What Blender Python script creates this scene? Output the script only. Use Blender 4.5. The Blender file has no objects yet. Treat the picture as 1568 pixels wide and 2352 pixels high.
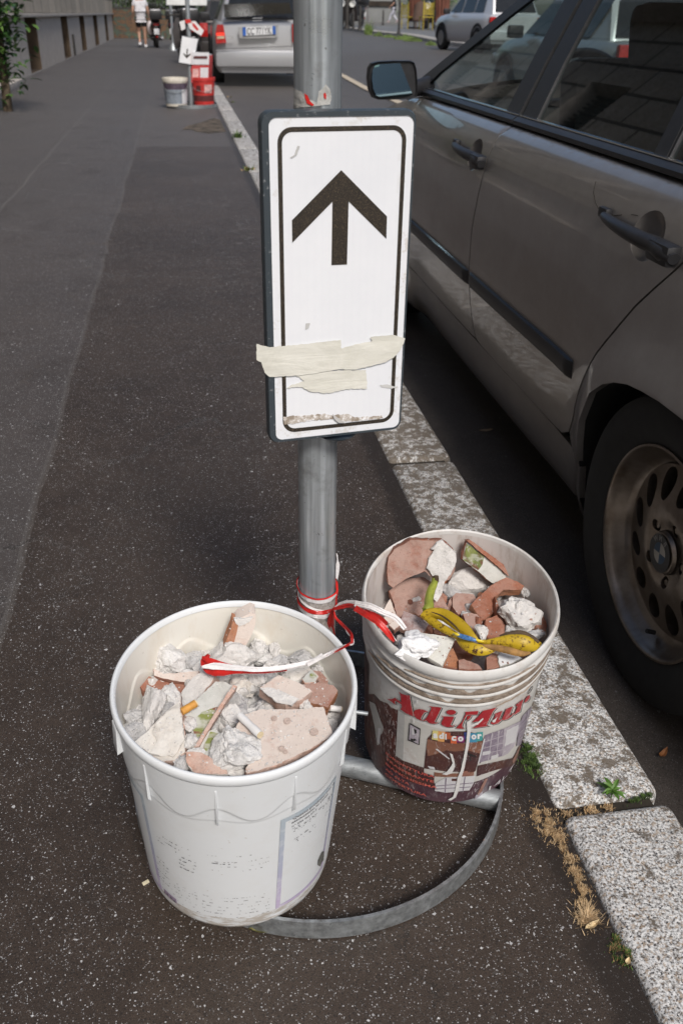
import bpy, bmesh, math, random
from math import sin, cos, pi, radians, sqrt, atan2, floor
from mathutils import Vector as V, Matrix, noise, geometry
S = bpy.context.scene
COL = S.collection
rnd = random.Random(7)
# ------------------------------------------------------------------ camera
CAM_H = 1.10
def cam_basis():
    p, yaw, roll = radians(29.2), radians(9.85), radians(.93)
    fh = V((sin(yaw), cos(yaw), 0)); R = V((cos(yaw), -sin(yaw), 0)); Z = V((0, 0, 1))
    fw = fh*cos(p) - Z*sin(p); U = fh*sin(p) + Z*cos(p)
    return R*cos(roll) + U*sin(roll), U*cos(roll) - R*sin(roll), fw
CR, CU, CF = cam_basis()
cd = bpy.data.cameras.new('camera'); cam = bpy.data.objects.new('camera', cd); COL.objects.link(cam)
cd.sensor_fit = 'VERTICAL'; cd.sensor_height = 36; cd.lens = 2040/2352*36
cd.clip_start = .05; cd.clip_end = 600
cd.dof.use_dof = True; cd.dof.focus_distance = 1.32; cd.dof.aperture_fstop = 9.
m = Matrix((CR, CU, -CF)).transposed().to_4x4(); m.translation = V((0, 0, CAM_H)); cam.matrix_world = m
S.camera = cam
# ------------------------------------------------------------------ light
SUN_EL, SUN_AZ = radians(46), radians(171)      # azimuth clockwise from +Y: behind the camera, a little to the right
w = bpy.data.worlds.new('World'); S.world = w; w.use_nodes = True
nt = w.node_tree; bg = nt.nodes['Background']
sk = nt.nodes.new('ShaderNodeTexSky'); sk.sky_type = 'NISHITA'; sk.sun_disc = False
sk.sun_elevation = SUN_EL; sk.sun_rotation = SUN_AZ; sk.air_density = 1.0; sk.dust_density = 2.5; sk.ozone_density = 1.0
nt.links.new(sk.outputs[0], bg.inputs[0]); bg.inputs[1].default_value = .115
sd = bpy.data.lights.new('sun', 'SUN'); sun = bpy.data.objects.new('sun', sd); COL.objects.link(sun)
sd.energy = 3.3; sd.angle = radians(14); sd.color = (1, .955, .90)
sv = V((sin(SUN_AZ)*cos(SUN_EL), cos(SUN_AZ)*cos(SUN_EL), sin(SUN_EL)))
sun.rotation_euler = sv.to_track_quat('Z', 'Y').to_euler(); sun.location = (0, 0, 20)
S.view_settings.view_transform = 'Standard'; S.view_settings.look = 'None'
S.view_settings.exposure = -0.12; S.view_settings.gamma = 1
# ------------------------------------------------------------------ measuring helpers: pixel of the 1568x2352 photo -> point on a surface
O = V((0, 0, CAM_H))
def ray(x, y): return CF*2040. + CR*(x-784.) - CU*(y-1176.)
def at(x, y, z=0.): d = ray(x, y); return O + d*((z-CAM_H)/d.z)
def aty(x, y, Y): d = ray(x, y); return O + d*(Y/d.y)
def atx(x, y, X): d = ray(x, y); return O + d*(X/d.x)
def atpl(x, y, p0, n): d = ray(x, y); return O + d*((V(p0)-O).dot(V(n))/d.dot(V(n)))
def T(o, s, pts):                       # points of a zoomed crop (origin o, s px per photo px) -> 1568 scale
    return [((o[0]+a/s)/1.632653, (o[1]+b/s)/1.632653) for a, b in pts]
# ------------------------------------------------------------------ objects
def tag(o, label=None, cat=None, group=None, kind=None):
    if label: o['label'] = label
    if cat: o['category'] = cat
    if group: o['group'] = group
    if kind: o['kind'] = kind
    return o
def empty(name, loc, label=None, cat=None, group=None, rz=0):
    o = bpy.data.objects.new(name, None); COL.objects.link(o); o.location = loc; o.rotation_euler = (0, 0, rz)
    o.empty_display_size = .05; o['_w'] = [loc[0], loc[1], loc[2]]
    return tag(o, label, cat, group)
class MB:
    def __init__(s): s.v = []; s.f = []; s.m = []
    def add(s, vs, fs, mi=0):
        b = len(s.v); s.v += [V(a) for a in vs]; s.f += [tuple(b+i for i in f) for f in fs]; s.m += [mi]*len(fs); return s
    def box(s, c, d, mi=0, R=None):
        P = []
        for k in range(8):
            q = V(((k & 1)-.5, ((k >> 1) & 1)-.5, ((k >> 2) & 1)-.5)); q = V((q.x*d[0], q.y*d[1], q.z*d[2]))
            if R: q = R @ q
            P.append(q+V(c))
        return s.add(P, [(0, 2, 3, 1), (4, 5, 7, 6), (0, 1, 5, 4), (2, 6, 7, 3), (0, 4, 6, 2), (1, 3, 7, 5)], mi)
    def tube(s, pts, r, n=10, mi=0, cap=True, squash=1.0):
        pts = [V(p) for p in pts]; N = len(pts); rings = []; a = None
        for i, p in enumerate(pts):
            t = (pts[min(i+1, N-1)]-pts[max(i-1, 0)]).normalized()
            if a is None: a = t.cross(V((0, 0, 1)) if abs(t.z) < .9 else V((1, 0, 0)))
            a = (a - t*a.dot(t)).normalized(); b = t.cross(a)
            rr = r[i] if isinstance(r, (list, tuple)) else r
            rings.append([p + a*rr*cos(2*pi*k/n) + b*rr*squash*sin(2*pi*k/n) for k in range(n)])
        vs = [q for R_ in rings for q in R_]
        fs = [(i*n+k, i*n+(k+1) % n, (i+1)*n+(k+1) % n, (i+1)*n+k) for i in range(N-1) for k in range(n)]
        if cap: fs += [tuple(range(n-1, -1, -1)), tuple((N-1)*n+k for k in range(n))]
        return s.add(vs, fs, mi)
    def lathe(s, prof, n=48, mi=0, c=(0, 0, 0), axis='z', close=False):
        vs = []
        for r, z in prof:
            for k in range(n):
                a = 2*pi*k/n
                q = (r*cos(a), r*sin(a), z) if axis == 'z' else ((z, r*cos(a), r*sin(a)) if axis == 'x' else (r*cos(a), z, r*sin(a)))
                vs.append(V(q)+V(c))
        L = len(prof); fs = []
        for i in range(L-1 + (1 if close else 0)):
            j = (i+1) % L
            for k in range(n):
                k2 = (k+1) % n; fs.append((i*n+k, i*n+k2, j*n+k2, j*n+k))
        if axis == 'y': fs = [f[::-1] for f in fs]
        return s.add(vs, fs, mi)
    def prism(s, pts, d, mi=0, side=None):
        n = len(pts); d = V(d); a = [V(p) for p in pts]
        side = mi if side is None else side
        s.add(a, [tuple(range(n))], mi); s.add([p+d for p in a], [tuple(range(n-1, -1, -1))], side)
        b = len(s.v); s.v += a+[p+d for p in a]
        for i in range(n): s.f.append((b+i, b+n+i, b+n+(i+1) % n, b+(i+1) % n)); s.m.append(side)
        return s
    def grid(s, fn, nu, nv, mi=0, flip=False):
        vs = [fn(i/nu, j/nv) for j in range(nv+1) for i in range(nu+1)]
        fs = [(j*(nu+1)+i, j*(nu+1)+i+1, (j+1)*(nu+1)+i+1, (j+1)*(nu+1)+i) for j in range(nv) for i in range(nu)]
        if flip: fs = [f[::-1] for f in fs]
        return s.add(vs, fs, mi)
    def build(s, name, mats, parent=None, smooth=True, angle=40, label=None, cat=None, group=None, kind=None, bevel=0, weld=False, local=False):
        me = bpy.data.meshes.new(name)
        off = V((0, 0, 0))
        if parent is not None and not local: off = V(parent.get('_w', (0, 0, 0)))
        me.from_pydata([tuple(v-off) for v in s.v], [], s.f)
        if not isinstance(mats, (list, tuple)): mats = [mats]
        for m_ in mats: me.materials.append(m_)
        if len(mats) > 1: me.polygons.foreach_set('material_index', s.m)
        bm = bmesh.new(); bm.from_mesh(me)
        if weld: bmesh.ops.remove_doubles(bm, verts=bm.verts, dist=1e-5)
        if bevel:
            es = [e for e in bm.edges if len(e.link_faces) == 2 and e.calc_face_angle(0) > .6]
            bmesh.ops.bevel(bm, geom=es, offset=bevel, segments=2, profile=.6, affect='EDGES', clamp_overlap=True)
        bmesh.ops.recalc_face_normals(bm, faces=bm.faces)
        if smooth:
            for f in bm.faces: f.smooth = True
            lim = radians(angle)
            for e in bm.edges:
                if len(e.link_faces) == 2 and e.calc_face_angle(0) > lim: e.smooth = False
        bm.to_mesh(me); bm.free()
        o = bpy.data.objects.new(name, me); COL.objects.link(o)
        if parent is not None: o.parent = parent; o['_w'] = list(parent.get('_w', (0, 0, 0)))
        else: o['_w'] = [0, 0, 0]
        return tag(o, label, cat, group, kind)
def copy_tree(o, parent=None):
    c = o.copy(); COL.objects.link(c); c.parent = parent
    for ch in [x for x in S.objects if x.parent == o]: copy_tree(ch, c)
    return c
# ------------------------------------------------------------------ material helpers
class NM:
    def __init__(s, name, rough=.6, metal=0., spec=.5, coat=0.):
        s.m = bpy.data.materials.new(name); s.m.use_nodes = True; s.t = s.m.node_tree
        s.b = s.t.nodes['Principled BSDF']; s.b.inputs['Roughness'].default_value = rough; s.b.inputs['Metallic'].default_value = metal
        s.b.inputs['Specular IOR Level'].default_value = spec; s.b.inputs['Coat Weight'].default_value = coat
        s.tc = s.t.nodes.new('ShaderNodeTexCoord'); s.co = s.tc.outputs['Object']
    def n(s, ty, **k):
        nd = s.t.nodes.new(ty)
        for a, b in k.items():
            if a in ('op',): nd.operation = b
            else: setattr(nd, a, b)
        return nd
    def L(s, a, b): s.t.links.new(a, b)
    def mapv(s, sc, co=None, loc=(0, 0, 0)):
        mp = s.n('ShaderNodeMapping'); mp.inputs['Scale'].default_value = sc if isinstance(sc, (tuple, list)) else (sc, sc, sc)
        mp.inputs['Location'].default_value = loc; s.L(co or s.co, mp.inputs[0]); return mp.outputs[0]
    def noise(s, sc, detail=4, rough=.55, co=None, dist=0., col=False):
        nd = s.n('ShaderNodeTexNoise'); nd.inputs['Detail'].default_value = detail; nd.inputs['Roughness'].default_value = rough
        nd.inputs['Distortion'].default_value = dist
        if isinstance(sc, (tuple, list)): s.L(s.mapv(sc, co), nd.inputs['Vector']); nd.inputs['Scale'].default_value = 1
        else: s.L(co or s.co, nd.inputs['Vector']); nd.inputs['Scale'].default_value = sc
        return nd.outputs[1 if col else 0]
    def vor(s, sc, feat='F1', co=None, rand=1.):
        nd = s.n('ShaderNodeTexVoronoi'); nd.feature = feat; nd.inputs['Scale'].default_value = sc; nd.inputs['Randomness'].default_value = rand
        s.L(co or s.co, nd.inputs['Vector']); return nd
    def ramp(s, src, stops, interp='LINEAR'):
        r = s.n('ShaderNodeValToRGB'); e = r.color_ramp.elements; r.color_ramp.interpolation = interp
        while len(e) < len(stops): e.new(.5)
        for el, (p, c) in zip(e, stops):
            el.position = p; el.color = (c, c, c, 1) if not isinstance(c, (tuple, list)) else (*c[:3], 1)
        s.L(src, r.inputs[0]); return r.outputs[0]
    def mix(s, f, a, b, mode='MIX'):
        x = s.n('ShaderNodeMix'); x.data_type = 'RGBA'; x.blend_type = mode
        for sock, val in ((x.inputs[0], f), (x.inputs[6], a), (x.inputs[7], b)):
            if isinstance(val, (int, float)): sock.default_value = val if sock == x.inputs[0] else (val, val, val, 1)
            elif isinstance(val, (tuple, list)): sock.default_value = (*val[:3], 1)
            else: s.L(val, sock)
        return x.outputs[2]
    def math(s, op, a, b=None, clamp=False):
        x = s.n('ShaderNodeMath'); x.operation = op; x.use_clamp = clamp
        for k, val in ((0, a), (1, b)):
            if val is None: continue
            if isinstance(val, (int, float)): x.inputs[k].default_value = val
            else: s.L(val, x.inputs[k])
        return x.outputs[0]
    def sep(s, co=None):
        x = s.n('ShaderNodeSeparateXYZ'); s.L(co or s.co, x.inputs[0]); return x.outputs
    def color(s, c):
        if isinstance(c, (tuple, list)): s.b.inputs['Base Color'].default_value = (*c[:3], 1)
        else: s.L(c, s.b.inputs['Base Color'])
        return s
    def rough(s, c): s.L(c, s.b.inputs['Roughness']); return s
    def bump(s, h, strength=.3, dist=.002):
        b = s.n('ShaderNodeBump'); b.inputs['Strength'].default_value = strength; b.inputs['Distance'].default_value = dist
        s.L(h, b.inputs['Height']); s.L(b.outputs[0], s.b.inputs['Normal']); return s
def simple(name, c, rough=.6, metal=0., var=.25, scale=8., bump=0., spec=.5, coat=0., emit=None, es=0.):
    m_ = NM(name, rough, metal, spec, coat)
    c = V(c[:3]); n_ = m_.noise(scale, 5)
    m_.color(m_.ramp(n_, [(.3, tuple(c*(1-var))), (.7, tuple(c*(1+var)))]))
    if bump: m_.bump(m_.noise(scale*6, 5), bump, .002)
    if emit: m_.b.inputs['Emission Color'].default_value = (*emit, 1); m_.b.inputs['Emission Strength'].default_value = es
    return m_.m
def glassmat(name, tint=(.6, .65, .62), f0=.06, opac=0.):
    m_ = bpy.data.materials.new(name); m_.use_nodes = True; t = m_.node_tree; t.nodes.clear()
    out = t.nodes.new('ShaderNodeOutputMaterial'); mx = t.nodes.new('ShaderNodeMixShader'); tr = t.nodes.new('ShaderNodeBsdfTransparent')
    gl = t.nodes.new('ShaderNodeBsdfGlossy'); gl.inputs['Roughness'].default_value = .015; gl.inputs[0].default_value = (.95, .97, 1, 1)
    tr.inputs[0].default_value = (*tint, 1)
    lw = t.nodes.new('ShaderNodeLayerWeight'); lw.inputs[0].default_value = .5      # facing: 1 - |N.I|, same from both sides
    pw = t.nodes.new('ShaderNodeMath'); pw.operation = 'POWER'; pw.inputs[1].default_value = 4.6; t.links.new(lw.outputs['Facing'], pw.inputs[0])
    ma = t.nodes.new('ShaderNodeMath'); ma.operation = 'MULTIPLY_ADD'; ma.inputs[1].default_value = .93; ma.inputs[2].default_value = f0; t.links.new(pw.outputs[0], ma.inputs[0])
    t.links.new(ma.outputs[0], mx.inputs[0]); t.links.new(tr.outputs[0], mx.inputs[1]); t.links.new(gl.outputs[0], mx.inputs[2])
    t.links.new(mx.outputs[0], out.inputs[0]); return m_
# ------------------------------------------------------------------ ground materials
def asphalt(name, base_a, base_b, stones=1., joints=False):
    a = NM(name, .62, spec=.5)
    a.b.inputs['Sheen Weight'].default_value = .42; a.b.inputs['Sheen Roughness'].default_value = .20; a.b.inputs['Sheen Tint'].default_value = (.97, .96, 1., 1)
    big = a.noise(1.1, 5, .6); mid = a.noise(14., 6, .65)
    c = a.mix(a.ramp(big, [(.35, 0.), (.65, 1.)]), base_a, base_b)
    c = a.mix(a.math('MULTIPLY', a.ramp(mid, [(.35, 0.), (.75, 1.)]), .45), c, tuple(V(base_b)*1.5))
    x = a.sep()
    if joints:
        # newer darker strip beside the kerb, greyer slabs towards the wall
        wob = a.math('MULTIPLY', a.math('SUBTRACT', a.noise(1.3, 3), .5), .06)
        xs = a.math('ADD', x[0], wob)
        left = a.math('LESS_THAN', xs, -.43)
        c = a.mix(left, c, a.mix(.42, c, (.098, .092, .092)))
        yb = a.math('GREATER_THAN', a.math('ADD', x[1], a.math('MULTIPLY', wob, 4.)), 9.1)
        right_far = a.math('MULTIPLY', a.math('SUBTRACT', 1., left), yb)
        c = a.mix(a.math('MULTIPLY', right_far, .7), c, (.085, .073, .067))
        for x0, wd, k in ((-.43, .009, .35), (-1.15, .010, .5), (-2.0, .010, .25)):
            d = a.math('ABSOLUTE', a.math('SUBTRACT', xs, x0))
            c = a.mix(a.math('MULTIPLY', a.math('LESS_THAN', d, wd), k), c, (.13, .12, .11))
        d = a.math('ABSOLUTE', a.math('SUBTRACT', a.math('ADD', x[1], wob), 15.7))
        c = a.mix(a.math('MULTIPLY', a.math('MULTIPLY', a.math('LESS_THAN', d, .05), left), .5), c, (.03, .03, .03))
    # dirty brown stains
    st = a.ramp(a.noise(3.2, 4, .6), [(.55, 0.), (.7, 1.)])
    c = a.mix(a.math('MULTIPLY', st, .5), c, (.028, .020, .015))
    # pits
    p = a.vor(190.); c = a.mix(a.math('MULTIPLY', a.math('LESS_THAN', p.outputs['Distance'], .28), .55), c, (.012, .010, .009))
    # exposed aggregate, three sizes, dense and sparse areas
    area = a.ramp(a.noise(3.4, 4, .6), [(.36, -.25), (.62, 1.05)])
    hts = []
    wv = a.n('ShaderNodeVectorMath'); wv.operation = 'MULTIPLY_ADD'
    a.L(a.noise(60., 2, col=True), wv.inputs[0]); wv.inputs[1].default_value = (.012, .012, .0); a.L(a.co, wv.inputs[2])
    for sc, th, rad, strength in ((88., .88, .34, .85), (135., .71, .35, .8), (230., .56, .38, .7), (430., .52, .40, .6)):
        v = a.vor(sc, co=wv.outputs[0]); v.distance = 'MANHATTAN' if sc < 300 else 'EUCLIDEAN'; rgb = a.n('ShaderNodeSeparateColor'); a.L(v.outputs['Color'], rgb.inputs[0])
        on = a.math('GREATER_THAN', a.math('MULTIPLY', rgb.outputs[0], a.math('ADD', a.math('MULTIPLY', area, .25), .78)), th)
        rr = a.math('MULTIPLY', a.math('ADD', a.math('MULTIPLY', rgb.outputs[1], .8), .35), rad)
        inside = a.math('LESS_THAN', v.outputs['Distance'], rr)
        mk = a.math('MULTIPLY', a.math('MULTIPLY', on, inside), strength*stones)
        hts.append(mk)
        tone = a.ramp(rgb.outputs[2], [(0., (.075, .066, .06)), (.45, (.15, .138, .13)), (.68, (.23, .175, .135)), (.80, (.30, .30, .31)), (.93, (.48, .48, .49)), (1., (.66, .66, .66))])
        c = a.mix(mk, c, tone)
    gs = a.vor(3.1); g3 = a.n('ShaderNodeSeparateColor'); a.L(gs.outputs['Color'], g3.inputs[0])
    spot = a.math('MULTIPLY', a.math('GREATER_THAN', g3.outputs[0], .62), a.math('LESS_THAN', a.math('ADD', gs.outputs['Distance'], a.math('MULTIPLY', a.noise(40., 3), .03)), a.math('ADD', a.math('MULTIPLY', g3.outputs[1], .06), .05)))
    c = a.mix(a.math('MULTIPLY', spot, .42), c, a.mix(g3.outputs[2], (.02, .015, .012), (.17, .155, .145)))
    fg = a.noise(620., 2, .6); c = a.mix(.75, c, a.mix(1., c, a.ramp(fg, [(.32, .35), (.68, 1.7)]), 'MULTIPLY'))
    if joints:
        kd = a.ramp(a.math('ADD', x[0], a.math('MULTIPLY', a.math('SUBTRACT', a.noise(14., 4), .5), .07)), [(.455, 0.), (.475, 1.)]); c = a.mix(a.math('MULTIPLY', kd, .75), c, (.016, .011, .008))
    # cracks
    dco = a.n('ShaderNodeVectorMath'); dco.operation = 'MULTIPLY_ADD'
    a.L(a.noise(5., 6, .7, col=True), dco.inputs[0]); dco.inputs[1].default_value = (.35, .35, 0); a.L(a.co, dco.inputs[2])
    ce = a.vor(1.9, 'DISTANCE_TO_EDGE', dco.outputs[0])
    ce2 = a.vor(4.3, 'DISTANCE_TO_EDGE', dco.outputs[0]); ck2 = a.math('MULTIPLY', a.math('LESS_THAN', ce2.outputs['Distance'], .006), a.ramp(a.noise(2.6, 2), [(.50, 0.), (.58, 1.)]))
    c = a.mix(a.math('MULTIPLY', ck2, .45), c, (.085, .065, .050))
    ckm = a.math('MULTIPLY', a.math('LESS_THAN', ce.outputs['Distance'], .0048), a.ramp(a.noise(1.5, 2), [(.45, 0.), (.6, 1.)]))
    c = a.mix(a.math('MULTIPLY', ckm, .7), c, (.012, .010, .008))
    a.color(c)
    fine = a.noise(420., 3)
    h = a.math('ADD', a.math('MULTIPLY', fine, .5), a.math('MULTIPLY', hts[1], .6))
    h = a.math('SUBTRACT', h, a.math('MULTIPLY', ckm, 1.5))
    a.bump(h, .55, .002)
    return a.m
M_side = asphalt('sidewalk asphalt', (.028, .0190, .0138), (.049, .0355, .0270), 1., True)
M_road = asphalt('road asphalt', (.048, .039, .033), (.070, .059, .051), .35)
M_far = asphalt('piazza asphalt', (.10, .10, .104), (.13, .13, .135), .15)
def granite():
    a = NM('granite', .7)
    n1 = a.noise(230., 3, .6); n2 = a.noise(150., 4, .7); n3 = a.noise(60., 4, .7)
    c = a.ramp(n1, [(.35, (.11, .10, .095)), (.42, (.32, .31, .295)), (.50, (.56, .57, .58)), (.60, (.80, .795, .78))])
    c = a.mix(a.math('MULTIPLY', a.ramp(n2, [(.53, 0.), (.60, 1.)]), .7), c, (.33, .23, .14))
    c = a.mix(a.ramp(a.noise(330., 2), [(.60, 0.), (.65, 1.)]), c, (.03, .03, .035))
    # ground-in dirt: heavier on the stones farther along
    y = a.sep()[1]
    amt = a.ramp(a.math('MULTIPLY', y, .25), [(.12, .10), (.225, .14), (.235, .34), (.60, .54), (1., .35)])
    dn = a.math('ADD', a.noise(34., 7, .78), a.math('SUBTRACT', a.math('MULTIPLY', amt, .32), .13))
    dirt = a.ramp(dn, [(.485, 0.), (.54, 1.)])
    c = a.mix(a.math('MULTIPLY', dirt, .9), c, (.12, .095, .070))
    c = a.mix(a.math('MULTIPLY', a.ramp(n3, [(.62, 0.), (.72, 1.)]), .35), c, (.11, .085, .06))
    a.color(c); a.bump(a.math('SUBTRACT', n1, a.math('MULTIPLY', dirt, .6)), .5, .002)
    return a.m
M_granite = granite()
# ------------------------------------------------------------------ ground sheets
def smooth(x): x = max(0., min(1., x)); return x*x*(3-2*x)
def zroad(x, y): return -.114 + .114*smooth((y-4)/11.) + terr(x, y)
def terr(x, y): return .44*max(0., min(1.7, (y-38)/40.))*smooth((x-4)/5.) + .2*smooth((x-4.5)/4.)*smooth((y-12)/18.)
def atterr(px, py, off=0.):
    d = ray(px, py).normalized(); t = 1.
    while t < 400:
        q = O+d*t
        if q.z < zroad(q.x, q.y)+off: return V((q.x, q.y, zroad(q.x, q.y)+off))
        t += .05
    return O+d*t
KL, KR = .517, .700
mb = MB().grid(lambda u, v: V((-3.2+u*(KL+3.2-.001), -4+v*66, 0)), 2, 2)
mb.build('sidewalk', M_side, kind='structure', smooth=False)
ys = [-4, -2, 0, 2, 4, 5, 6, 7, 8, 9, 10, 11, 12, 13, 14, 15, 16.5, 18, 20, 22, 24, 26, 28, 30, 34, 38, 45, 55, 65, 78, 90, 106]; xs = [.60, 1, 2, 3, 4, 4.5, 5, 5.5, 6, 6.5, 7, 7.5, 8, 8.5, 9, 10, 14, 30, 60]
mb = MB(); mb.add([V((x, y, zroad(x, y)-(.004 if y > 14 else 0))) for y in ys for x in xs], [(j*len(xs)+i, j*len(xs)+i+1, (j+1)*len(xs)+i+1, (j+1)*len(xs)+i) for j in range(len(ys)-1) for i in range(len(xs)-1)])
mb.build('road', M_road, kind='structure')
MB().box((0, 80, -.6), (500, 400, .3)).build('ground', simple('ground soil', (.06, .055, .05), .9), kind='structure', smooth=False)
# kerb stones
kb = MB(); rk = random.Random(3)
joints = [-1.6, -.35, .928, 2.20]
while joints[-1] < 60: joints.append(joints[-1]+rk.uniform(1.2, 1.5))
o = None
bmk = bmesh.new()
for i in range(len(joints)-1):
    y0, y1 = joints[i]+.010, joints[i+1]-.010
    g = bmesh.ops.create_cube(bmk, size=1)['verts']
    dz = rk.uniform(-.002, .004)
    for v_ in g: v_.co = V(((KL+KR)/2+v_.co.x*(KR-KL)+rk.uniform(-.002, .002), (y0+y1)/2+v_.co.y*(y1-y0), -.13+v_.co.z*.27+dz))
    es = {e for v_ in g for e in v_.link_edges}
    bmesh.ops.bevel(bmk, geom=list(es), offset=.018, segments=4, profile=.5, affect='EDGES')
for f in bmk.faces: f.smooth = True
me = bpy.data.meshes.new('kerb'); bmk.to_mesh(me); bmk.free(); me.materials.append(M_granite)
o = bpy.data.objects.new('kerb', me); COL.objects.link(o); tag(o, kind='structure')
# joint filling of dark earth between sidewalk and kerb
MB().box(((KL+KR)/2-.01, 28, -.008-.1), (KR-KL-.02, 64, .2)).build('joint_soil', simple('joint soil', (.03, .024, .018), .95, bump=.6, scale=30), kind='structure', smooth=False)
# painted yellowish lane line
mb = MB(); pts = [(3.15, 12.), (3.2, 16.6), (3.4, 20.2), (3.7, 28), (4.2, 45)]
for (x0, y0), (x1, y1) in zip(pts, pts[1:]):
    k = 6
    for j in range(k):
        a, b = j/k, (j+1)/k
        P = [(x0+(x1-x0)*a, y0+(y1-y0)*a), (x0+(x1-x0)*b, y0+(y1-y0)*b)]
        mb.add([V((P[0][0]-.07, P[0][1], zroad(*P[0])+.012)), V((P[0][0]+.07, P[0][1], zroad(*P[0])+.012)), V((P[1][0]+.07, P[1][1], zroad(*P[1])+.012)), V((P[1][0]-.07, P[1][1], zroad(*P[1])+.012))], [(0, 1, 2, 3)])
mb.build('lane_line', simple('faded line paint', (.52, .44, .33), .7, var=.2, scale=20), kind='structure', smooth=False)
# old repair patch in the sidewalk
mb = MB(); pp = [(418, 298), (430, 289), (455, 283), (492, 271), (506, 275), (512, 290), (520, 302), (480, 306), (452, 302), (440, 297)]
mb.add([at(a, b, .004) for a, b in pp], [tuple(range(len(pp)))])
a = NM('bare sand patch', .95); a.color(a.ramp(a.noise(9., 5, .7), [(.42, (.02, .017, .013)), (.5, (.10, .08, .06)), (.7, (.17, .13, .10))])); a.bump(a.noise(40., 5), .8, .01)
mb.build('sand_patch', a.m, kind='structure', smooth=False)
# ------------------------------------------------------------------ sign post on its wheel-shaped base
PX, PY, PR = .153, 1.079, .0265
def galv(name, base=(.30, .325, .34), rough=.42, metal=.75, dirt=.5, axis=2):
    a = NM(name, rough, metal)
    st = [90, 90, 90]
    if axis is not None: st[axis] = 3.
    streak = a.noise(tuple(st), 5, .65); bl = a.noise(28., 5, .6)
    c = a.mix(a.ramp(streak, [(.35, 0.), (.7, 1.)]), tuple(V(base)*.72), tuple(V(base)*1.35))
    c = a.mix(a.math('MULTIPLY', a.ramp(bl, [(.55, 0.), (.75, 1.)]), dirt), c, (.10, .085, .07))
    sp = a.ramp(a.noise(140., 4, .7), [(.66, 0.), (.7, 1.)])
    c = a.mix(a.math('MULTIPLY', sp, .6), c, (.05, .045, .04))
    a.color(c); a.rough(a.ramp(bl, [(.3, rough-.08), (.7, rough+.18)]))
    a.bump(a.math('ADD', streak, bl), .25, .001); return a.m
M_galv = galv('galvanised pole', (.42, .455, .48), .34, .64); M_galv_base = galv('galvanised base', (.36, .385, .40), .45, .7, .45, 0)
post = empty('sign_post', (PX, PY, 0), 'galvanised steel post with arrow sign between the two big rubble buckets', 'sign post')
def pole_prof(n=64):
    out = []
    for k in range(n):
        a = 2*pi*k/n; r = PR
        dd = abs((a-(1.5*pi-.22)+pi) % (2*pi)-pi)
        if dd < .17: r -= .0013
        dd2 = abs((a-(1.5*pi+.05)+pi) % (2*pi)-pi)
        out.append((a, r))
    return out
mb = MB(); pr_ = pole_prof(); n = len(pr_); zs = [.02+i*.06 for i in range(40)]
mb.add([V((PX+r*cos(a), PY+r*sin(a), z)) for z in zs for a, r in pr_], [(i*n+k, i*n+(k+1) % n, (i+1)*n+(k+1) % n, (i+1)*n+k) for i in range(len(zs)-1) for k in range(n)])
mb.build('pole', M_galv, post)
mb = MB(); mb.lathe([(PR+.0005, 0.0), (PR+.0055, 0.0), (PR+.0045, .10), (PR+.0010, .11), (PR+.0010, .352), (PR+.0002, .354)], 48, c=(PX, PY, 0))
a = NM('weathered sleeve', .7, .3); a.color(a.ramp(a.noise(70., 6, .7), [(.35, (.10, .095, .09)), (.5, (.30, .27, .25)), (.62, (.45, .42, .40)), (.7, (.16, .13, .12))])); a.bump(a.noise(120., 5), .6, .002)
mb.build('pole_sleeve', a.m, post)
RB = .292
mb = MB(); mb.lathe([(RB, .003), (RB+.005, .003), (RB+.005, .036), (RB, .036)], 128, c=(.154, 1.058, 0), close=True)
M_hoop = galv('galvanised hoop', (.36, .385, .40), .34, .7, .8, None); mb.build('base_ring', M_hoop, post, angle=30)
d_ = V((.274, -.134, 0)).normalized()
mb = MB(); c0 = V((PX, PY, .020)); mb.tube([c0-d_*.272, c0-d_*.1, c0+d_*.1, c0+d_*.303], .0175, 20)
mb.build('base_tube', M_galv_base, post)
# sign panel
SC = V((.171, 1.033, .819)); SA = .129; SX = V((cos(SA), sin(SA), 0)); SN = V((sin(SA), -cos(SA), 0)); SZ = V((0, 0, 1))
SW, SH = .177, .385
def rrect(w_, h_, r, n=7, fn=None):
    P = []
    for cx, cz, a0 in ((w_/2-r, h_/2-r, 0), (-w_/2+r, h_/2-r, pi/2), (-w_/2+r, -h_/2+r, pi), (w_/2-r, -h_/2+r, 1.5*pi)):
        for k in range(n+1):
            t = a0+pi/2*k/n; P.append((cx+r*cos(t), cz+r*sin(t)))
    return P
def sp(u, v, off=0.): return SC+SX*u+SZ*v+SN*off
def bulge(u): return .0035*math.exp(-((u-.002)/.016)**2)
a = NM('sign rim plastic', .42); a.color(a.mix(a.math('MULTIPLY', a.ramp(a.noise(160., 6, .75), [(.6, 0.), (.66, 1.)]), .6), (.040, .052, .062), (.30, .31, .32))); M_rim = a.m
outer = rrect(SW, SH, .0125); inner = [(u+.0028, v-.0012) for u, v in rrect(SW-.0122, SH-.0105, .0088)]
mb = MB(); N_ = len(outer)
def ringpts(P, off, b=True): return [sp(u, v+(bulge(u) if (v > SH/2-.02 and b) else 0), off) for u, v in P]
layers = [ringpts(outer, -.012), ringpts(outer, -.002), ringpts([(u*.985, v*.993) for u, v in outer], .0015), ringpts(inner, .0015, False), ringpts(inner, -.0005, False)]
mb.add([p for L_ in layers for p in L_], [(i*N_+k, i*N_+(k+1) % N_, (i+1)*N_+(k+1) % N_, (i+1)*N_+k) for i in range(len(layers)-1) for k in range(N_)])
mb.add(layers[0], [tuple(range(N_))])
panel = mb.build('sign_panel', M_rim, post, angle=50)
a = NM('reflective sheeting', .38, spec=.5)
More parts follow.
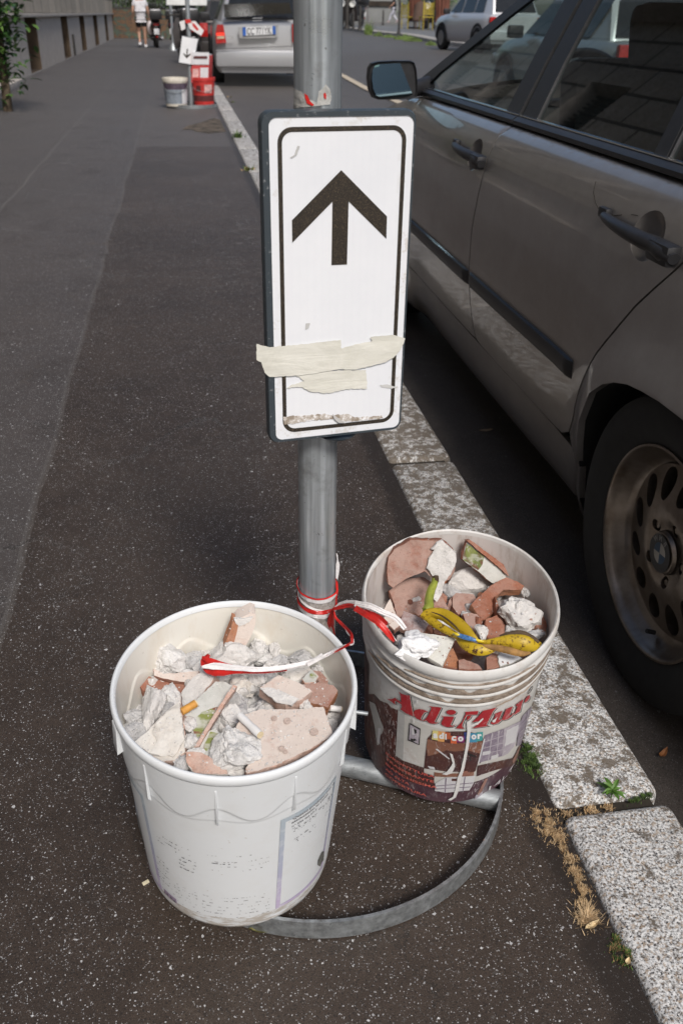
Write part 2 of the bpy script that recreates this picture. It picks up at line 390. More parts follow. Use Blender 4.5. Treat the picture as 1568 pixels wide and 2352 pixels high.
w1 = a.noise(7., 5, .7); w2 = a.noise(120., 4, .7)
x = a.sep()
c = a.ramp(w1, [(.3, (.75, .77, .81)), (.7, (.82, .835, .865))])
mesh_ = a.vor(850., co=a.co, rand=.2); c = a.mix(a.math('MULTIPLY', a.math('GREATER_THAN', mesh_.outputs['Distance'], .5), .06), c, (.6, .62, .66))
# worn border: dirt near the panel edge
ex = a.math('ABSOLUTE', a.math('SUBTRACT', x[0], SC.x-PX)); ez = a.math('ABSOLUTE', a.math('SUBTRACT', x[2], SC.z))
edge = a.math('MAXIMUM', a.math('SUBTRACT', ex, .066), a.math('SUBTRACT', ez, .172))
em = a.ramp(edge, [(.0, 0.), (.012, 1.)])
wr = a.ramp(a.noise(38., 7, .8), [(.54, 0.), (.60, 1.)])
c = a.mix(a.math('MULTIPLY', a.math('MULTIPLY', em, wr), .45), c, (.50, .45, .38))
sc_ = a.ramp(a.noise((40., 40., 60.), 6, .8, dist=1.5), [(.70, 0.), (.715, 1.)])
c = a.mix(a.math('MULTIPLY', sc_, .5), c, (.42, .42, .44))
a.color(c); M_sheet = a.m
mb = MB(); mb.add([sp(u, v, .0002) for u, v in inner], [tuple(range(N_))]); mb.build('sign_face', M_sheet, panel, smooth=False)
def flecks(name, dark, light, th=.62):
    a = NM(name, .5); c = a.ramp(a.noise(900., 2), [(th-.06, dark), (th+.06, light)])
    ch = a.ramp(a.noise(90., 6, .8), [(.68, 0.), (.71, 1.)]); c = a.mix(a.math('MULTIPLY', ch, .6), c, (.40, .38, .36)); a.color(c); return a.m
M_blk = flecks('black sign print', (.018, .014, .010), (.085, .062, .040), .58)
o1 = [(u+.0034, v-.0018) for u, v in rrect(SW-.0297, SH-.0290, .0160, 9)]; o2 = [(u+.0034, v-.0018) for u, v in rrect(SW-.0297-.0100, SH-.0290-.0100, .0112, 9)]; n = len(o1)
mb = MB(); mb.add([sp(u, v, .0006) for u, v in o1]+[sp(u, v, .0006) for u, v in o2], [(k, (k+1) % n, n+(k+1) % n, n+k) for k in range(n)])
mb.build('border_line', M_blk, panel, smooth=False)
def onsign(pts, off): return [atpl(px, py, SC+SN*off, SN) for px, py in pts]
C4 = lambda pts: T((900, 300), 1168/720, pts)
arr = [(615, 548), (893, 830), (889, 965), (660, 738), (650, 1122), (556, 1126), (562, 740), (318, 990), (316, 853)]
bm = bmesh.new(); mb = MB(); P = onsign(C4(arr), .0008)
mb.add(P, [(0, 1, 2, 3), (0, 3, 6), (3, 4, 5, 6), (0, 6, 7, 8)]); mb.build('arrow', M_blk, panel, smooth=False)
# masking tape and paper remnants
a = NM('masking tape', .75); c = a.ramp(a.noise((18., 18., 30.), 6, .7, dist=.8), [(.35, (.62, .61, .54)), (.6, (.72, .71, .645))]); a.color(c); a.bump(a.noise((14., 14., 70.), 4, .6, dist=1.2), .35, .003); M_tape = a.m
def ragged(P, step, amp, seed):
    rr = random.Random(seed); out = []
    for i in range(len(P)):
        a_, b_ = V((*P[i], 0)), V((*P[(i+1) % len(P)], 0)); L_ = (b_-a_).length; k = max(1, int(L_/step)); nrm = V((-(b_-a_).y, (b_-a_).x, 0)).normalized()
        for j in range(k):
            q = a_+(b_-a_)*(j/k)+(nrm*rr.uniform(-amp, amp) if j else V()); out.append((q.x, q.y))
    return out
def sheet2d(pts, mapfn, step, seed=0, extra=0.):
    """triangulated sheet from a 2-D outline, mapped to 3-D by mapfn(x, y)"""
    xs = [p[0] for p in pts]; ys = [p[1] for p in pts]; rr = random.Random(seed)
    vs = [V((p[0], p[1])) for p in pts]; n0 = len(vs)
    y = min(ys)+step/2
    while y < max(ys):
        x_ = min(xs)+step/2
        while x_ < max(xs):
            q = V((x_+rr.uniform(-.1, .1)*step, y+rr.uniform(-.1, .1)*step))
            ins = False
            j = n0-1
            for i in range(n0):
                if (pts[i][1] > q.y) != (pts[j][1] > q.y) and q.x < (pts[j][0]-pts[i][0])*(q.y-pts[i][1])/(pts[j][1]-pts[i][1])+pts[i][0]: ins = not ins
                j = i
            if ins: vs.append(q)
            x_ += step
        y += step
    r = geometry.delaunay_2d_cdt(vs, [], [list(range(n0))], 1, 1e-7)
    return [mapfn(p.x, p.y) for p in r[0]], [tuple(f) for f in r[2]]
def tapepoly(name, pts, mat, off, step=18, amp=2.5, seed=1, parent=None, wrinkle=.0006, label=None):
    P = ragged(C4(pts), step*.25, amp*.3, seed)
    def mp(x_, y_):
        q = atpl(x_, y_, SC+SN*off, SN); k = noise.noise(V((q.x*14+q.z*20, q.z*70, seed)))+.4*noise.noise(V((q.x*60, q.z*150, seed)))
        return q+SN*(wrinkle*(1+k*1.1))
    vs, fs = sheet2d(P, mp, step*.35, seed); mb = MB().add(vs, fs); return mb.build(name, mat, parent or panel, label=label)
tapepoly('masking_tape', [(100, 1605), (180, 1625), (400, 1605), (612, 1580), (615, 1632), (700, 1607), (803, 1588), (790, 1562), (930, 1549), (1003, 1571), (975, 1640), (930, 1690), (880, 1718), (700, 1762), (600, 1758), (500, 1775), (380, 1795), (180, 1806), (150, 1780), (128, 1715), (100, 1702)], M_tape, .0022, label='crumpled cream masking tape band across the sign')
tapepoly('masking_tape', [(250, 1788), (390, 1790), (500, 1768), (765, 1762), (772, 1875), (640, 1880), (540, 1905), (430, 1895), (380, 1868), (275, 1873), (320, 1850), (390, 1832), (360, 1805)], M_tape, .0012, seed=4, amp=5, label='torn masking tape scrap below the tape band')
a = NM('torn sticker', .8); c = a.ramp(a.noise(60., 6, .75), [(.42, (.30, .25, .20)), (.5, (.55, .5, .45)), (.56, (.85, .85, .86))]); a.color(c); M_stk = a.m
tapepoly('sticker_residue', [(262, 2048), (520, 2030), (560, 2040), (645, 2030), (700, 2052), (860, 2040), (870, 2058), (645, 2078), (560, 2062), (430, 2072), (330, 2092), (268, 2096)], M_stk, .0010, seed=6, amp=5, wrinkle=.0001)
tapepoly('sticker_residue', [(560, 2030), (640, 2088), (600, 2085), (575, 2065)], simple('grey paper curl', (.45, .44, .43), .8), .0030, seed=7, amp=1, wrinkle=.0002)
M_scf = simple('sticker scuff', (.5, .5, .49), .8)
for k_, (pts) in enumerate([[(305, 470), (330, 455), (335, 440), (350, 400), (365, 405), (355, 430), (345, 455), (315, 475)], [(400, 1480), (425, 1478), (418, 1510), (397, 1520)], [(848, 1855), (900, 1852), (925, 1862), (960, 1868), (920, 1878), (860, 1868)]]):
    tapepoly('scuff_mark', pts, M_scf, .0009, seed=11+k_, amp=2, wrinkle=.0001, step=8)
# bracket behind the panel, its hump showing above and below the rim
mb = MB(); mb.box(SC+V((0, 0, .14))-SN*.018, (.05, .02, .03)); mb.box(SC+V((0, 0, -.14))-SN*.018, (.05, .02, .03)); mb.build('bracket', M_rim, post, bevel=.003)
mb = MB(); mb.lathe([(0, -.006), (.018, -.005), (.026, 0)], 24, c=SC+V((.003, 0, -SH/2+.0005))-SN*.012); mb.build('bracket', M_rim, post)
# scraps of old barrier tape on the pole, just above the sign
def onpole(px, py, r=PR+.0012):
    d = ray(px, py); a_ = d.x*d.x+d.y*d.y; ox, oy = -PX, -PY
    b_ = 2*(ox*d.x+oy*d.y); c_ = ox*ox+oy*oy-r*r; D = b_*b_-4*a_*c_
    if D < 0: t = -b_/(2*a_)
    else: t = (-b_-sqrt(D))/(2*a_)
    return O+d*t
a = NM('translucent old tape', .35, spec=.6); a.b.inputs['Alpha'].default_value = .62; a.color(a.ramp(a.noise(40., 4), [(.4, (.50, .49, .45)), (.65, (.72, .70, .66))])); a.bump(a.noise(90., 5), .8, .003); M_old = a.m
M_red = simple('red tape plastic', (.55, .022, .018), .38, var=.3, scale=40, bump=.4)
M_wht = simple('white tape plastic', (.72, .70, .70), .42, var=.08, scale=40, bump=.5)
for nm, pts, mt, r in (('tape_scrap', [(328, 52), (372, 70), (420, 118), (462, 135), (462, 160), (345, 168), (322, 178)], M_old, .0012),
                       ('tape_scrap', [(388, 80), (412, 96), (425, 128), (450, 150), (440, 158), (405, 140)], M_red, .0019),
                       ('tape_scrap', [(478, 70), (500, 55), (520, 25), (545, 52), (556, 100), (548, 148), (520, 152), (462, 158), (470, 120)], M_old, .0016),
                       ('tape_scrap', [(507, 85), (518, 75), (525, 98), (522, 118), (511, 108)], M_red, .0023)):
    vs, fs = sheet2d(ragged(C4(pts), 4, .6, 3), lambda x_, y_: onpole(x_, y_, PR+r), 5)
    MB().add(vs, fs).build(nm, mt, post)
# ------------------------------------------------------------------ the two near buckets
class Bkt:
    def __init__(s, base, n, H, rb, rt):
        s.o = V(base); n = V(n).normalized(); x = (V((1, 0, 0))-n*n.x).normalized(); y = n.cross(x)
        s.R = Matrix((x, y, n)).transposed(); s.Ri = s.R.inverted(); s.H = H; s.rb = rb; s.rt = rt; s.k = (rt-rb)/H
    def w(s, p): return s.o + s.R @ V(p)
    def cone(s, th, v, off=0.): r = s.rb+s.k*v+off; return s.w((r*cos(th), r*sin(th), v))
    def hit(s, px, py):
        d = s.Ri @ ray(px, py); o = s.Ri @ (O-s.o); A = d.x**2+d.y**2-(s.k*d.z)**2
        q = s.rb+s.k*o.z; B = 2*(o.x*d.x+o.y*d.y-s.k*d.z*q); C = o.x**2+o.y**2-q*q; D = B*B-4*A*C
        if D < 0: D = 0
        t = (-B-sqrt(D))/(2*A); p = o+d*t; th = atan2(p.y, p.x); return (th-2*pi if th > pi/2 else th), p.z
    def on(s, px, py, off): th, v = s.hit(px, py); return s.cone(th, v, off)
BL = Bkt((.014, .906, .042), (.018*0+.02, -.104, 1), .338, .130, .149)
BRt = Bkt((.361, 1.073, .050), (-.041, -.217, 1), .343, .127, .136)
def plastic(name, c, dirt, dc, rough=.45, sc=18., sss=True, hi=None):
    a = NM(name, rough, spec=.45)
    n_ = a.noise(sc, 6, .7); col = a.mix(a.ramp(n_, [(.5, 0.), (.72, dirt)]), c, dc)
    x = a.sep()
    if hi:   # rubbed-in dirt lower on the outside and along the ridges
        z0, z1, amt, dc2 = hi
        zz = a.math('MULTIPLY', a.math('GREATER_THAN', x[2], z0), a.math('LESS_THAN', x[2], z1))
        dn = a.ramp(a.noise((30., 30., 110.), 6, .75), [(.44, 0.), (.56, 1.)])
        col = a.mix(a.math('MULTIPLY', a.math('MULTIPLY', zz, dn), amt), col, dc2)
    sp_ = a.ramp(a.noise(120., 3, .6), [(.70, 0.), (.74, 1.)]); col = a.mix(a.math('MULTIPLY', sp_, .35), col, (.35, .28, .2))
    a.color(col); a.bump(a.noise(60., 5), .12, .002); return a.m
M_wb = plastic('white bucket plastic', (.71, .735, .755), .22, (.60, .58, .54), hi=(-.03, .016, .7, (.36, .30, .23)))
M_wbi = plastic('white bucket inside', (.78, .76, .70), .5, (.66, .57, .45), .4, (22., 22., 9.))
M_rb = plastic('dirty bucket plastic', (.66, .655, .64), .7, (.42, .35, .29), .5, 26.)
M_rbi = plastic('dirty bucket inside', (.66, .63, .61), .75, (.36, .28, .22), .45, (46., 46., 9.))
def bempty(B, name, label, cat):
    e = empty(name, tuple(B.o), label, cat); return e
bl = bempty(BL, 'bucket', 'large white plastic bucket full of pale rubble, nearest to the camera', 'bucket')
br = bempty(BRt, 'bucket', 'white paint bucket with printed red lettering and picture, full of terracotta shards, beside the kerb', 'bucket')
def lathe_b(B, prof, n=128, fn=None):
    mb = MB(); vs = []
    for r, z in prof:
        for k in range(n):
            a_ = 2*pi*k/n; rr = r+(fn(a_, r, z) if fn else 0); vs.append(B.w((rr*cos(a_), rr*sin(a_), z)))
    fs = [(i*n+k, i*n+(k+1) % n, (i+1)*n+(k+1) % n, (i+1)*n+k) for i in range(len(prof)-1) for k in range(n)]
    return mb.add(vs, fs)
# left: fins and a wavy moulding under the rim
ths = [BL.hit(*q)[0] for q in T((400, 2700), 1.568, [(265, 380), (648, 500), (1062, 430), (1352, 215)])]
TH0 = ths[1]; STEP = radians(36)
def wave(th):
    u = ((th-TH0)/STEP); c_ = .5+.5*cos(2*pi*u); return .262+.026*(c_**1.15)-.012
prof = [(0, 0), (.122, 0), (.129, .003), (.130, .008)]+[(.130+(.1475-.130)*(z/.322), z) for z in [.03, .08, .13, .18, .22, .25, .27, .29, .31, .322]]
prof += [(.1505, .3225), (.152, .326), (.1525, .331), (.1515, .336), (.149, .338), (.1465, .3365), (.145, .330)]
pin = [(.145, .330)]+[(.128+(.1445-.128)*(z/.33), z) for z in [.322-.002*k for k in range(45)]]+[(.134, .15), (.128, .03), (0, .02)]
def colr(a_, r, z): return .0016*smooth((z-wave(a_)+.0015)/.003)+.0006*smooth((z-(wave(a_)*.25+.252*.75-.006)+.001)/.002) if (.15 < z < .3222) else 0.
zz_ = [.0016*k+.225 for k in range(61)]
prof = prof[:8]+[(.130+(.1475-.130)*(z/.322), z) for z in zz_ if z < .3215]+prof[-8:]
lathe_b(BL, prof, 420, colr).build('bucket_wall', M_wb, bl, angle=70)
lathe_b(BL, pin, 300, lambda a_, r, z: (.0016*smooth((z-wave(a_)-.010)/.003) if .2 < z else 0.)).build('bucket_inside', M_wbi, bl)
for k in range(10):
    th = TH0+STEP*k; c_, s_ = cos(th), sin(th); tn = V((-s_, c_, 0))*.0010
    q = [(BL.rb+BL.k*.322, .314), (BL.rb+BL.k*.322+.0018, .312), (BL.rb+BL.k*.25+.0055, .252), (BL.rb+BL.k*.242+.001, .244)]
    P = [V((r*c_, r*s_, z)) for r, z in q]; mb = MB().prism([BL.w(p-tn) for p in P], BL.R @ (tn*2)); mb.build('rib', M_wb, bl, bevel=.0006)
for th in (radians(-14), radians(-164)):
    c_, s_ = cos(th), sin(th); tn = V((-s_, c_, 0)); rr = BL.rb+BL.k*.30
    mb = MB(); q = [(rr-.001, .322), (rr+.0058, .318), (rr+.0075, .278), (rr-.002, .283)]
    mb.prism([BL.w(V((r*c_, r*s_, z))-tn*.010) for r, z in q], BL.R @ (tn*.020)); lug = mb.build('handle_lug', M_wb, bl, bevel=.0015)
    if c_ > 0: MB().tube([BL.w(V(((rr+.004)*c_, (rr+.004)*s_, .30))), BL.w(V(((rr+.021)*c_, (rr+.021)*s_, .299)))], .0028, 10).build('handle_pin', M_galv_base, lug)
# printed frames, faded text
def conepoly(B, pts, off, step=7.): return sheet2d(pts, lambda x_, y_: B.on(x_, y_, off), step)
def label_patch(B, par, name, pts, mat, off, step=6, rag=0., seed=0, label=None):
    P = ragged(pts, step*.8, rag, seed); vs, fs = conepoly(B, P, off, step); return MB().add(vs, fs).build(name, mat, par, label=label)
def conequad(B, th0, th1, v0, v1, off, n=24, nv=4): return MB().grid(lambda u, v: B.cone(th0+(th1-th0)*u, v0+(v1-v0)*v, off), n, nv)
C2 = lambda pts: T((400, 2700), 1.568, pts)
def hitc(B, C, p): return B.hit(*C([p])[0])
fa = NM('faded blue lilac print', .5); xz = fa.sep()[2]
fc = fa.ramp(fa.math('MULTIPLY', xz, 4.), [(.15, (.50, .42, .60)), (.45, (.42, .44, .56)), (.9, (.42, .49, .54))]); fa.color(fa.mix(fa.ramp(fa.noise(40., 5, .7), [(.5, 0.), (.7, .7)]), fc, (.72, .73, .75)))
tA = hitc(BL, C2, (1018, 572)); tB = hitc(BL, C2, (1345, 340)); tC = hitc(BL, C2, (992, 1108)); 
th0, th1 = tC[0], tB[0]; v1, v0 = (tA[1]+tB[1])/2, tC[1]
fw_ = .0065/.14
for nm_, q in (('printed_frame', (th0, th0+fw_, v0, v1)), ('printed_frame', (th1-fw_*.7, th1, v0, v1)), ('printed_frame', (th0+fw_, th1-fw_*.7, v1-.008, v1)), ('printed_frame', (th0+fw_, th1-fw_*.7, v0, v0+.006))):
    conequad(BL, *q, .0009).build(nm_, fa.m, bl)
# left-hand frame, seen edge-on
l0 = hitc(BL, C2, (205, 430)); l1 = hitc(BL, C2, (318, 985))
conequad(BL, l0[0]-.02, l0[0]+.03, l1[1], l0[1], .0009, 4).build('printed_frame', fa.m, bl)
conequad(BL, l0[0]-.9, l0[0]-.02, l0[1]-.007, l0[1], .0009, 20).build('printed_frame', fa.m, bl)
conequad(BL, l0[0]-.9, l0[0]-.02, l1[1], l1[1]+.006, .0009, 20).build('printed_frame', fa.m, bl)
def textmesh(s, bold=.0, shear=0., space=1.):
    cu = bpy.data.curves.new('t', 'FONT'); cu.body = s; cu.size = 1; cu.offset = bold; cu.shear = shear; cu.space_character = space; cu.resolution_u = 3
    ob = bpy.data.objects.new('t', cu); COL.objects.link(ob); dg = bpy.context.evaluated_depsgraph_get(); me = bpy.data.meshes.new_from_object(ob.evaluated_get(dg))
    vs = [v.co.copy() for v in me.vertices]; fs = [tuple(p.vertices) for p in me.polygons]
    bpy.data.objects.remove(ob); bpy.data.curves.remove(cu); bpy.data.meshes.remove(me); return vs, fs
def conetext(B, s, A, Bp, h, off, bold=.02, shear=0.):
    """text along the cone from (th,v) A to (th,v) Bp, cap height h metres"""
    vs, fs = textmesh(s, bold, shear); x0 = min(v.x for v in vs); x1 = max(v.x for v in vs)
    out = [B.cone(A[0]+(Bp[0]-A[0])*(v.x-x0)/(x1-x0), A[1]+(Bp[1]-A[1])*(v.x-x0)/(x1-x0)+v.y/.7*h, off) for v in vs]
    return MB().add(out, fs)
M_ink = simple('faded black ink', (.10, .10, .11), .6, var=.6, scale=200)
M_ink2 = simple('worn grey ink', (.30, .30, .31), .6, var=.5, scale=200)
for s_, a_, b_, h in (('Questo prodotto non va', (1092, 585), (1325, 432), .0052), ('etichettato ai sensi', (1085, 608), (1290, 478), .0040), ('n\u00b0 256 del 27.7', (1088, 628), (1230, 550), .0032)):
    A_, B_ = hitc(BL, C2, a_), hitc(BL, C2, b_); conetext(BL, s_, A_, (B_[0], A_[1]), h, .0009, .015).build('printed_text', M_ink, bl, smooth=False)
rr = random.Random(5); mbk = MB(); mbg = MB()
def specks(mb, c0, c1, rows, dens, hmax=.0016):
    for j in range(rows):
        f = j/max(1, rows-1); yy = c0[1]+(c1[1]-c0[1])*f
        th_a, v_a = hitc(BL, C2, (c0[0], yy)); th_b, _ = hitc(BL, C2, (c1[0], yy)); n_ = int(abs(th_b-th_a)*.14/.0016)
        for k in range(n_):
            if rr.random() > dens*(.4+1.2*(noise.noise(V((k*.13, j*.7, 3.)))+.4)): continue
            th = th_a+(th_b-th_a)*k/n_; wd = rr.uniform(.0007, .0028)/.14; hh = rr.uniform(.0005, hmax); vv = v_a+rr.uniform(-.0004, .0004)
            mb.add([BL.cone(th, vv, .0009), BL.cone(th+wd, vv, .0009), BL.cone(th+wd, vv+hh, .0009), BL.cone(th, vv+hh, .0009)], [(0, 1, 2, 3)])
specks(mbk, (300, 660), (420, 700), 3, .3); specks(mbk, (300, 800), (360, 900), 7, .42); specks(mbk, (430, 800), (520, 860), 4, .55, .0024)
specks(mbg, (430, 740), (950, 770), 2, .10); specks(mbg, (620, 830), (960, 880), 3, .22); specks(mbg, (400, 950), (960, 1050), 7, .22)
specks(mbk, (1090, 640), (1300, 660), 3, .35); specks(mbk, (1100, 700), (1290, 720), 3, .2); specks(mbk, (620, 840), (740, 850), 1, .4); specks(mbg, (330, 920), (420, 1000), 5, .3)
mbk.build('printed_text', M_ink, bl, smooth=False); mbg.build('printed_text', M_ink2, bl, smooth=False)
A_ = hitc(BL, C2, (340, 990)); B_ = hitc(BL, C2, (410, 1035))
conequad(BL, A_[0], B_[0], A_[1]-.011, A_[1]+.001, .0009, 8).build('weight_mark', simple('lilac print', (.35, .27, .38), .5), bl)
conetext(BL, '14 Kg', (A_[0]+.01, A_[1]-.008), (B_[0]-.01, A_[1]-.008), .0055, .0014, .03).build('weight_text', M_ink, bl, smooth=False)
label_patch(BL, bl, 'ink_smudge', C2([(1240, 820), (1262, 775), (1276, 768), (1272, 820), (1250, 860), (1236, 850)]), simple('dark smudge', (.12, .12, .11), .7, var=.7, scale=120), .001, 3, .4)
# right bucket shell with ridges
def rcone(z): return .127+(.136-.127)*(z/.343)
prof = [(0, 0), (.118, 0), (.126, .004), (.1272, .01)]+[(rcone(z), z) for z in (.05, .1, .15, .2, .262)]
for z in (.264, .284, .305):
    prof += [(rcone(z)+.0002, z), (rcone(z)+.0032, z+.0015), (rcone(z)+.0038, z+.0035), (rcone(z)+.0032, z+.0055), (rcone(z)+.0012, z+.0085), (rcone(z)+.0008, z+.0165)]
prof += [(.1358, .3222), (.1385, .3235), (.1402, .328), (.1402, .334), (.1385, .341), (.1365, .343), (.1345, .341), (.1335, .335)]
pinr = [(.1335, .335), (.1315, .30), (.129, .2), (.126, .1), (.123, .03), (0, .02)]
def warp(a_, r, z): return .0009*noise.noise(V((cos(a_)*2, sin(a_)*2, z*20)))
lathe_b(BRt, prof, 180, warp).build('bucket_wall', M_rb, br, angle=35)
lathe_b(BRt, pinr, 120).build('bucket_inside', M_rbi, br)
# dirt crust lying in the grooves
dm = NM('plaster dirt', .95); dm.color(dm.ramp(dm.noise(60., 6, .7), [(.35, (.19, .145, .11)), (.65, (.33, .27, .22))])); dm.bump(dm.noise(200., 5), .8, .003)
for z, th_a, th_b, wd in ((.2722, 3.3, 6.2, .0125), (.2922, 3.5, 6.2, .0125), (.3135, 3.9, 5.3, .005), (.254, 4.9, 5.9, .006)):
    n_ = 160; mb = MB(); vs = []
    for k in range(n_+1):
        th = th_a+(th_b-th_a)*k/n_; e = smooth(min(k, n_-k)/14.); j = .5+.9*noise.noise(V((th*9, z*50, 1))); hi_ = wd*e*max(.12, min(1., j+.35))
        r0 = rcone(z)+.0028 if z > .26 else rcone(z)+.0004
        vs += [BRt.w((r0*cos(th), r0*sin(th), z)), BRt.w(((r0+.001)*cos(th), (r0+.001)*sin(th), z+hi_*.5)), BRt.w(((r0-.0006)*cos(th), (r0-.0006)*sin(th), z+hi_))]
    mb.add(vs, [(3*k+i, 3*(k+1)+i, 3*(k+1)+i+1, 3*k+i+1) for k in range(n_) for i in range(2)]); mb.build('dirt_crust', dm.m, br)
# ------------------------------------------------------------------ printed picture and lettering on the right-hand bucket
CA = lambda pts: T((1440, 2560), 5.22667, pts)
CB = lambda pts: T((1720, 2560), 5.22667, pts)
CC = lambda pts: T((1360, 2600), 2.24, pts)
def printed(name, c, c2=None, wear=.35, sc=30., wearc=(.62, .60, .60), stretch=None):
    a = NM(name, .42, spec=.5); c2 = c2 or tuple(V(c)*.6)
    k = a.mix(a.ramp(a.noise(sc, 6, .7), [(.35, 0.), (.65, 1.)]), c, c2)
    sc1 = a.ramp(a.noise((260., 260., 40.), 5, .8, dist=.8), [(.555, 0.), (.60, 1.)]); sc2 = a.ramp(a.noise((14., 14., 9.), 4, .6), [(.45, .15), (.65, 1.)])
    k = a.mix(a.math('MULTIPLY', a.math('MULTIPLY', sc1, sc2), wear), k, wearc); a.color(k); return a.m
P_red = printed('crimson print', (.36, .020, .030), (.42, .03, .035), .4, wearc=(.7, .55, .55))
P_blk = printed('black print', (.02, .02, .02), (.03, .03, .03), .35)
P_brick = printed('brick photo print', (.12, .038, .028), (.045, .020, .022), .95)
P_dark = printed('dark wood print', (.060, .026, .030), (.10, .04, .03), .8)
P_wood = printed('timber photo print', (.20, .085, .055), (.30, .15, .10), .9, 16.)
P_plum = printed('plum photo print', (.055, .022, .036), (.11, .06, .075), 1.)
P_cream = printed('cream print', (.55, .54, .51), (.61, .60, .57), .2)
P_shade = printed('grey print', (.42, .42, .41), (.50, .50, .49), .2)
P_lil = printed('lilac photo print', (.33, .29, .35), (.52, .48, .53), .8, 20.)
P_win = printed('window photo print', (.16, .12, .18), (.34, .30, .36), .7, 60.)
P_whi = printed('white print', (.66, .66, .67), (.58, .57, .60), .3)
P_tan = printed('terracotta photo print', (.22, .095, .07), (.33, .16, .12), .7)
def lp(C, pts, mat, lvl, name='printed_picture', step=5, rag=.25, seed=0): return label_patch(BRt, br, name, C(pts), mat, .0006+lvl*.00035, step, rag, seed)
# base band of the picture, following the bucket
vb, vt = .004, .075
th_l = radians(-190); th_r = BRt.hit(*CC([(1420, 230)])[0])[0]
conequad(BRt, th_l-.5, th_r+.25, .006, .205, .0004, 70, 14).build('label_film', P_cream, br)
conequad(BRt, th_l-.6, radians(-172), .006, .235, .0008, 30, 12).build('printed_picture', P_brick, br)
lp(CC, [(34, 5), (100, 5), (150, 60), (210, 82), (240, 115), (300, 140), (292, 330), (278, 520), (205, 470), (200, 600), (120, 640), (60, 520), (32, 330)], P_brick, 1)
conequad(BRt, th_l, th_r+.25, .006, .058, .0008, 60, 6).build('printed_picture', P_plum, br)
lp(CC, [(300, 130), (355, 175), (340, 560), (278, 520)], P_shade, 2)
lp(CC, [(205, 455), (340, 560), (515, 620), (515, 660), (600, 690), (600, 780), (400, 740), (220, 600)], P_dark, 2)
lp(CC, [(60, 60), (110, 85), (180, 290), (170, 330), (150, 350), (140, 430), (125, 430), (110, 300), (75, 130)], P_shade, 3)
lp(CC, [(135, 285), (160, 290), (148, 425), (128, 400)], P_whi, 4)
lp(CC, [(545, 370), (580, 335), (700, 315), (870, 312), (950, 330), (1000, 350), (1010, 400), (985, 580), (960, 585), (940, 650), (900, 660), (700, 650), (515, 625), (530, 480)], P_dark, 2)
lp(CC, [(545, 375), (590, 390), (740, 412), (850, 410), (1000, 395), (985, 500), (870, 470), (770, 480), (700, 470), (620, 500), (545, 520), (536, 440)], P_wood, 3)
lp(CC, [(610, 460), (625, 455), (730, 540), (722, 545)], P_whi, 4, rag=.1)
lp(CC, [(860, 478), (905, 500), (950, 520), (940, 530), (900, 515), (905, 560), (893, 560), (893, 510), (860, 490)], P_blk, 4, rag=.1)
lp(CC, [(545, 600), (600, 610), (608, 632), (560, 622)], P_whi, 4)
lp(CC, [(1010, 370), (1022, 375), (970, 580), (958, 582)], P_whi, 4, rag=.1)
# shelves and windows on the right
lp(CC, [(1020, 345), (1180, 290), (1160, 520), (1060, 550), (975, 575), (1000, 450)], P_win, 3)
for q in ([(1075, 325), (1085, 322), (1050, 555), (1042, 557)], [(1105, 315), (1112, 312), (1140, 530), (1132, 533)][:0] or [(1130, 308), (1140, 304), (1118, 535), (1110, 537)], [(1015, 395), (1170, 345), (1170, 352), (1013, 402)], [(1005, 450), (1168, 405), (1167, 412), (1004, 457)], [(995, 500), (1165, 460), (1164, 468), (994, 508)]): lp(CC, q, P_lil, 4, rag=.05)
lp(CC, [(1000, 480), (1065, 470), (1060, 500), (996, 512)], P_whi, 5); lp(CC, [(1070, 515), (1130, 500), (1125, 530), (1066, 548)], P_whi, 5)
lp(CC, [(1180, 290), (1320, 225), (1270, 430), (1210, 500), (1160, 525)], P_lil, 3)
lp(CC, [(1200, 300), (1300, 255), (1270, 400), (1180, 440)], P_whi, 4, rag=1.)
lp(CC, [(1330, 185), (1425, 90), (1400, 330), (1340, 420), (1280, 440), (1310, 250)], P_win, 3)
for q in ([(1375, 140), (1383, 132), (1345, 410), (1336, 415)], [(1325, 250), (1415, 160), (1414, 168), (1323, 258)], [(1310, 320), (1405, 235), (1404, 243), (1308, 328)], [(1295, 385), (1395, 305), (1394, 312), (1293, 393)]): lp(CC, q, P_lil, 4, rag=.05)
lp(CC, [(1300, 445), (1325, 435), (1335, 460), (1250, 590), (1245, 560)], P_tan, 4)
lp(CC, [(960, 600), (1150, 560), (1330, 520), (1300, 590), (1100, 640), (950, 690)], P_dark, 3)
# foreground furniture
lp(CC, [(600, 655), (700, 668), (860, 660), (930, 650), (930, 690), (860, 690), (690, 695), (600, 690)], P_wood, 3)
lp(CC, [(610, 745), (690, 700), (940, 682), (925, 745), (890, 805), (700, 825), (605, 810)], P_whi, 4)
for q in ([(605, 765), (920, 738), (918, 745), (604, 772)], [(605, 790), (900, 772), (898, 778), (604, 797)], [(692, 700), (702, 700), (694, 818), (685, 820)], [(850, 690), (858, 690), (840, 812), (832, 814)]): lp(CC, q, P_win, 5, rag=.05)
lp(CC, [(745, 705), (790, 703), (785, 725), (745, 726)], P_dark, 5)
lp(CC, [(1020, 710), (1045, 705), (990, 820), (965, 850), (955, 835)], P_tan, 4); lp(CC, [(940, 850), (1000, 815), (990, 870), (930, 895)], P_lil, 4)
lp(CC, [(820, 650), (870, 640), (900, 670), (860, 690), (815, 685)], P_tan, 4)
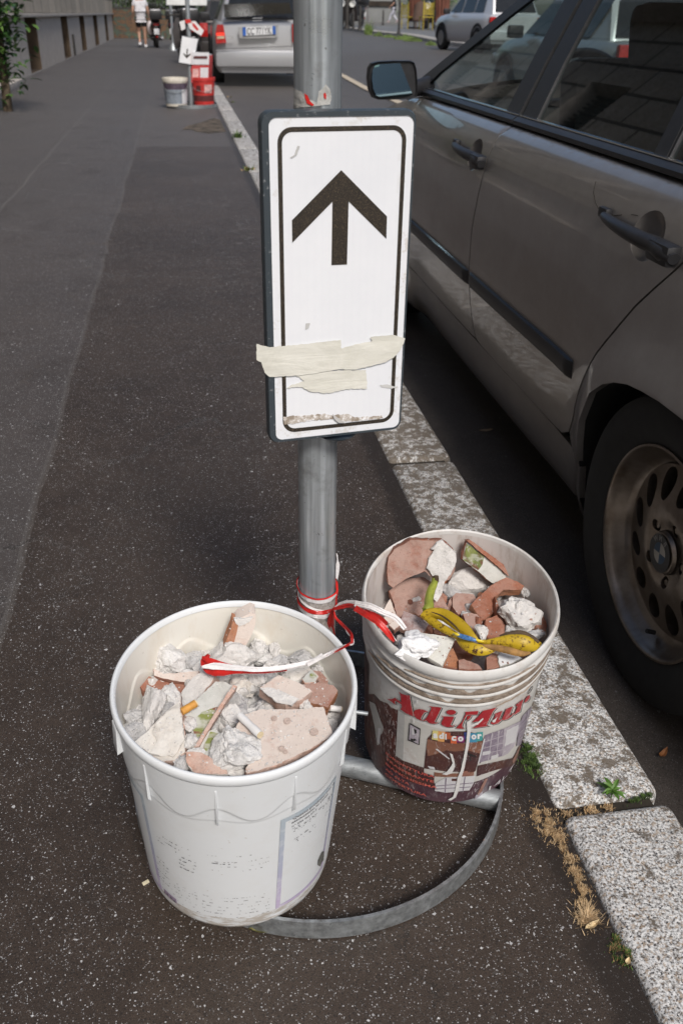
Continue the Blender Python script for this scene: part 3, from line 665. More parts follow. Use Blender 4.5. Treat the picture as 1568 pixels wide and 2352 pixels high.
# framed print on the wall
lp(CC, [(395, 240), (487, 290), (478, 428), (383, 388)], P_blk, 3, rag=0); lp(CC, [(402, 254), (480, 297), (471, 418), (391, 380)], P_lil, 4, rag=0)
lp(CC, [(418, 275), (432, 285), (442, 340), (415, 335)], P_whi, 5); lp(CC, [(432, 285), (455, 300), (455, 325), (440, 330)], P_blk, 5); lp(CC, [(408, 368), (440, 370), (460, 385), (430, 395), (408, 388)], P_blk, 5, rag=1.5)
# lettering
let = {
 'A': (CA, [(300, 150), (355, 195), (430, 215), (515, 225), (548, 420), (590, 640), (450, 580), (330, 495), (355, 482), (362, 440), (358, 405), (310, 375), (250, 330), (232, 355), (243, 412), (225, 400), (150, 340), (80, 302), (170, 302), (250, 270), (248, 290), (300, 330), (353, 365), (345, 270), (332, 205)]),
 'd': (CA, [(590, 560), (620, 508), (700, 490), (800, 505), (885, 552), (840, 543), (800, 560), (755, 615), (728, 680), (745, 706), (790, 710), (840, 655), (880, 590), (905, 540), (938, 470), (880, 425), (950, 440), (1130, 455), (1060, 600), (990, 740), (1010, 757), (1082, 737), (1030, 770), (950, 780), (880, 760), (838, 712), (800, 722), (740, 716), (650, 680), (600, 620)]),
 'i': (CA, [(1110, 615), (1160, 630), (1372, 635), (1335, 720), (1297, 800), (1330, 818), (1405, 785), (1350, 830), (1250, 845), (1160, 820), (1118, 780), (1130, 730), (1172, 660)]),
 'dot': (CA, [(1310+95*cos(t*pi/8), 550+50*sin(t*pi/8)) for t in range(16)]),
 'M1': (CB, [(-60, 868), (-20, 815), (20, 780), (60, 730), (100, 640), (130, 575), (108, 542), (370, 525), (355, 595), (150, 603), (85, 720), (58, 800), (68, 850), (105, 870)]),
 'M2': (CB, [(150, 620), (240, 615), (205, 670), (150, 712)]),
 'M3': (CB, [(460, 520), (590, 490), (725, 455), (655, 530), (600, 640), (520, 805), (590, 815), (400, 845), (240, 865), (320, 825), (372, 725), (245, 750), (350, 650)]),
 'u': (CB, [(680, 583), (838, 520), (760, 695), (790, 702), (822, 690), (862, 590), (900, 490), (1035, 435), (963, 615), (985, 625), (1045, 560), (1050, 580), (1000, 640), (930, 690), (860, 708), (822, 700), (740, 770), (660, 792), (610, 778), (608, 752), (648, 715), (690, 625)]),
 'r': (CB, [(1085, 412), (1160, 350), (1238, 300), (1210, 380), (1170, 540), (1040, 615), (1090, 520), (1120, 430), (1100, 440)]),
 'r2': (CB, [(1248, 360), (1270, 300), (1310, 245), (1345, 222), (1365, 232), (1350, 290), (1300, 350), (1262, 370)])}
for k_, (C_, P_) in let.items():
    sh = [(x_+24, y_+20) for x_, y_ in P_]
    vs, fs = conepoly(BRt, C_(sh), .0020, 4.); MB().add(vs, fs).build('lettering_shadow', P_blk, br)
    mid = [(x_+9, y_+8) for x_, y_ in P_]
    vs, fs = conepoly(BRt, C_(mid), .0023, 4.); MB().add(vs, fs).build('lettering_outline', P_cream, br)
    vs, fs = conepoly(BRt, C_(P_), .0026, 4.); MB().add(vs, fs).build('lettering', P_red, br)
def chartext(s, C, xy, hh, mat, lvl, bold=.04, width=None, slope=0., shear=0.):
    vs, fs = textmesh(s, bold, shear); x0 = min(v.x for v in vs); x1 = max(v.x for v in vs); wd = width or (x1-x0)*hh/.7
    P = [(xy[0]+(v.x-x0)/(x1-x0)*wd, xy[1]+(v.x-x0)/(x1-x0)*wd*slope-v.y/.7*hh) for v in vs]
    out = [BRt.on(*C([p])[0], .0006+lvl*.00035) for p in P]; return MB().add(out, fs).build('printed_text', mat, br, smooth=False)
sq = [([(588, 300), (634, 305), (631, 385), (580, 375)], (.70, .62, .25)), ([(634, 305), (690, 312), (684, 397), (631, 392)], (.72, .36, .12)), ([(690, 312), (735, 320), (733, 375), (686, 372)], (.45, .10, .04)),
      ([(735, 345), (792, 350), (786, 412), (735, 408)], (.62, .13, .05)), ([(792, 345), (850, 348), (848, 402), (786, 400)], (.22, .03, .14)), ([(846, 315), (868, 315), (860, 375), (850, 375)], (.03, .05, .20)),
      ([(895, 322), (955, 325), (950, 400), (889, 400)], (.06, .28, .45)), ([(950, 317), (1003, 312), (998, 385), (948, 395)], (.07, .33, .33))]
for pts, c_ in sq: lp(CC, pts, printed('colour chip', c_, c_, .35), 5, 'colour_chip', rag=0)
P_lt = simple('white lettering', (.78, .78, .78), .5)
for ch, x_, y_, wd in (('a', 592, 358, 38), ('d', 640, 364, 42), ('i', 690, 370, 14), ('c', 742, 380, 40), ('o', 795, 384, 46), ('o', 905, 368, 42), ('r', 955, 364, 36)):
    chartext(ch, CC, (x_, y_), 46 if ch in 'di' else 50, P_lt, 7, .06, wd)
# small print block
P_rt = printed('red small print', (.60, .10, .08), (.62, .16, .12), .4)
A0 = hitc(BRt, CC, (205, 500)); A1 = hitc(BRt, CC, (605, 680))
rowv = [hitc(BRt, CC, (205, yy))[1] for yy in (500, 545, 590, 635, 678)]
for j, (s_, fr) in enumerate((('IDROPITTURA', 1.), ('TRASPIRANTE', 1.), ('BIANCHISSIMA', 1.07), ('AD ALTA', .55), ('COPERTURA', .9))):
    va = rowv[j]; conetext(BRt, s_, (A0[0], va), (A0[0]+(A1[0]-A0[0])*fr, va), .0064, .0028, .02).build('printed_text', P_rt, br, smooth=False)
P_w2 = printed('white small print', (.62, .60, .62), (.5, .48, .5), .5, wearc=(.2, .1, .1))
A0 = hitc(BRt, CC, (1045, 805)); A1 = hitc(BRt, CC, (1292, 640)); conetext(BRt, '14LT e', A0, (A1[0], A0[1]), .0125, .0028, .0).build('printed_text', P_w2, br, smooth=False)
mb = MB(); c_ = CB([(1382, 135)])[0]; th_c, v_c = BRt.hit(*c_)
mb.tube([BRt.cone(th_c+.0065/.135*cos(t*pi/12)*.9, v_c+.0062*sin(t*pi/12), .0012) for t in range(25)], .0004, 5, cap=False); mb.build('printed_text', P_blk, br)
conetext(BRt, 'R', (th_c-.02, v_c-.003), (th_c+.02, v_c-.003), .006, .0012, 0).build('printed_text', P_blk, br, smooth=False)
# white paint drips
M_drip = simple('dried white paint', (.72, .71, .70), .5, var=.05, bump=.3)
for pts in ([(868, 225), (905, 200), (900, 300), (886, 420), (865, 520), (848, 610), (815, 720), (800, 800), (775, 860), (735, 885), (712, 878), (755, 850), (772, 790), (790, 700), (820, 620), (842, 520), (862, 410), (872, 300)],
            [(728, 485), (752, 495), (768, 560), (770, 600), (745, 655), (700, 670), (665, 662), (705, 640), (735, 600), (752, 570), (738, 520)]):
    P = ragged(CC(pts), 2., .35, 5); vs, fs = sheet2d(P, lambda x_, y_: BRt.on(x_, y_, .0034), 3.); MB().add(vs, fs).build('paint_drip', M_drip, br)
for pts in ([(455, 40), (472, 42), (470, 68), (458, 70)], [(438, 75), (445, 75), (446, 95), (438, 95)], [(428, 195), (440, 195), (442, 232), (430, 235)], [(1110, 190), (1120, 180), (1100, 225), (1085, 230), (1075, 215)], [(895, 250), (960, 225), (1000, 190), (1005, 200), (960, 245), (905, 262)]):
    P = ragged(CC(pts), 2., .3, 5); vs, fs = sheet2d(P, lambda x_, y_: BRt.on(x_, y_, .0034), 3.); MB().add(vs, fs).build('paint_drip', M_drip, br)
# ------------------------------------------------------------------ rubble
def dusty(name, c, dust, amt, sc=30., rough=.92, bump=.7):
    a = NM(name, rough, spec=.2); n1 = a.noise(sc, 7, .72); n2 = a.noise(sc*7, 4, .7)
    k = a.mix(a.ramp(n2, [(.3, 0.), (.7, 1.)]), tuple(V(c)*.82), tuple(V(c)*1.12))
    k = a.mix(a.ramp(n1, [(.5-amt*.25, 0.), (.62-amt*.2, min(1., amt*1.4))]), k, dust)
    g = a.ramp(a.noise(sc*16, 2), [(.66, 0.), (.70, 1.)]); k = a.mix(a.math('MULTIPLY', g, .45), k, tuple(V(c)*.45))
    a.color(k); a.bump(a.math('ADD', a.noise(sc*4, 6, .75), a.math('MULTIPLY', n2, .5)), bump, .004); return a.m
R_mort = dusty('pale mortar', (.70, .685, .67), (.80, .79, .775), .5, 26., bump=1.)
R_mort2 = dusty('grey mortar', (.52, .515, .515), (.66, .65, .645), .5, 30., bump=1.)
R_plast = dusty('white plaster', (.72, .70, .675), (.58, .56, .54), .4, 16., bump=.8)
R_cream = dusty('cream plaster slab', (.62, .575, .52), (.72, .70, .66), .55, 14., bump=.5)
R_pink = dusty('dusty pink tile', (.52, .37, .305), (.64, .56, .505), .7, 20., bump=.35)
R_pinke = dusty('pink tile edge', (.58, .36, .28), (.64, .52, .46), .4, 40., bump=.6)
R_terra = dusty('terracotta', (.33, .135, .085), (.40, .245, .195), .38, 26., bump=.6)
R_terra2 = dusty('dusty terracotta', (.33, .165, .125), (.44, .32, .275), .5, 22., bump=.5)
R_orange = dusty('orange brick', (.44, .19, .10), (.50, .30, .22), .3, 30., bump=.8)
R_purple = dusty('speckled purple tile', (.34, .23, .215), (.60, .55, .55), .35, 60., bump=.4)
R_glaze = dusty('old pale glaze', (.50, .50, .46), (.60, .60, .57), .5, 20., .35, .2)
R_white = dusty('cream ceramic', (.66, .65, .60), (.60, .59, .54), .2, 12., .3, .1)
def ptile(name, cols):
    a = NM(name, .4); n_ = a.noise(22., 4, .6, dist=1.5); c = a.ramp(n_, cols); st = a.ramp(a.noise((20., 160., 20.), 2), [(.5, 0.), (.56, .5)])
    c = a.mix(st, c, (.50, .50, .44)); du = a.ramp(a.noise(70., 5, .7), [(.55, 0.), (.65, .5)]); c = a.mix(du, c, (.58, .56, .52)); a.color(c); return a.m
R_green = ptile('green patterned glaze', [(.38, (.52, .52, .46)), (.46, (.22, .25, .07)), (.56, (.26, .28, .09)), (.62, (.22, .08, .06)), (.7, (.30, .32, .12))])
R_green2 = ptile('green and brown glaze', [(.38, (.15, .07, .04)), (.46, (.12, .15, .04)), (.58, (.20, .22, .06)), (.66, (.42, .42, .36))])
class Plane:
    def __init__(s, p, n): s.p = V(p); s.n = V(n).normalized()
    def at(s, px, py, o=0.): return atpl(px, py, s.p+s.n*o, s.n)
def pl(px, py, z, nx=0., ny=0.): return Plane(at(px, py, z), (nx, ny, 1))
def ply(px, py, Y, n): return Plane(aty(px, py, Y), (n[0], -1, n[1]))
def rockmesh(size, seed, sub=4, cuts=15, rough=.07, fine=.04):
    rr = random.Random(seed); bm = bmesh.new(); bmesh.ops.create_icosphere(bm, subdivisions=sub, radius=1)
    planes = []
    for k in range(cuts):
        nv = V((rr.gauss(0, 1), rr.gauss(0, 1), rr.gauss(0, 1))).normalized(); planes.append((nv, rr.uniform(.50, .84)))
    s0 = V((seed*3.1, seed*1.7, 0)); avg = sum(size)/3
    for v in bm.verts:
        p = v.co.copy()
        for nv, d in planes:
            k = p.dot(nv)
            if k > d: p -= nv*(k-d)*.93
        dn = p.normalized()
        p += dn*(noise.noise(p*1.6+s0)*rough*2 + noise.noise(p*4.5+s0)*rough*.8 + noise.noise(p*11+s0)*fine*1.5)
        v.co = V((p.x*size[0], p.y*size[1], p.z*size[2]))*.62
        v.co += dn*(noise.noise(v.co*700+s0)*.0005+noise.noise(v.co*420+s0)*.0008+noise.noise(v.co*200+s0)*.0011)
    vs = [v.co.copy() for v in bm.verts]; fs = [tuple(v.index for v in f.verts) for f in bm.faces]; bm.free(); return vs, fs
RN = [0]
def rockobj(name, c, size, rot, mat, seed, label, cat, group=None, parent=None, sub=4, **kw):
    vs, fs = rockmesh(size, seed, sub, **kw); R = Matrix.Rotation(rot[2], 3, 'Z') @ Matrix.Rotation(rot[1], 3, 'Y') @ Matrix.Rotation(rot[0], 3, 'X')
    mb = MB().add([V(c)+R @ v for v in vs], fs); return mb.build(name, mat, parent, angle=26, label=label, cat=cat, group=group)
def rock(px, py, wpx, hpx, z, mat, label, seed=None, rot=0., tilt=0., cat='rubble lump', group=None, name='mortar_lump', thick=.75, **kw):
    """lump seen at pixel px,py about wpx by hpx pixels across, centred at height z"""
    c = at(px, py, z); dep = (c-O).dot(CF); sx = wpx*dep/2040; sy = hpx*dep/2040*1.08
    RN[0] += 1; seed = seed or RN[0]*13
    c = c - V((0, 0, min(sx, sy)*.12))
    return rockobj(name, c, (sx*.98, sy*1.0, min(sx, sy)*thick*1.15), (tilt+.35, 0, rot), mat, seed, label, cat, group, **kw)
def shard(name, pts, plane, thick, mats, label, cat, seed=1, rag=.0012, step=.008, parent=None, group=None, rough=.0005, down=None):
    """broken plate: pixel outline laid on a tilted plane, ragged edge, real thickness. mats=(face, edge)"""
    P3 = [plane.at(*p) for p in pts]; n_ = plane.n; u = (V((1, 0, 0))-n_*n_.x).normalized(); v = n_.cross(u); o = P3[0]
    P2 = [((p-o).dot(u), (p-o).dot(v)) for p in P3]; R2 = ragged(P2, step*.5, rag*.5, seed)
    def rise(x, y): return rough*noise.noise(V((x*60, y*60, seed)))*2+rough*noise.noise(V((x*250, y*250, seed)))
    vs, fs = sheet2d(R2, lambda x, y: o+u*x+v*y+n_*rise(x, y), step, seed)
    mb = MB().add(vs, fs, 0); N = len(R2); rr = random.Random(seed+5)
    cx = sum(p[0] for p in R2)/N; cy = sum(p[1] for p in R2)/N; rings = []
    d = (down or n_)
    for t in (0, .12, .5, .88, 1.):
        row = []
        for i, (x, y) in enumerate(R2):
            k = 1.-.0*t; j = rag*(noise.noise(V((x*180, y*180, t*3+seed)))*1.6)*(1 if 0 < t else 0) + (rag*.5 if 0 < t < 1 else 0)
            dv = V((x-cx, y-cy)).normalized() if (abs(x-cx)+abs(y-cy)) > 1e-6 else V((0, 0))
            xx, yy = x+dv.x*j, y+dv.y*j; row.append(o+u*xx+v*yy-d*thick*t+(n_*rise(x, y) if t == 0 else V()))
        rings.append(row)
    b = [q for r_ in rings for q in r_]
    mb.add(b, [(i*N+k, i*N+(k+1) % N, (i+1)*N+(k+1) % N, (i+1)*N+k) for i in range(4) for k in range(N)], 1)
    mb.add(rings[-1], [tuple(range(N))], 1)
    return mb.build(name, list(mats), parent, angle=32, label=label, cat=cat, group=group, weld=True)
C7 = lambda pts: T((400, 2150), 1.568, pts)
C8 = lambda pts: T((1330, 1950), 1.96, pts)
def c7(x, y): return C7([(x, y)])[0]
def c8(x, y): return C8([(x, y)])[0]
K = .3906; K8 = .3125
WB = 'in the large white bucket'; PB = 'in the printed bucket'
DL = .020; DR = .038
# bed of crumbs under everything
def bed(B, zc, amp, rad, name, mat, label, seed):
    def f(u, v):
        r = rad*u; a_ = 2*pi*v; x, y = r*cos(a_), r*sin(a_); h = zc+amp*(1-u*u)+.012*noise.noise(V((x*30, y*30, seed)))+.006*noise.noise(V((x*90, y*90, seed)))+.003*noise.noise(V((x*220, y*220, seed)))
        return B.w((x, y, h))
    return MB().grid(f, 60, 150).build(name, mat, label=label, cat='rubble', kind='stuff')
bed(BL, .240, .026, .1405, 'mortar_crumbs', R_mort, 'pale mortar crumbs lying between the bigger lumps '+WB, 2.)
bed(BRt, .235, .018, .132, 'brick_crumbs', dusty('brick crumbs', (.40, .33, .30), (.52, .48, .46), .5, 40., bump=1.), 'grey and pink crumbs between the shards '+PB, 5.)
# ---- left bucket: low, filler lumps first
rr = random.Random(21)
for k in range(95):
    a_ = rr.uniform(0, 2*pi); r = .132*sqrt(rr.random()); s_ = rr.choice((.012, .016, .02, .026))
    p = BL.w((r*cos(a_), r*sin(a_), .262+.020*(1-(r/.132)**2)+rr.uniform(-.006, .005)))
    rockobj('mortar_lump', p, (s_*rr.uniform(.8, 1.3), s_*rr.uniform(.8, 1.2), s_*.9), (rr.uniform(0, 3), rr.uniform(0, 3), rr.uniform(0, 3)), rr.choice((R_mort, R_mort, R_mort2, R_plast)), 300+k,
            'small pale mortar lump wedged among the big pieces in the large white bucket', 'rubble lump', 'small mortar lumps in the large white bucket', sub=3)
def r7(x, y, w_, h_, z, mat, label, **kw): return rock(*c7(x, y), w_*K, h_*K, z+DL, mat, label, **kw)
r7(365, 490, 190, 190, .315, R_mort, 'big pale mortar lump at the back left '+WB, rot=.6)
r7(510, 525, 140, 120, .305, R_mort2, 'grey lump just left of the red tape end '+WB, rot=.2)
r7(640, 405, 140, 80, .295, R_mort2, 'dark grey lump behind the upright brick '+WB, rot=.2)
r7(740, 478, 300, 160, .325, R_plast, 'long white plaster lump behind the red tape '+WB, rot=.12, thick=.8)
r7(888, 430, 125, 120, .305, R_mort, 'rounded lump to the right of the upright brick '+WB)
r7(905, 395, 70, 60, .298, R_mort, 'small knobbly lump at the back wall '+WB)
r7(975, 385, 80, 55, .292, R_mort, 'flat small lump touching the back wall '+WB)
r7(990, 448, 80, 115, .31, R_plast, 'tall white lump right of centre at the back '+WB, rot=-.3)
r7(920, 500, 130, 70, .305, R_mort, 'mortar lump under the white tape near the back '+WB)
r7(1145, 488, 175, 100, .318, R_mort2, 'oval grey lump resting on a brick at the right wall '+WB, rot=-.1)
r7(1040, 510, 120, 80, .31, R_mort2, 'grey mortar lump beside the oval grey one '+WB)
r7(970, 530, 95, 60, .315, R_plast, 'white lump just above the tape, right of centre '+WB)
r7(1110, 592, 170, 80, .312, R_cream, 'cream plaster lump below the tape at the right '+WB, rot=.2)
r7(268, 755, 130, 270, .318, R_plast, 'tall white plaster slab leaning on the left wall '+WB, rot=-.12, thick=.9)
r7(382, 700, 115, 150, .31, R_mort, 'pale lump between tall white slab and pink edged block '+WB, rot=.4)
r7(148, 838, 110, 90, .30, R_mort2, 'small grey lump against the left wall '+WB)
r7(168, 925, 140, 95, .305, R_mort2, 'grey lump low on the left wall '+WB, rot=.5)
r7(790, 655, 150, 160, .312, R_cream, 'cream lump at the very middle of the pile '+WB, rot=.4)
r7(845, 630, 80, 140, .306, R_mort, 'slanting grey white sliver in the middle '+WB, rot=-.6)
r7(890, 608, 100, 105, .318, R_plast, 'white lump left of the flat brick block '+WB)
r7(965, 615, 70, 60, .31, R_mort, 'little lump behind the flat brick block '+WB)
r7(1165, 772, 95, 60, .325, R_plast, 'small white plaster lump on top of the orange brick '+WB)
r7(735, 820, 120, 110, .318, R_mort, 'pale lump above the white cigarette '+WB)
r7(805, 748, 60, 55, .31, R_mort2, 'rounded small grey lump near the middle '+WB)
r7(740, 750, 80, 55, .31, R_mort, 'flat pale lump beside the rounded small one '+WB)
r7(860, 805, 200, 50, .30, R_mort, 'row of crumbly mortar above the big pink tile '+WB)
r7(940, 765, 110, 70, .30, R_mort2, 'grey lump under the flat brick block '+WB)
r7(655, 895, 60, 60, .30, R_mort2, 'small grey lump right of the pink edged tile '+WB)
r7(705, 918, 70, 110, .298, R_pinke, 'small pinkish lump between tile and rough lump '+WB)
r7(482, 890, 90, 90, .325, R_plast, 'white plaster lump beside the green tile '+WB)
r7(492, 985, 80, 85, .325, R_plast, 'white plaster lump below the first, left of green tile '+WB)
r7(530, 1045, 110, 50, .32, R_mort, 'flat pale lump at the foot of the green tile '+WB)
r7(765, 1020, 265, 260, .335, R_mort, 'largest rough white mortar lump at the front '+WB, rot=.5, thick=.65, rough=.13, fine=.05)
r7(430, 1108, 95, 95, .315, R_mort2, 'dark grey lump at the front rim '+WB)
r7(770, 1168, 110, 35, .315, R_plast, 'white sliver touching the front rim '+WB)
r7(1335, 840, 90, 60, .29, R_mort2, 'grey lump low at the right wall '+WB)
r7(1245, 560, 70, 60, .30, R_mort, 'small lump at the right wall behind the bricks '+WB)
def s7(name, pts, ref, z, nrm, th, mats, label, cat='tile shard', **kw): return shard(name, C7(pts), pl(*c7(*ref), z+DL, *nrm), th, mats, label, cat, **kw)
s7('brick_shard', [(275, 560), (340, 590), (540, 575), (545, 600), (470, 640), (340, 620), (280, 600)], (400, 600), .312, (0, -.5), .014, (R_pink, R_terra), 'flat brick sliver behind the tall white slab '+WB, 'brick shard', seed=3)
s7('brick_shard', [(200, 665), (250, 605), (330, 640), (480, 640), (440, 710), (330, 690), (215, 690)], (330, 660), .300, (0, -.3), .02, (R_terra, R_terra), 'darker brick piece under the flat brick sliver '+WB, 'brick shard', seed=4)
s7('mortar_block', [(440, 700), (505, 615), (560, 580), (640, 600), (600, 660), (540, 740), (450, 785)], (540, 670), .322, (-.25, -.45), .022, (R_plast, R_pinke), 'pale block with a pink left edge above the green tile '+WB, 'rubble lump', seed=5, rough=.0015)
s7('plaster_slab', [(165, 990), (260, 905), (335, 830), (432, 742), (445, 860), (462, 1050), (400, 1100), (332, 1108), (240, 1050)], (330, 950), .328, (-.15, -.42), .016, (R_cream, R_pinke), 'big cream plaster slab with pink broken edge at front left '+WB, 'plaster slab', seed=6, rough=.0012)
s7('plaster_slab', [(290, 880), (380, 800), (430, 760), (445, 870), (450, 990), (390, 1075), (255, 1060), (300, 980), (275, 930)], (350, 930), .3325, (-.15, -.42), .006, (R_cream, R_cream), 'raised plaster layer lying on the cream slab '+WB, 'plaster slab', seed=16, rough=.0015)
t_ = s7('tile_shard', [(450, 830), (540, 730), (640, 636), (700, 640), (742, 660), (640, 830), (520, 1015), (490, 960), (520, 870)], (600, 820), .325, (.18, -.38), .012, (R_glaze, R_pinke), 'glazed tile shard with green leaf pattern and pink edge '+WB, seed=7)
pp_ = pl(*c7(600, 820), .325+DL, .18, -.38)
def decal(name, C, pts, plane, off, mat, parent, step=.006, seed=1, rag=.0006):
    P3 = [plane.at(*p, off) for p in C(pts)]; n_ = plane.n; u = (V((1, 0, 0))-n_*n_.x).normalized(); v = n_.cross(u); o = P3[0]
    P2 = ragged([((p-o).dot(u), (p-o).dot(v)) for p in P3], step*.6, rag, seed); vs, fs = sheet2d(P2, lambda x, y: o+u*x+v*y, step, seed)
    return MB().add(vs, fs).build(name, mat, parent, smooth=False)
decal('leaf_pattern', C7, [(505, 875), (560, 815), (650, 785), (665, 790), (590, 900), (520, 990), (512, 930)], pp_, .0016, R_green, t_)
e_ = s7('tile_shard', [(745, 655), (768, 665), (700, 760), (545, 1015), (518, 1015), (600, 880), (700, 720)], (640, 840), .334, (.18, -.38), .014, (R_pinke, R_pinke), 'long thin pink tile strip lying across the green tile '+WB, seed=8, rag=.0008)
t2 = s7('tile_shard', [(520, 1010), (590, 930), (640, 910), (695, 975), (650, 1020), (625, 1080), (560, 1060)], (600, 1000), .318, (.1, -.3), .01, (R_glaze, R_pinke), 'lower glazed tile shard with green stripes '+WB, seed=9)
decal('stripe_pattern', C7, [(560, 1045), (610, 930), (665, 945), (640, 1000), (575, 1055)], pl(*c7(600, 1000), .318+DL, .1, -.3), .0016, R_green, t2)
s7('brick_block', [(900, 672), (1012, 598), (1120, 640), (1205, 690), (1150, 740), (1052, 775)], (1050, 690), .338, (.0, -.25), .020, (R_pink, R_pinke), 'flat square brick block with plaster crust, right of centre '+WB, 'brick block', seed=10)
s7('plaster_crust', [(902, 672), (960, 672), (1040, 700), (1125, 735), (1085, 772), (1000, 750)], (1050, 690), .3405, (.0, -.25), .003, (R_plast, R_plast), 'white plaster crust on the flat brick block '+WB, 'plaster', seed=11)
s7('brick_block', [(1148, 655), (1250, 640), (1330, 658), (1358, 690), (1300, 790), (1200, 760), (1120, 745)], (1240, 710), .322, (.1, -.3), .024, (R_terra2, R_orange), 'orange brick block by the right wall '+WB, 'brick block', seed=12)
g_ = s7('tile_shard', [(1150, 620), (1205, 565), (1245, 605), (1225, 640), (1165, 642)], (1200, 610), .322, (.1, -.2), .008, (R_glaze, R_pinke), 'tiny glazed tile shard with a green mark '+WB, seed=13)
decal('leaf_pattern', C7, [(1195, 590), (1215, 585), (1235, 605), (1215, 618), (1195, 612)], pl(*c7(1200, 610), .322+DL, .1, -.2), .0016, R_green, g_, seed=3)
s7('brick_shard', [(1215, 570), (1255, 575), (1300, 630), (1300, 655), (1250, 640)], (1250, 610), .308, (.2, -.2), .014, (R_terra2, R_terra2), 'small pink brick chip at the right wall '+WB, 'brick shard', seed=14)
big = s7('floor_tile', [(800, 835), (900, 800), (1090, 800), (1272, 785), (1300, 860), (1332, 948), (1180, 1040), (1000, 1125), (825, 1178), (818, 1145), (890, 1050), (800, 960), (760, 905)], (1040, 960), .334, (.05, -.17), .014, (R_pink, R_pinke), 'largest dusty pink floor tile at front right '+WB, 'floor tile', seed=15, rough=.0004)
R_knot = dusty('red brown knot', (.50, .34, .28), (.60, .49, .43), .6, 60.)
pb = pl(*c7(1040, 960), .334+DL, .05, -.17)
for kx, ky, kr in ((1220, 932, 26), (1030, 1030, 20), (1052, 1050, 14), (985, 852, 18), (1062, 868, 22), (905, 1080, 12)):
    decal('stain_ring', C7, [(kx+kr*cos(t*pi/6), ky+kr*.9*sin(t*pi/6)) for t in range(12)], pb, .0020, R_knot, big, .004, seed=kx)
s7('brick_shard', [(465, 1050), (560, 1055), (700, 1140), (712, 1180), (600, 1182), (520, 1175), (470, 1110)], (590, 1120), .322, (-.1, -.35), .016, (R_pinke, R_cream), 'long pink and cream shard at the front rim '+WB, 'brick shard', seed=17, rough=.0015)
# upright brick
pv = Plane(at(*c7(790, 350), .372), (.1, -1, .35))
mb = MB(); back = V((0, .018, .004))
fm = [pv.at(*c7(*p)) for p in [(748, 300), (775, 268), (850, 230), (878, 242), (875, 300), (850, 370), (822, 420), (750, 450)]]
s_ = MB().prism(fm, back, 0, 0)
upb = s_.build('brick_piece', [R_pink], None, bevel=.002, label='upright brick piece standing near the back wall '+WB, cat='brick piece')
fo = [pv.at(*c7(*p), .0015) for p in [(740, 285), (775, 300), (765, 350), (738, 445), (688, 445), (705, 390), (730, 330)]]
MB().prism(fo, back*.9, 0, 0).build('broken_face', [R_orange], upb, bevel=.001)
fo = [pv.at(*c7(*p), .002) for p in [(748, 268), (800, 268), (862, 255), (840, 285), (812, 300), (780, 312), (760, 295)]]
MB().prism(fo, V((0, .004, .0))).build('plaster_crust', [R_plast], upb, bevel=.0008)
# cigarette ends
def cig(a_, b_, z0, z1, r, parts, label, C):
    A, B_ = at(*C([a_])[0], z0), at(*C([b_])[0], z1); o = None; d = B_-A; first = None; s0 = 0.
    for j, (fr, mt, nm) in enumerate(parts):
        p = [A+d*(s0+(fr)*t) for t in (0, .33, .66, 1)]; rr_ = [r*(1+.06*sin(9*(s0+fr*t)+j)) for t in (0, .33, .66, 1)]
        if first is None: first = MB().tube(p, rr_, 16).build('cigarette_end', mt, None, label=label, cat='cigarette end')
        else: MB().tube(p, [x*1.02 for x in rr_], 16).build(nm, mt, first)
        s0 += fr
M_cp = simple('cigarette paper', (.78, .77, .76), .7, var=.06, scale=60, bump=.2); M_cork = simple('cork filter paper', (.62, .30, .06), .6, var=.25, scale=120); M_ac = simple('filter end', (.62, .52, .34), .9, var=.2, scale=200)
cig((785, 838), (905, 952), .368, .368, .0046, ((.62, M_cp, ''), (.35, M_cp, 'filter'), (.03, M_ac, 'filter_end')), 'white cigarette end lying on the big pink tile', C7)
cig((440, 815), (528, 762), .362, .364, .0048, ((.93, M_cork, ''), (.07, M_ac, 'filter_end')), 'orange cork tipped cigarette end above the green tile', C7)
cig((1310, 792), (1380, 800), .328, .322, .0040, ((.9, M_cp, ''), (.1, M_ac, 'filter_end')), 'white cigarette end by the right wall of the large white bucket', C7)
# ---- right bucket
rr = random.Random(22)
for k in range(60):
    a_ = rr.uniform(0, 2*pi); r = .122*sqrt(rr.random()); s_ = rr.choice((.010, .014, .018, .024)); mt = rr.choice((R_mort2, R_terra2, R_terra, R_mort, R_orange))
    p = BRt.w((r*cos(a_), r*sin(a_), .254+.016*(1-(r/.122)**2)+rr.uniform(-.006, .006)))
    rockobj('rubble_chip', p, (s_*rr.uniform(.8, 1.3), s_*rr.uniform(.8, 1.2), s_*.8), (rr.uniform(0, 3), rr.uniform(0, 3), rr.uniform(0, 3)), mt, 500+k,
            'small chip of brick or mortar lying between the shards in the printed bucket', 'rubble chip', 'small chips in the printed bucket', sub=3)
def r8(x, y, w_, h_, z, mat, label, **kw): return rock(*c8(x, y), w_*K8, h_*K8, z+DR, mat, label, **kw)
def s8(name, pts, ref, z, nrm, th, mats, label, cat='brick shard', **kw): return shard(name, C8(pts), (ply(*c8(*ref), -z, nrm) if z < 0 else pl(*c8(*ref), z+DR, *nrm)), th, mats, label, cat, **kw)
r8(845, 445, 330, 210, .285, R_plast, 'large white plaster lump at the back '+PB, thick=.9, rot=.1)
r8(700, 520, 130, 190, .280, R_mort2, 'grey mortar lump left of the large white one '+PB, rot=.3)
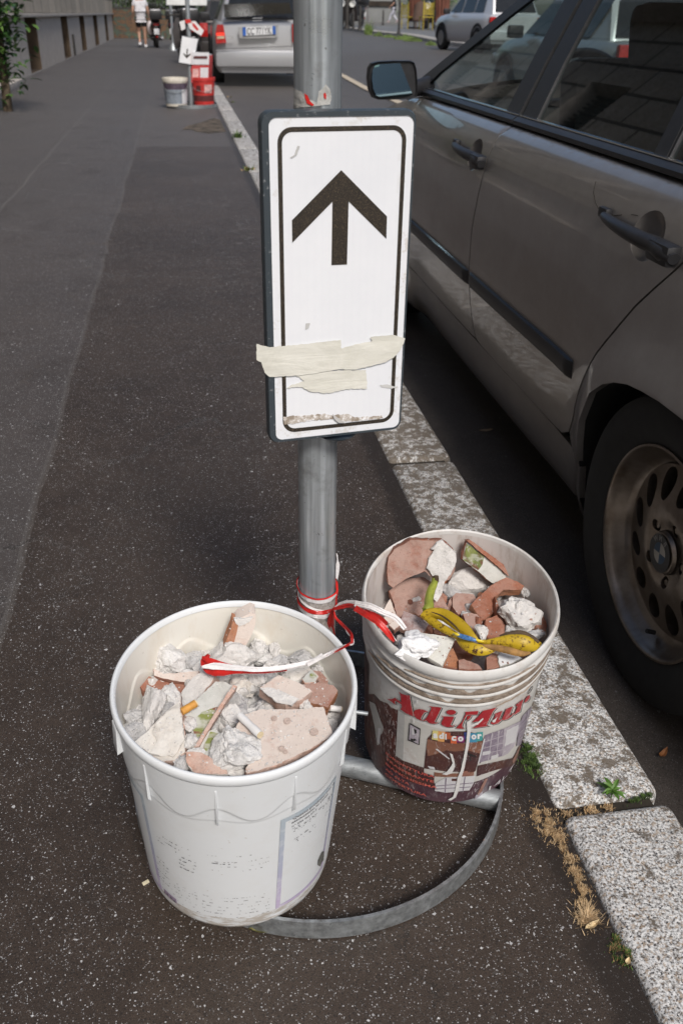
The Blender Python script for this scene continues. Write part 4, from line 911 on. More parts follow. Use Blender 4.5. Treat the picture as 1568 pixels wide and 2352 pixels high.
s8('curved_brick_shard', [(250, 270), (290, 215), (410, 145), (520, 150), (640, 150), (720, 215), (742, 290), (730, 380), (690, 440), (640, 450), (560, 420), (510, 375), (380, 430), (280, 500), (245, 470), (240, 360)], (480, 300), -1.085, (-.15, .35), .018, (R_terra2, R_terra), 'biggest curved terracotta shard at the back left '+PB, seed=31, rough=.0015)
s8('plaster_crust', [(560, 215), (600, 170), (640, 150), (665, 175), (740, 240), (742, 310), (700, 400), (660, 450), (640, 540), (600, 598), (578, 580), (592, 500), (600, 440), (530, 355), (545, 280), (590, 220)], (480, 300), -1.080, (-.15, .35), .004, (R_plast, R_plast), 'white plaster crust stuck on the biggest curved shard '+PB, 'plaster', seed=32, rough=.002)
DS = s8('brick_shard', [(250, 520), (380, 430), (500, 420), (600, 480), (680, 640), (600, 690), (480, 700), (310, 725), (290, 620)], (450, 570), .292, (-.1, -.5), .016, (R_terra2, R_terra), 'dark terracotta shard with a round stain under the banana stem '+PB, seed=33)
decal('stain', C8, [(388, 590), (405, 582), (425, 592), (428, 612), (408, 622), (390, 612)], pl(*c8(450, 570), .292+DR, -.1, -.5), .0022, simple('dark red stain', (.14, .05, .03), .8), DS, .004)
s8('brick_shard', [(205, 670), (260, 580), (300, 690), (330, 730), (250, 760), (215, 720)], (270, 690), .285, (0, -.3), .01, (R_pink, R_terra2), 'pink shard beside the left wall '+PB, seed=34)
gt = s8('tile_shard', [(790, 290), (822, 160), (900, 215), (1010, 305), (1120, 400), (1172, 450), (1090, 470), (1005, 462), (895, 370)], (980, 330), -1.100, (.15, .4), .009, (R_glaze, R_terra), 'tile shard with dark green glaze leaning on the back wall '+PB, 'tile shard', seed=35)
pg = ply(*c8(980, 330), 1.100, (.15, .4))
decal('green_glaze', C8, [(792, 290), (822, 175), (900, 230), (952, 268), (935, 330), (905, 368), (850, 330)], pg, .0016, R_green2, gt)
decal('green_glaze', C8, [(1120, 410), (1170, 442), (1150, 450), (1115, 425)], pg, .0016, R_green2, gt)
s8('tile_shard', [(822, 152), (845, 145), (960, 230), (1120, 350), (1208, 432), (1195, 455), (1165, 448), (1060, 350), (920, 235)], (980, 330), -1.094, (.15, .4), .010, (R_terra, R_terra), 'long terracotta tile edge above the green glaze '+PB, 'tile shard', seed=36, rag=.0008)
s8('brick_shard', [(720, 560), (745, 535), (870, 545), (905, 600), (860, 640), (800, 690), (755, 690), (718, 640)], (800, 620), .288, (0, -.4), .016, (R_terra2, R_terra), 'rounded square terracotta piece in the middle '+PB, seed=37)
s8('brick_shard', [(855, 620), (890, 580), (1000, 480), (1110, 420), (1190, 450), (1242, 482), (1225, 510), (1090, 515), (1035, 560), (1020, 680), (945, 738), (900, 690)], (1020, 560), .305, (.05, -.45), .016, (R_terra, R_orange), 'long orange terracotta shard right of centre '+PB, seed=38)
s8('brick_shard', [(1030, 560), (1060, 640), (1260, 770), (1280, 800), (1240, 805), (1090, 740), (1040, 700)], (1150, 700), .297, (.1, -.5), .015, (R_terra, R_terra), 'terracotta shard under the white capped lump '+PB, seed=39)
r8(1190, 640, 290, 270, .315, R_plast, 'white capped mortar lump at the right side '+PB, rot=-.5, thick=.8, rough=.13, fine=.05)
r8(1255, 520, 90, 80, .30, R_mort, 'small grey lump behind the white capped one '+PB)
s8('brick_shard', [(1330, 660), (1370, 670), (1412, 770), (1400, 815), (1340, 800), (1310, 730)], (1360, 740), .300, (.3, -.3), .014, (R_terra, R_terra), 'reddish shard at the right wall '+PB, seed=40)
r8(1320, 840, 170, 75, .302, R_mort2, 'grey lump above the banana end '+PB, rot=.2)
r8(1155, 792, 110, 70, .295, R_mort2, 'grey lump behind the banana, right of centre '+PB)
s8('brick_shard', [(790, 690), (850, 680), (920, 700), (940, 750), (905, 790), (880, 830), (820, 760)], (860, 740), .290, (0, -.3), .014, (R_terra2, R_terra), 'terracotta piece just behind the banana '+PB, seed=41)
s8('brick_shard', [(960, 730), (1040, 700), (1100, 760), (1115, 850), (1000, 885), (965, 850)], (1040, 790), .293, (.0, -.35), .016, (R_terra, R_terra), 'square terracotta shard right of the white pebble '+PB, seed=42)
r8(935, 812, 100, 130, .304, R_plast, 'white plaster pebble just behind the banana '+PB, rot=.2)
s8('tile_shard', [(360, 668), (450, 700), (545, 768), (500, 830), (455, 840), (330, 790), (330, 750)], (430, 755), .300, (-.1, -.3), .010, (R_purple, R_terra2), 'speckled purple tile shard above the crumpled tissue '+PB, 'tile shard', seed=43)
s8('brick_shard', [(248, 770), (290, 738), (330, 770), (290, 810)], (290, 775), .303, (-.1, -.3), .01, (R_pink, R_terra2), 'little pink chip at the left wall '+PB, seed=44)
r8(540, 805, 90, 90, .293, R_terra, 'brick lump under the banana curve '+PB, name='brick_lump')
s8('brick_shard', [(570, 780), (620, 770), (720, 850), (730, 880), (640, 855), (585, 830)], (650, 830), .295, (0, -.3), .014, (R_terra, R_terra), 'narrow brick shard under the banana skin '+PB, seed=45)
s8('brick_shard', [(720, 890), (790, 880), (875, 960), (870, 985), (740, 980), (715, 935)], (790, 940), .298, (0, -.3), .016, (R_terra, R_terra), 'brick piece below the banana at the front '+PB, seed=46)
s8('brick_shard', [(690, 960), (720, 940), (760, 1030), (765, 1095), (700, 1080), (640, 1065)], (710, 1030), .303, (0, -.2), .016, (R_orange, R_terra), 'orange brick next to the cream ceramic tile '+PB, seed=47)
s8('brick_shard', [(760, 1030), (800, 1020), (900, 1060), (935, 1098), (765, 1095)], (840, 1070), .306, (0, -.2), .016, (R_terra2, R_terra), 'wedge of brick at the front rim '+PB, seed=48)
s8('brick_shard', [(965, 1010), (1010, 978), (1050, 990), (1060, 1075), (970, 1090)], (1010, 1040), .306, (0, -.2), .012, (R_terra, R_terra), 'five sided terracotta tile chip at the front rim '+PB, seed=49)
s8('ceramic_shard', [(1052, 1000), (1075, 968), (1150, 975), (1222, 1015), (1160, 1050), (1070, 1075)], (1130, 1020), .308, (.1, -.3), .006, (simple('white porcelain', (.74, .75, .77), .15, var=.03), R_white), 'white porcelain shard under the banana end '+PB, 'ceramic shard', seed=50)
wt = s8('ceramic_tile', [(480, 828), (600, 845), (735, 870), (690, 960), (640, 1072), (540, 1010), (470, 930)], (600, 940), .318, (-.05, -.25), .007, (R_white, R_white), 'cream ceramic tile with blue marks beside the tissue '+PB, 'ceramic tile', seed=51, rag=.0006, rough=.0002)
pw = pl(*c8(600, 940), .318+DR, -.05, -.25); M_blu = simple('blue glaze marks', (.10, .15, .24), .4, var=.5, scale=150)
decal('blue_mark', C8, [(480, 835), (515, 838), (505, 865), (490, 880)], pw, .0008, M_blu, wt, .004); decal('blue_mark', C8, [(515, 905), (530, 915), (545, 945), (535, 958), (520, 930)], pw, .0008, M_blu, wt, .004)
# crumpled tissue
vs, fs = rockmesh((.052, .040, .026), 77, 5, 6, .14, .015); c_ = at(*c8(435, 930), .362)
o_v = []
for v in vs:
    k = noise.noise(v*70)+.6*noise.noise(v*160); v2 = v+v.normalized()*(abs(k)*.0035-.001); o_v.append(c_+Matrix.Rotation(-.5, 3, 'Z') @ v2)
a = NM('tissue paper', .85); a.color(a.ramp(a.noise(30., 4), [(.3, (.74, .74, .75)), (.7, (.82, .82, .83))])); a.bump(a.noise(70., 5, dist=1.), .8, .004); a.b.inputs['Subsurface Weight'].default_value = 0.
tis = MB().add(o_v, fs).build('tissue', a.m, None, angle=60, label='crumpled white tissue by the front left rim of the printed bucket', cat='tissue')
# banana skin
bn = NM('banana skin', .45, spec=.4)
y1 = bn.ramp(bn.noise(9., 3), [(.35, (.36, .235, .010)), (.65, (.50, .345, .018))])
spk = bn.ramp(bn.noise(150., 6, .75), [(.53, 0.), (.58, 1.)]); arp = bn.ramp(bn.noise(13., 3), [(.45, 0.), (.62, 1.)])
y1 = bn.mix(bn.math('MULTIPLY', spk, arp), y1, (.07, .030, .012)); sc2 = bn.ramp(bn.noise(50., 6, .7, dist=1.), [(.62, 0.), (.68, .8)]); y1 = bn.mix(sc2, y1, (.13, .06, .02)); bn.color(y1); bn.bump(bn.noise(60.), .2, .001)
bin_ = simple('banana skin inside', (.28, .15, .045), .7, var=.5, scale=60, bump=.5)
bst = NM('banana stem', .5); bst.color(bst.ramp(bst.noise((60., 60., 12.), 4), [(.35, (.20, .24, .03)), (.6, (.30, .33, .05)), (.75, (.08, .06, .02))]))
bb_ = simple('banana brown tip', (.06, .035, .015), .7, var=.5, scale=80, bump=.4)
ban = empty('banana_peel', tuple(at(*c8(900, 860), .370)), 'spotted yellow banana skin with green stem lying on the shards in the printed bucket', 'banana skin')
def strip(pts, name, mat, wz=1.0, n=14, keel=.25, rot0=0.):
    """tapered, slightly angular skin lobe; pts = (cx, cy, z, halfwidth px)"""
    ctr = [at(*c8(x, y), z+.032) for x, y, z, w_ in pts]; Nn = 8*(len(pts)-1)
    def interp(vals, t):
        i = min(int(t), len(vals)-2); f = t-i; p0 = vals[max(i-1, 0)]; p1 = vals[i]; p2 = vals[i+1]; p3 = vals[min(i+2, len(vals)-1)]
        return (p1*2+(p2-p0)*f+(p0*2-p1*5+p2*4-p3)*f*f+(p1*3-p0-p2*3+p3)*f**3)*.5
    ws = [w_*K8*((c-O).dot(CF))/2040 for c, (_, _, _, w_) in zip(ctr, pts)]
    ring = []; mb = MB()
    for s_ in range(Nn+1):
        t = s_/8; c = interp(ctr, t); w_ = max(.0006, interp(ws, t)); tg = (interp(ctr, min(t+.05, len(pts)-1.001))-interp(ctr, max(t-.05, 0))).normalized()
        vd = (O-c).normalized(); a_ = tg.cross(vd).normalized(); b_ = a_.cross(tg).normalized()
        row = []
        for k in range(n):
            an = 2*pi*k/n+rot0; r = w_*(1+keel*.5*abs(cos(2.5*an))**6-.05); row.append(c+a_*r*cos(an)+b_*r*wz*sin(an))
        ring.append(row)
    vs = [q for r_ in ring for q in r_]
    fs = [(i*n+k, i*n+(k+1) % n, (i+1)*n+(k+1) % n, (i+1)*n+k) for i in range(Nn) for k in range(n)]+[tuple(range(n)), tuple(Nn*n+k for k in range(n-1, -1, -1))]
    return mb.add(vs, fs).build(name, mat, ban, angle=60)
strip([(590, 425, .352, 22), (583, 470, .350, 25), (560, 520, .346, 30), (545, 590, .342, 32), (545, 635, .340, 36), (520, 670, .338, 30)], 'stem', bst.m, .9)
strip([(592, 418, .354, 24), (596, 440, .352, 22), (590, 455, .351, 22)], 'stem_tip', bb_)
strip([(485, 705, .336, 10), (540, 685, .340, 36), (640, 690, .343, 44), (720, 735, .343, 48), (800, 795, .341, 44), (860, 850, .339, 28), (903, 875, .338, 6)], 'skin_lobe', bn.m, .55)
strip([(480, 700, .334, 5), (560, 740, .335, 28), (640, 790, .336, 28), (720, 835, .336, 25), (800, 870, .336, 18), (880, 882, .336, 10)], 'skin_lobe', bn.m, .5)
strip([(730, 845, .333, 6), (800, 905, .333, 35), (880, 945, .333, 42), (960, 955, .333, 36), (1040, 945, .334, 12)], 'skin_lobe', bn.m, .5)
strip([(900, 892, .336, 8), (980, 895, .338, 20), (1060, 892, .341, 36), (1150, 888, .344, 50), (1240, 900, .344, 58), (1310, 920, .340, 42), (1365, 905, .339, 10)], 'skin_lobe', bn.m, .55)
strip([(820, 900, .335, 10), (920, 925, .337, 14), (1020, 935, .338, 22), (1120, 955, .339, 26), (1220, 980, .338, 22), (1290, 975, .337, 8)], 'inner_skin', bin_, .5)
strip([(1060, 850, .345, 4), (1130, 838, .349, 18), (1220, 835, .350, 26), (1300, 870, .347, 24), (1350, 900, .343, 12)], 'dark_ridge', bb_, .4)
strip([(560, 675, .349, 3), (640, 705, .3515, 6), (720, 765, .3505, 7), (770, 820, .348, 4)], 'dark_ridge', bb_, .4)
strip([(722, 832, .347, 8), (790, 855, .348, 17), (860, 875, .348, 15), (900, 885, .347, 6)], 'fruit_sticker', simple('blue fruit sticker', (.06, .16, .36), .4, var=.5, scale=300), .5)
strip([(722, 828, .348, 5), (745, 838, .349, 10), (770, 846, .3485, 6)], 'fruit_sticker', simple('yellow fruit sticker', (.70, .55, .03), .4), .5)
strip([(865, 872, .3475, 4), (900, 882, .348, 8), (945, 892, .3475, 4)], 'fruit_sticker', bpy.data.materials['yellow fruit sticker'], .5)
# loose grit lying on top of the rubble, dropped from above with ray casts
def grit(B, rad, n, mats, name, label, seed, smin=.0005, smax=.0017):
    bpy.context.view_layer.update(); dg = bpy.context.evaluated_depsgraph_get(); rr = random.Random(seed); mb = MB()
    bad = ('bucket_wall', 'bucket_inside', 'banana', 'skin_lobe', 'stem', 'white_band', 'red_band', 'cigarette', 'filter', 'tissue', 'fruit', 'inner_skin', 'dark_ridge', 'sidewalk')
    base = [V(v) for v in ((1, 0, -.3), (-.5, .9, -.4), (-.6, -.8, -.2), (.1, .1, 1), (.7, .7, .3), (-.8, .1, .5))]
    fs = [(0, 4, 3), (4, 1, 3), (1, 5, 3), (5, 2, 3), (2, 0, 3), (0, 1, 4), (1, 2, 5), (0, 2, 1)]
    while n > 0:
        a_ = rr.uniform(0, 2*pi); r = rad*sqrt(rr.random()); p = B.w((r*cos(a_), r*sin(a_), .45)); n -= 1
        if noise.noise(p*60) < -.08: continue
        ok, loc, nr, idx, ob, mx = S.ray_cast(dg, p, V((0, 0, -1)))
        if not ok or ob.name.startswith(bad) or nr.z < .35: continue
        s_ = rr.uniform(smin, smax)*(1.6 if rr.random() < .08 else 1); R = Matrix.Rotation(rr.uniform(0, 6), 3, 'Z') @ Matrix.Rotation(rr.uniform(0, 3), 3, 'X')
        mb.add([loc+V((0, 0, s_*.3))+R @ (v*s_) for v in base], fs, rr.randrange(len(mats)))
    return mb.build(name, mats, None, smooth=False, label=label, cat='rubble', kind='stuff')
grit(BL, .135, 1100, [R_mort, R_plast], 'mortar_grit', 'fine pale grit scattered over the rubble in the large white bucket', 1)
grit(BRt, .124, 600, [R_mort2, R_terra2, R_terra2], 'brick_grit', 'fine reddish grit scattered over the shards in the printed bucket', 2)
# ------------------------------------------------------------------ red and white barrier tape
CT = lambda pts: T((1050, 2050), 3.92, pts)
kn = at(*CT([(790, 925)])[0], .352)
tape = empty('barrier_tape', tuple(kn), 'red and white barrier tape knotted round the post, its ends lying in both buckets', 'barrier tape')
def spline(P, k=8):
    out = []; n = len(P)
    for i in range(n-1):
        p0, p1, p2, p3 = P[max(i-1, 0)], P[i], P[i+1], P[min(i+2, n-1)]
        for j in range(k):
            f = j/k; out.append((p1*2+(p2-p0)*f+(p0*2-p1*5+p2*4-p3)*f*f+(p1*3-p0-p2*3+p3)*f**3)*.5)
    return out+[P[-1]]
def ribbon(name, C, pts, mat, wz=.0, lift=0., seed=0, crumple=.0012, twist=.3, nx=6, label=None):
    """pts: (cx, cy, z, width px). ribbon turned mostly to the camera, crinkled along its length"""
    cen = [at(*C([(x, y)])[0], z+lift) for x, y, z, w_ in pts]
    s_ = 1.632653*{id(CT): 3.92, id(C7): 1.568, id(C8): 1.96}[id(C)]
    W = [w_/s_*((c-O).dot(CF))/2040 for c, (_, _, _, w_) in zip(cen, pts)]
    P = spline([V((*c, w_)) if False else V((c.x, c.y, c.z)) for c in cen]); Wd = spline([V((w_, 0, 0)) for w_ in W])
    mb = MB(); n = len(P); rows = []
    for i, c in enumerate(P):
        t = (P[min(i+1, n-1)]-P[max(i-1, 0)]).normalized(); vd = (O-c).normalized(); a_ = t.cross(vd).normalized(); b_ = a_.cross(t)
        tw = twist*noise.noise(V((i*.11, seed, 0)))*2; ax = a_*cos(tw)+b_*sin(tw); nn = b_*cos(tw)-a_*sin(tw); w_ = Wd[i].x*(1+.15*noise.noise(V((i*.4, seed, 5))))
        rows.append([c+ax*w_*(k/nx-.5)+nn*(crumple*noise.noise(V((i*.05, k*2.1, seed)))*1.8+crumple*(1 if k % 2 else -1)*.22) for k in range(nx+1)])
    mb.add([q for r_ in rows for q in r_], [(i*(nx+1)+k, i*(nx+1)+k+1, (i+1)*(nx+1)+k+1, (i+1)*(nx+1)+k) for i in range(n-1) for k in range(nx)])
    return mb.build(name, mat, tape, angle=70, label=label)
def loopband(name, zf, hw, r, mat, seed):
    mb = MB(); n = 72; rows = []
    for i in range(n+1):
        th = 2*pi*i/n; z = zf(th); rr_ = PR+r+.0010*noise.noise(V((cos(th)*3, sin(th)*3, seed))); h = hw*(1+.3*noise.noise(V((cos(th)*2, sin(th)*2, seed+3))))
        rows.append([V((PX+(rr_+.0006*((k % 2)*2-1))*cos(th), PY+(rr_+.0006*((k % 2)*2-1))*sin(th), z+h*(k/5-.5)*2)) for k in range(6)])
    mb.add([q for r_ in rows for q in r_], [(i*6+k, i*6+k+1, (i+1)*6+k+1, (i+1)*6+k) for i in range(n) for k in range(5)]); return mb.build(name, mat, tape, angle=70)
zL = onpole(*CT([(272, 640)])[0]).z; zF = onpole(*CT([(540, 815)])[0]).z; zR = onpole(*CT([(800, 740)])[0]).z
z0_ = (zL+zR)/2
f1 = lambda th: zF+.002+(.5+.5*sin(th))*(.010)+(zR-zL)*.25*cos(th)
loopband('white_band', f1, .0052, .0025, M_wht, 1); loopband('red_band', lambda th: f1(th)+.0045, .0018, .0036, M_red, 2)
f2 = lambda th: onpole(*CT([(540, 965)])[0]).z+(.5+.5*sin(th))*.008-.003*cos(th)
loopband('red_band', f2, .0040, .0030, M_red, 3); loopband('white_band', lambda th: f2(th)-.0075, .0045, .0022, M_wht, 4)
loopband('white_band', lambda th: f2(th)+.003-.006*cos(th), .0028, .0020, M_wht, 6)
ribbon('white_band', CT, [(800, 905, .356, 30), (900, 840, .368, 60), (1050, 822, .382, 75), (1200, 850, .392, 80), (1400, 920, .400, 90), (1568, 1000, .404, 90)], M_wht, seed=2)
ribbon('white_band', C8, [(0, 615, .404, 45), (110, 635, .412, 50), (210, 680, .408, 45), (300, 720, .398, 38), (370, 800, .385, 34)], M_wht, seed=3)
ribbon('red_band', CT, [(780, 920, .358, 40), (900, 885, .370, 62), (1040, 870, .384, 70), (1200, 935, .396, 75), (1400, 1030, .404, 100), (1568, 1150, .408, 95)], M_red, seed=4, lift=.003)
ribbon('red_band', C8, [(0, 645, .410, 45), (90, 700, .416, 45), (180, 760, .414, 48), (250, 840, .402, 42), (292, 895, .388, 20)], M_red, seed=5, lift=.003)
ribbon('white_band', C8, [(60, 665, .408, 20), (150, 735, .410, 30), (230, 800, .404, 26), (300, 890, .388, 14)], M_wht, seed=15, lift=-.001)
ribbon('red_band', CT, [(780, 930, .352, 30), (760, 1000, .340, 70), (745, 1100, .322, 95), (745, 1200, .302, 110), (790, 1330, .280, 60)], M_red, seed=6, crumple=.002)
ribbon('red_band', CT, [(795, 950, .355, 18), (815, 1040, .348, 36), (880, 1110, .346, 44), (980, 1210, .350, 48), (1045, 1290, .358, 44), (1050, 1400, .366, 46), (980, 1455, .376, 36), (860, 1520, .388, 26), (680, 1610, .394, 14)], M_red, seed=7, lift=.002)
ribbon('white_band', CT, [(950, 1200, .349, 10), (1010, 1290, .356, 24), (1068, 1340, .362, 16), (1072, 1430, .368, 24), (960, 1450, .376, 34), (850, 1500, .390, 44), (700, 1580, .398, 56), (560, 1650, .392, 60), (400, 1735, .384, 66)], M_wht, seed=8)
ribbon('white_band', C7, [(1270, 478, .385, 24), (1200, 520, .380, 28), (1050, 552, .376, 30), (900, 565, .374, 28), (750, 555, .374, 34), (640, 545, .373, 40), (560, 552, .372, 16)], M_wht, seed=9, lift=.004)
ribbon('red_band', C7, [(1060, 568, .374, 12), (920, 578, .374, 22), (760, 575, .374, 30), (680, 580, .372, 46), (610, 565, .370, 60), (575, 520, .370, 46), (600, 478, .368, 20)], M_red, seed=10, crumple=.002)
ribbon('red_band', C7, [(560, 490, .374, 14), (600, 512, .374, 34), (680, 535, .374, 28), (760, 550, .374, 14)], M_red, seed=11, lift=.002)
def rib_side(name, pts, mat, seed):
    P = [aty(*CT([(x, y)])[0], 1.066) for x, y, w_ in pts]; mb = MB(); rows = []
    for i, c in enumerate(P):
        w_ = pts[i][2]*.15625/1500; rows.append([c+V((w_*(k/4-.5), .0015*noise.noise(V((i, k*3, seed))), 0)) for k in range(5)])
    return mb.add([q for r_ in rows for q in r_], [(i*5+k, i*5+k+1, (i+1)*5+k+1, (i+1)*5+k) for i in range(len(P)-1) for k in range(4)]).build(name, mat, tape)
rib_side('white_band', [(828, 95, 8), (838, 130, 20), (842, 170, 14), (845, 210, 22), (848, 260, 52), (846, 330, 50), (840, 400, 42), (835, 460, 30), (832, 510, 14)], M_wht, 1)
rib_side('red_band', [(828, 470, 18), (830, 530, 26), (836, 600, 34), (842, 640, 24), (836, 700, 20), (820, 760, 14), (815, 880, 12), (800, 930, 20)], M_red, 2)
# ------------------------------------------------------------------ weeds, dead moss and leaves along the kerb
def blades(name, pts2d, n, ln, wd, mats, seed, label, cat='weeds', lean=.7, kind='stuff', curl=.3, z0=0.):
    """tuft of small blades; pts2d: list of (px, py, spread m, weight)"""
    rr = random.Random(seed); mb = MB(); cs = [(at(px, py, z0), s_, w_) for px, py, s_, w_ in pts2d]; tw = sum(c[2] for c in cs)
    for k in range(n):
        x = rr.random()*tw
        for c, s_, w_ in cs:
            x -= w_
            if x <= 0: break
        a_ = rr.uniform(0, 2*pi); r = s_*min(1.7, abs(rr.gauss(0, .62))); b = c+V((r*cos(a_), r*sin(a_), 0))
        if noise.noise(b*95) < -.12: continue
        L_ = ln*rr.uniform(.4, 1.2)*(1-.25*r/s_)
        az = rr.uniform(0, 2*pi); d = V((cos(az)*lean, sin(az)*lean, 1)).normalized(); sd_ = V((-sin(az), cos(az), 0))*wd*.5*rr.uniform(.6, 1.3)
        m1 = b+d*L_*.55; d2 = (d+V((cos(az), sin(az), -.4))*curl*rr.uniform(0, 2)).normalized(); tp = m1+d2*L_*.5
        mb.add([b-sd_, b+sd_, m1+sd_*.9, m1-sd_*.9, tp], [(0, 1, 2, 3), (3, 2, 4)], rr.randrange(len(mats)))
    return mb.build(name, mats, None, smooth=False, label=label, cat=cat, kind=kind)
G1 = simple('moss green', (.075, .13, .022), .8, var=.5, scale=90); G2 = simple('moss dark green', (.035, .065, .015), .8, var=.4, scale=90)
D1 = simple('dry straw', (.44, .30, .155), .85, var=.3, scale=90); D2 = simple('dry moss brown', (.28, .17, .08), .85, var=.4, scale=90); D3 = simple('pale straw', (.58, .43, .26), .85, var=.2, scale=90)
blades('green_moss', [(1218, 1745, .024, 2), (1228, 1765, .018, 1), (1212, 1722, .012, .6)], 1700, .010, .0014, [G1, G1, G2], 1, 'round green moss cushion between printed bucket and kerb', 'moss')
blades('dry_moss', [(1245, 1880, .022, 3), (1262, 1905, .022, 3), (1280, 1925, .015, 2), (1232, 1868, .010, 1), (1298, 1868, .010, .8), (1290, 1950, .008, .6)], 3200, .0075, .0008, [D1, D2, D3], 2, 'largest dry straw coloured moss patch at the kerb joint', 'moss', curl=.9)
blades('dry_moss', [(1308, 1975, .011, 1.4), (1318, 2000, .011, 1.4), (1328, 2022, .011, 1.5), (1337, 2050, .012, 1.6), (1340, 2075, .009, 1)], 2000, .0075, .0008, [D1, D3, D2], 3, 'narrow strip of dry moss running along the kerb edge', 'moss', curl=.9)
blades('dry_grass_tuft', [(1345, 2108, .017, 1)], 700, .019, .0009, [D1, D3, D3], 4, 'bristly dry grass tuft in the gap at the kerb edge', 'grass tuft', lean=1.1, curl=.1)
blades('green_moss', [(1410, 2178, .010, 1), (1415, 2160, .007, .5), (1428, 2200, .014, 1.5), (1440, 2190, .008, .6)], 1300, .008, .0011, [G1, G2, D2], 5, 'small green moss cushion at the kerb edge nearest the camera', 'moss')
blades('green_moss', [(1445, 1843, .008, 1), (1460, 1838, .007, 1), (1475, 1832, .006, 1), (1490, 1828, .006, .6)], 700, .007, .0010, [G1, G2], 6, 'green moss filling the right end of the kerb joint', 'moss')
blades('dry_moss', [(1330, 1868, .008, 1), (1355, 1860, .010, 1), (1375, 1865, .009, 1), (1395, 1856, .008, 1)], 700, .008, .0011, [D1, D2, D3], 7, 'dry stalks and husks in the kerb joint under the green sprig', 'moss', curl=.9)
def leafplant(loc, R_, n, ln, wd, mat, label, seed):
    rr = random.Random(seed); e = empty('weed', tuple(loc), label, 'weed'); MB().tube([loc, loc+V((0, 0, .008)), loc+V((.004, .002, .02))], .0012, 6).build('stem', mat, e)
    for k in range(n):
        az = 2*pi*k/n*1.62+rr.uniform(-.3, .3); L_ = ln*rr.uniform(.6, 1.15); el = rr.uniform(.15, .8); b = loc+V((0, 0, .008+.012*k/n)); mb = MB(); rows = []
        for i in range(7):
            t = i/6; r = L_*t; z = sin(el)*r-1.2*t*t*L_*.35; w_ = wd*sin(pi*min(1, .12+t*.9))**.8*(.5 if i == 0 else 1)
            c = b+V((cos(az)*r*cos(el), sin(az)*r*cos(el), z)); s_ = V((-sin(az), cos(az), 0))*w_*.5; rows += [c-s_+V((0, 0, .0015)), c, c+s_+V((0, 0, .0015))]
        mb.add(rows, [(3*i+j, 3*i+j+1, 3*(i+1)+j+1, 3*(i+1)+j) for i in range(6) for j in range(2)]).build('leaf', mat, e)
    return e
G3 = simple('fresh leaf green', (.09, .19, .03), .5, var=.25, scale=60)
leafplant(at(1402, 1832, .002), 0, 13, .028, .0075, G3, 'small green leafy sprig growing in the joint between two kerb stones', 3)
def leaf(px, py, z, L_, wd, az, mat, label, tilt=.2):
    c = at(px, py, z+.003); mb = MB(); rows = []
    for i in range(7):
        t = i/6-.5; w_ = wd*cos(t*pi)**.7 if abs(t) < .5 else 0.; q = c+V((cos(az)*t*L_, sin(az)*t*L_, .004*(4*t*t)*tilt*4)); s_ = V((-sin(az), cos(az), 0))*w_*.5
        rows += [q-s_+V((0, 0, .003)), q, q+s_+V((0, 0, .003))]
    return mb.add(rows, [(3*i+j, 3*i+j+1, 3*(i+1)+j+1, 3*(i+1)+j) for i in range(6) for j in range(2)]).build('dry_leaf', mat, None, label=label, cat='leaf')
LB = simple('brown leaf', (.30, .12, .04), .7, var=.4, scale=90); LP = simple('pale leaf', (.62, .50, .30), .7, var=.2, scale=90); LG = simple('yellow green leaf', (.12, .11, .025), .6, var=.5, scale=60)
leaf(1358, 2128, 0, .026, .009, .35, LP, 'curled pale leaf below the bristly dry grass tuft'); leaf(1440, 2212, 0, .011, .007, .9, LP, 'tiny pale leaf on the moss nearest the camera')
leaf(1520, 1735, -.114, .030, .012, .6, LB, 'orange brown leaf on the road beside the kerb joint', .6); leaf(1505, 1572, -.114, .03, .02, .2, LB, 'brown leaf scrap on the road under the wheel')
leaf(605, 2138, .0, .04, .010, -.15, LG, 'yellow green leaf trapped under the steel hoop by the white bucket'); leaf(1115, 990, -.114, .05, .02, .1, simple('pale litter', (.3, .22, .15), .8), 'pale scrap lying on the dark road beneath the car')
tg = at(508, 2010, 0); 
MB().box(at(335*1+0, 2027, .002), (.010, .005, .003), R=Matrix.Rotation(.5, 3, 'Z')).build('wood_chip', simple('wood chip', (.62, .56, .40), .8), None, bevel=.0006, label='tiny cream chip on the asphalt, below left of the white bucket', cat='chip')
blades('grass_weed', [(547, 318, .05, 1)], 60, .10, .012, [G1, G2], 8, 'small grass weed on the kerb edge level with the sign top', 'weed', kind=None)
blades('grass_weed', [(567, 392, .04, 1), (578, 392, .03, 1)], 80, .05, .010, [G1, D1], 9, 'flat weed on the kerb edge left of the sign', 'weed', kind=None)
blades('grass_weed', [(527, 228, .10, 1), (535, 240, .08, 1)], 120, .06, .02, [G1, D1, G2], 10, 'yellowish grass growing in the gutter beside the red bucket', 'weed', kind=None, z0=-.03)
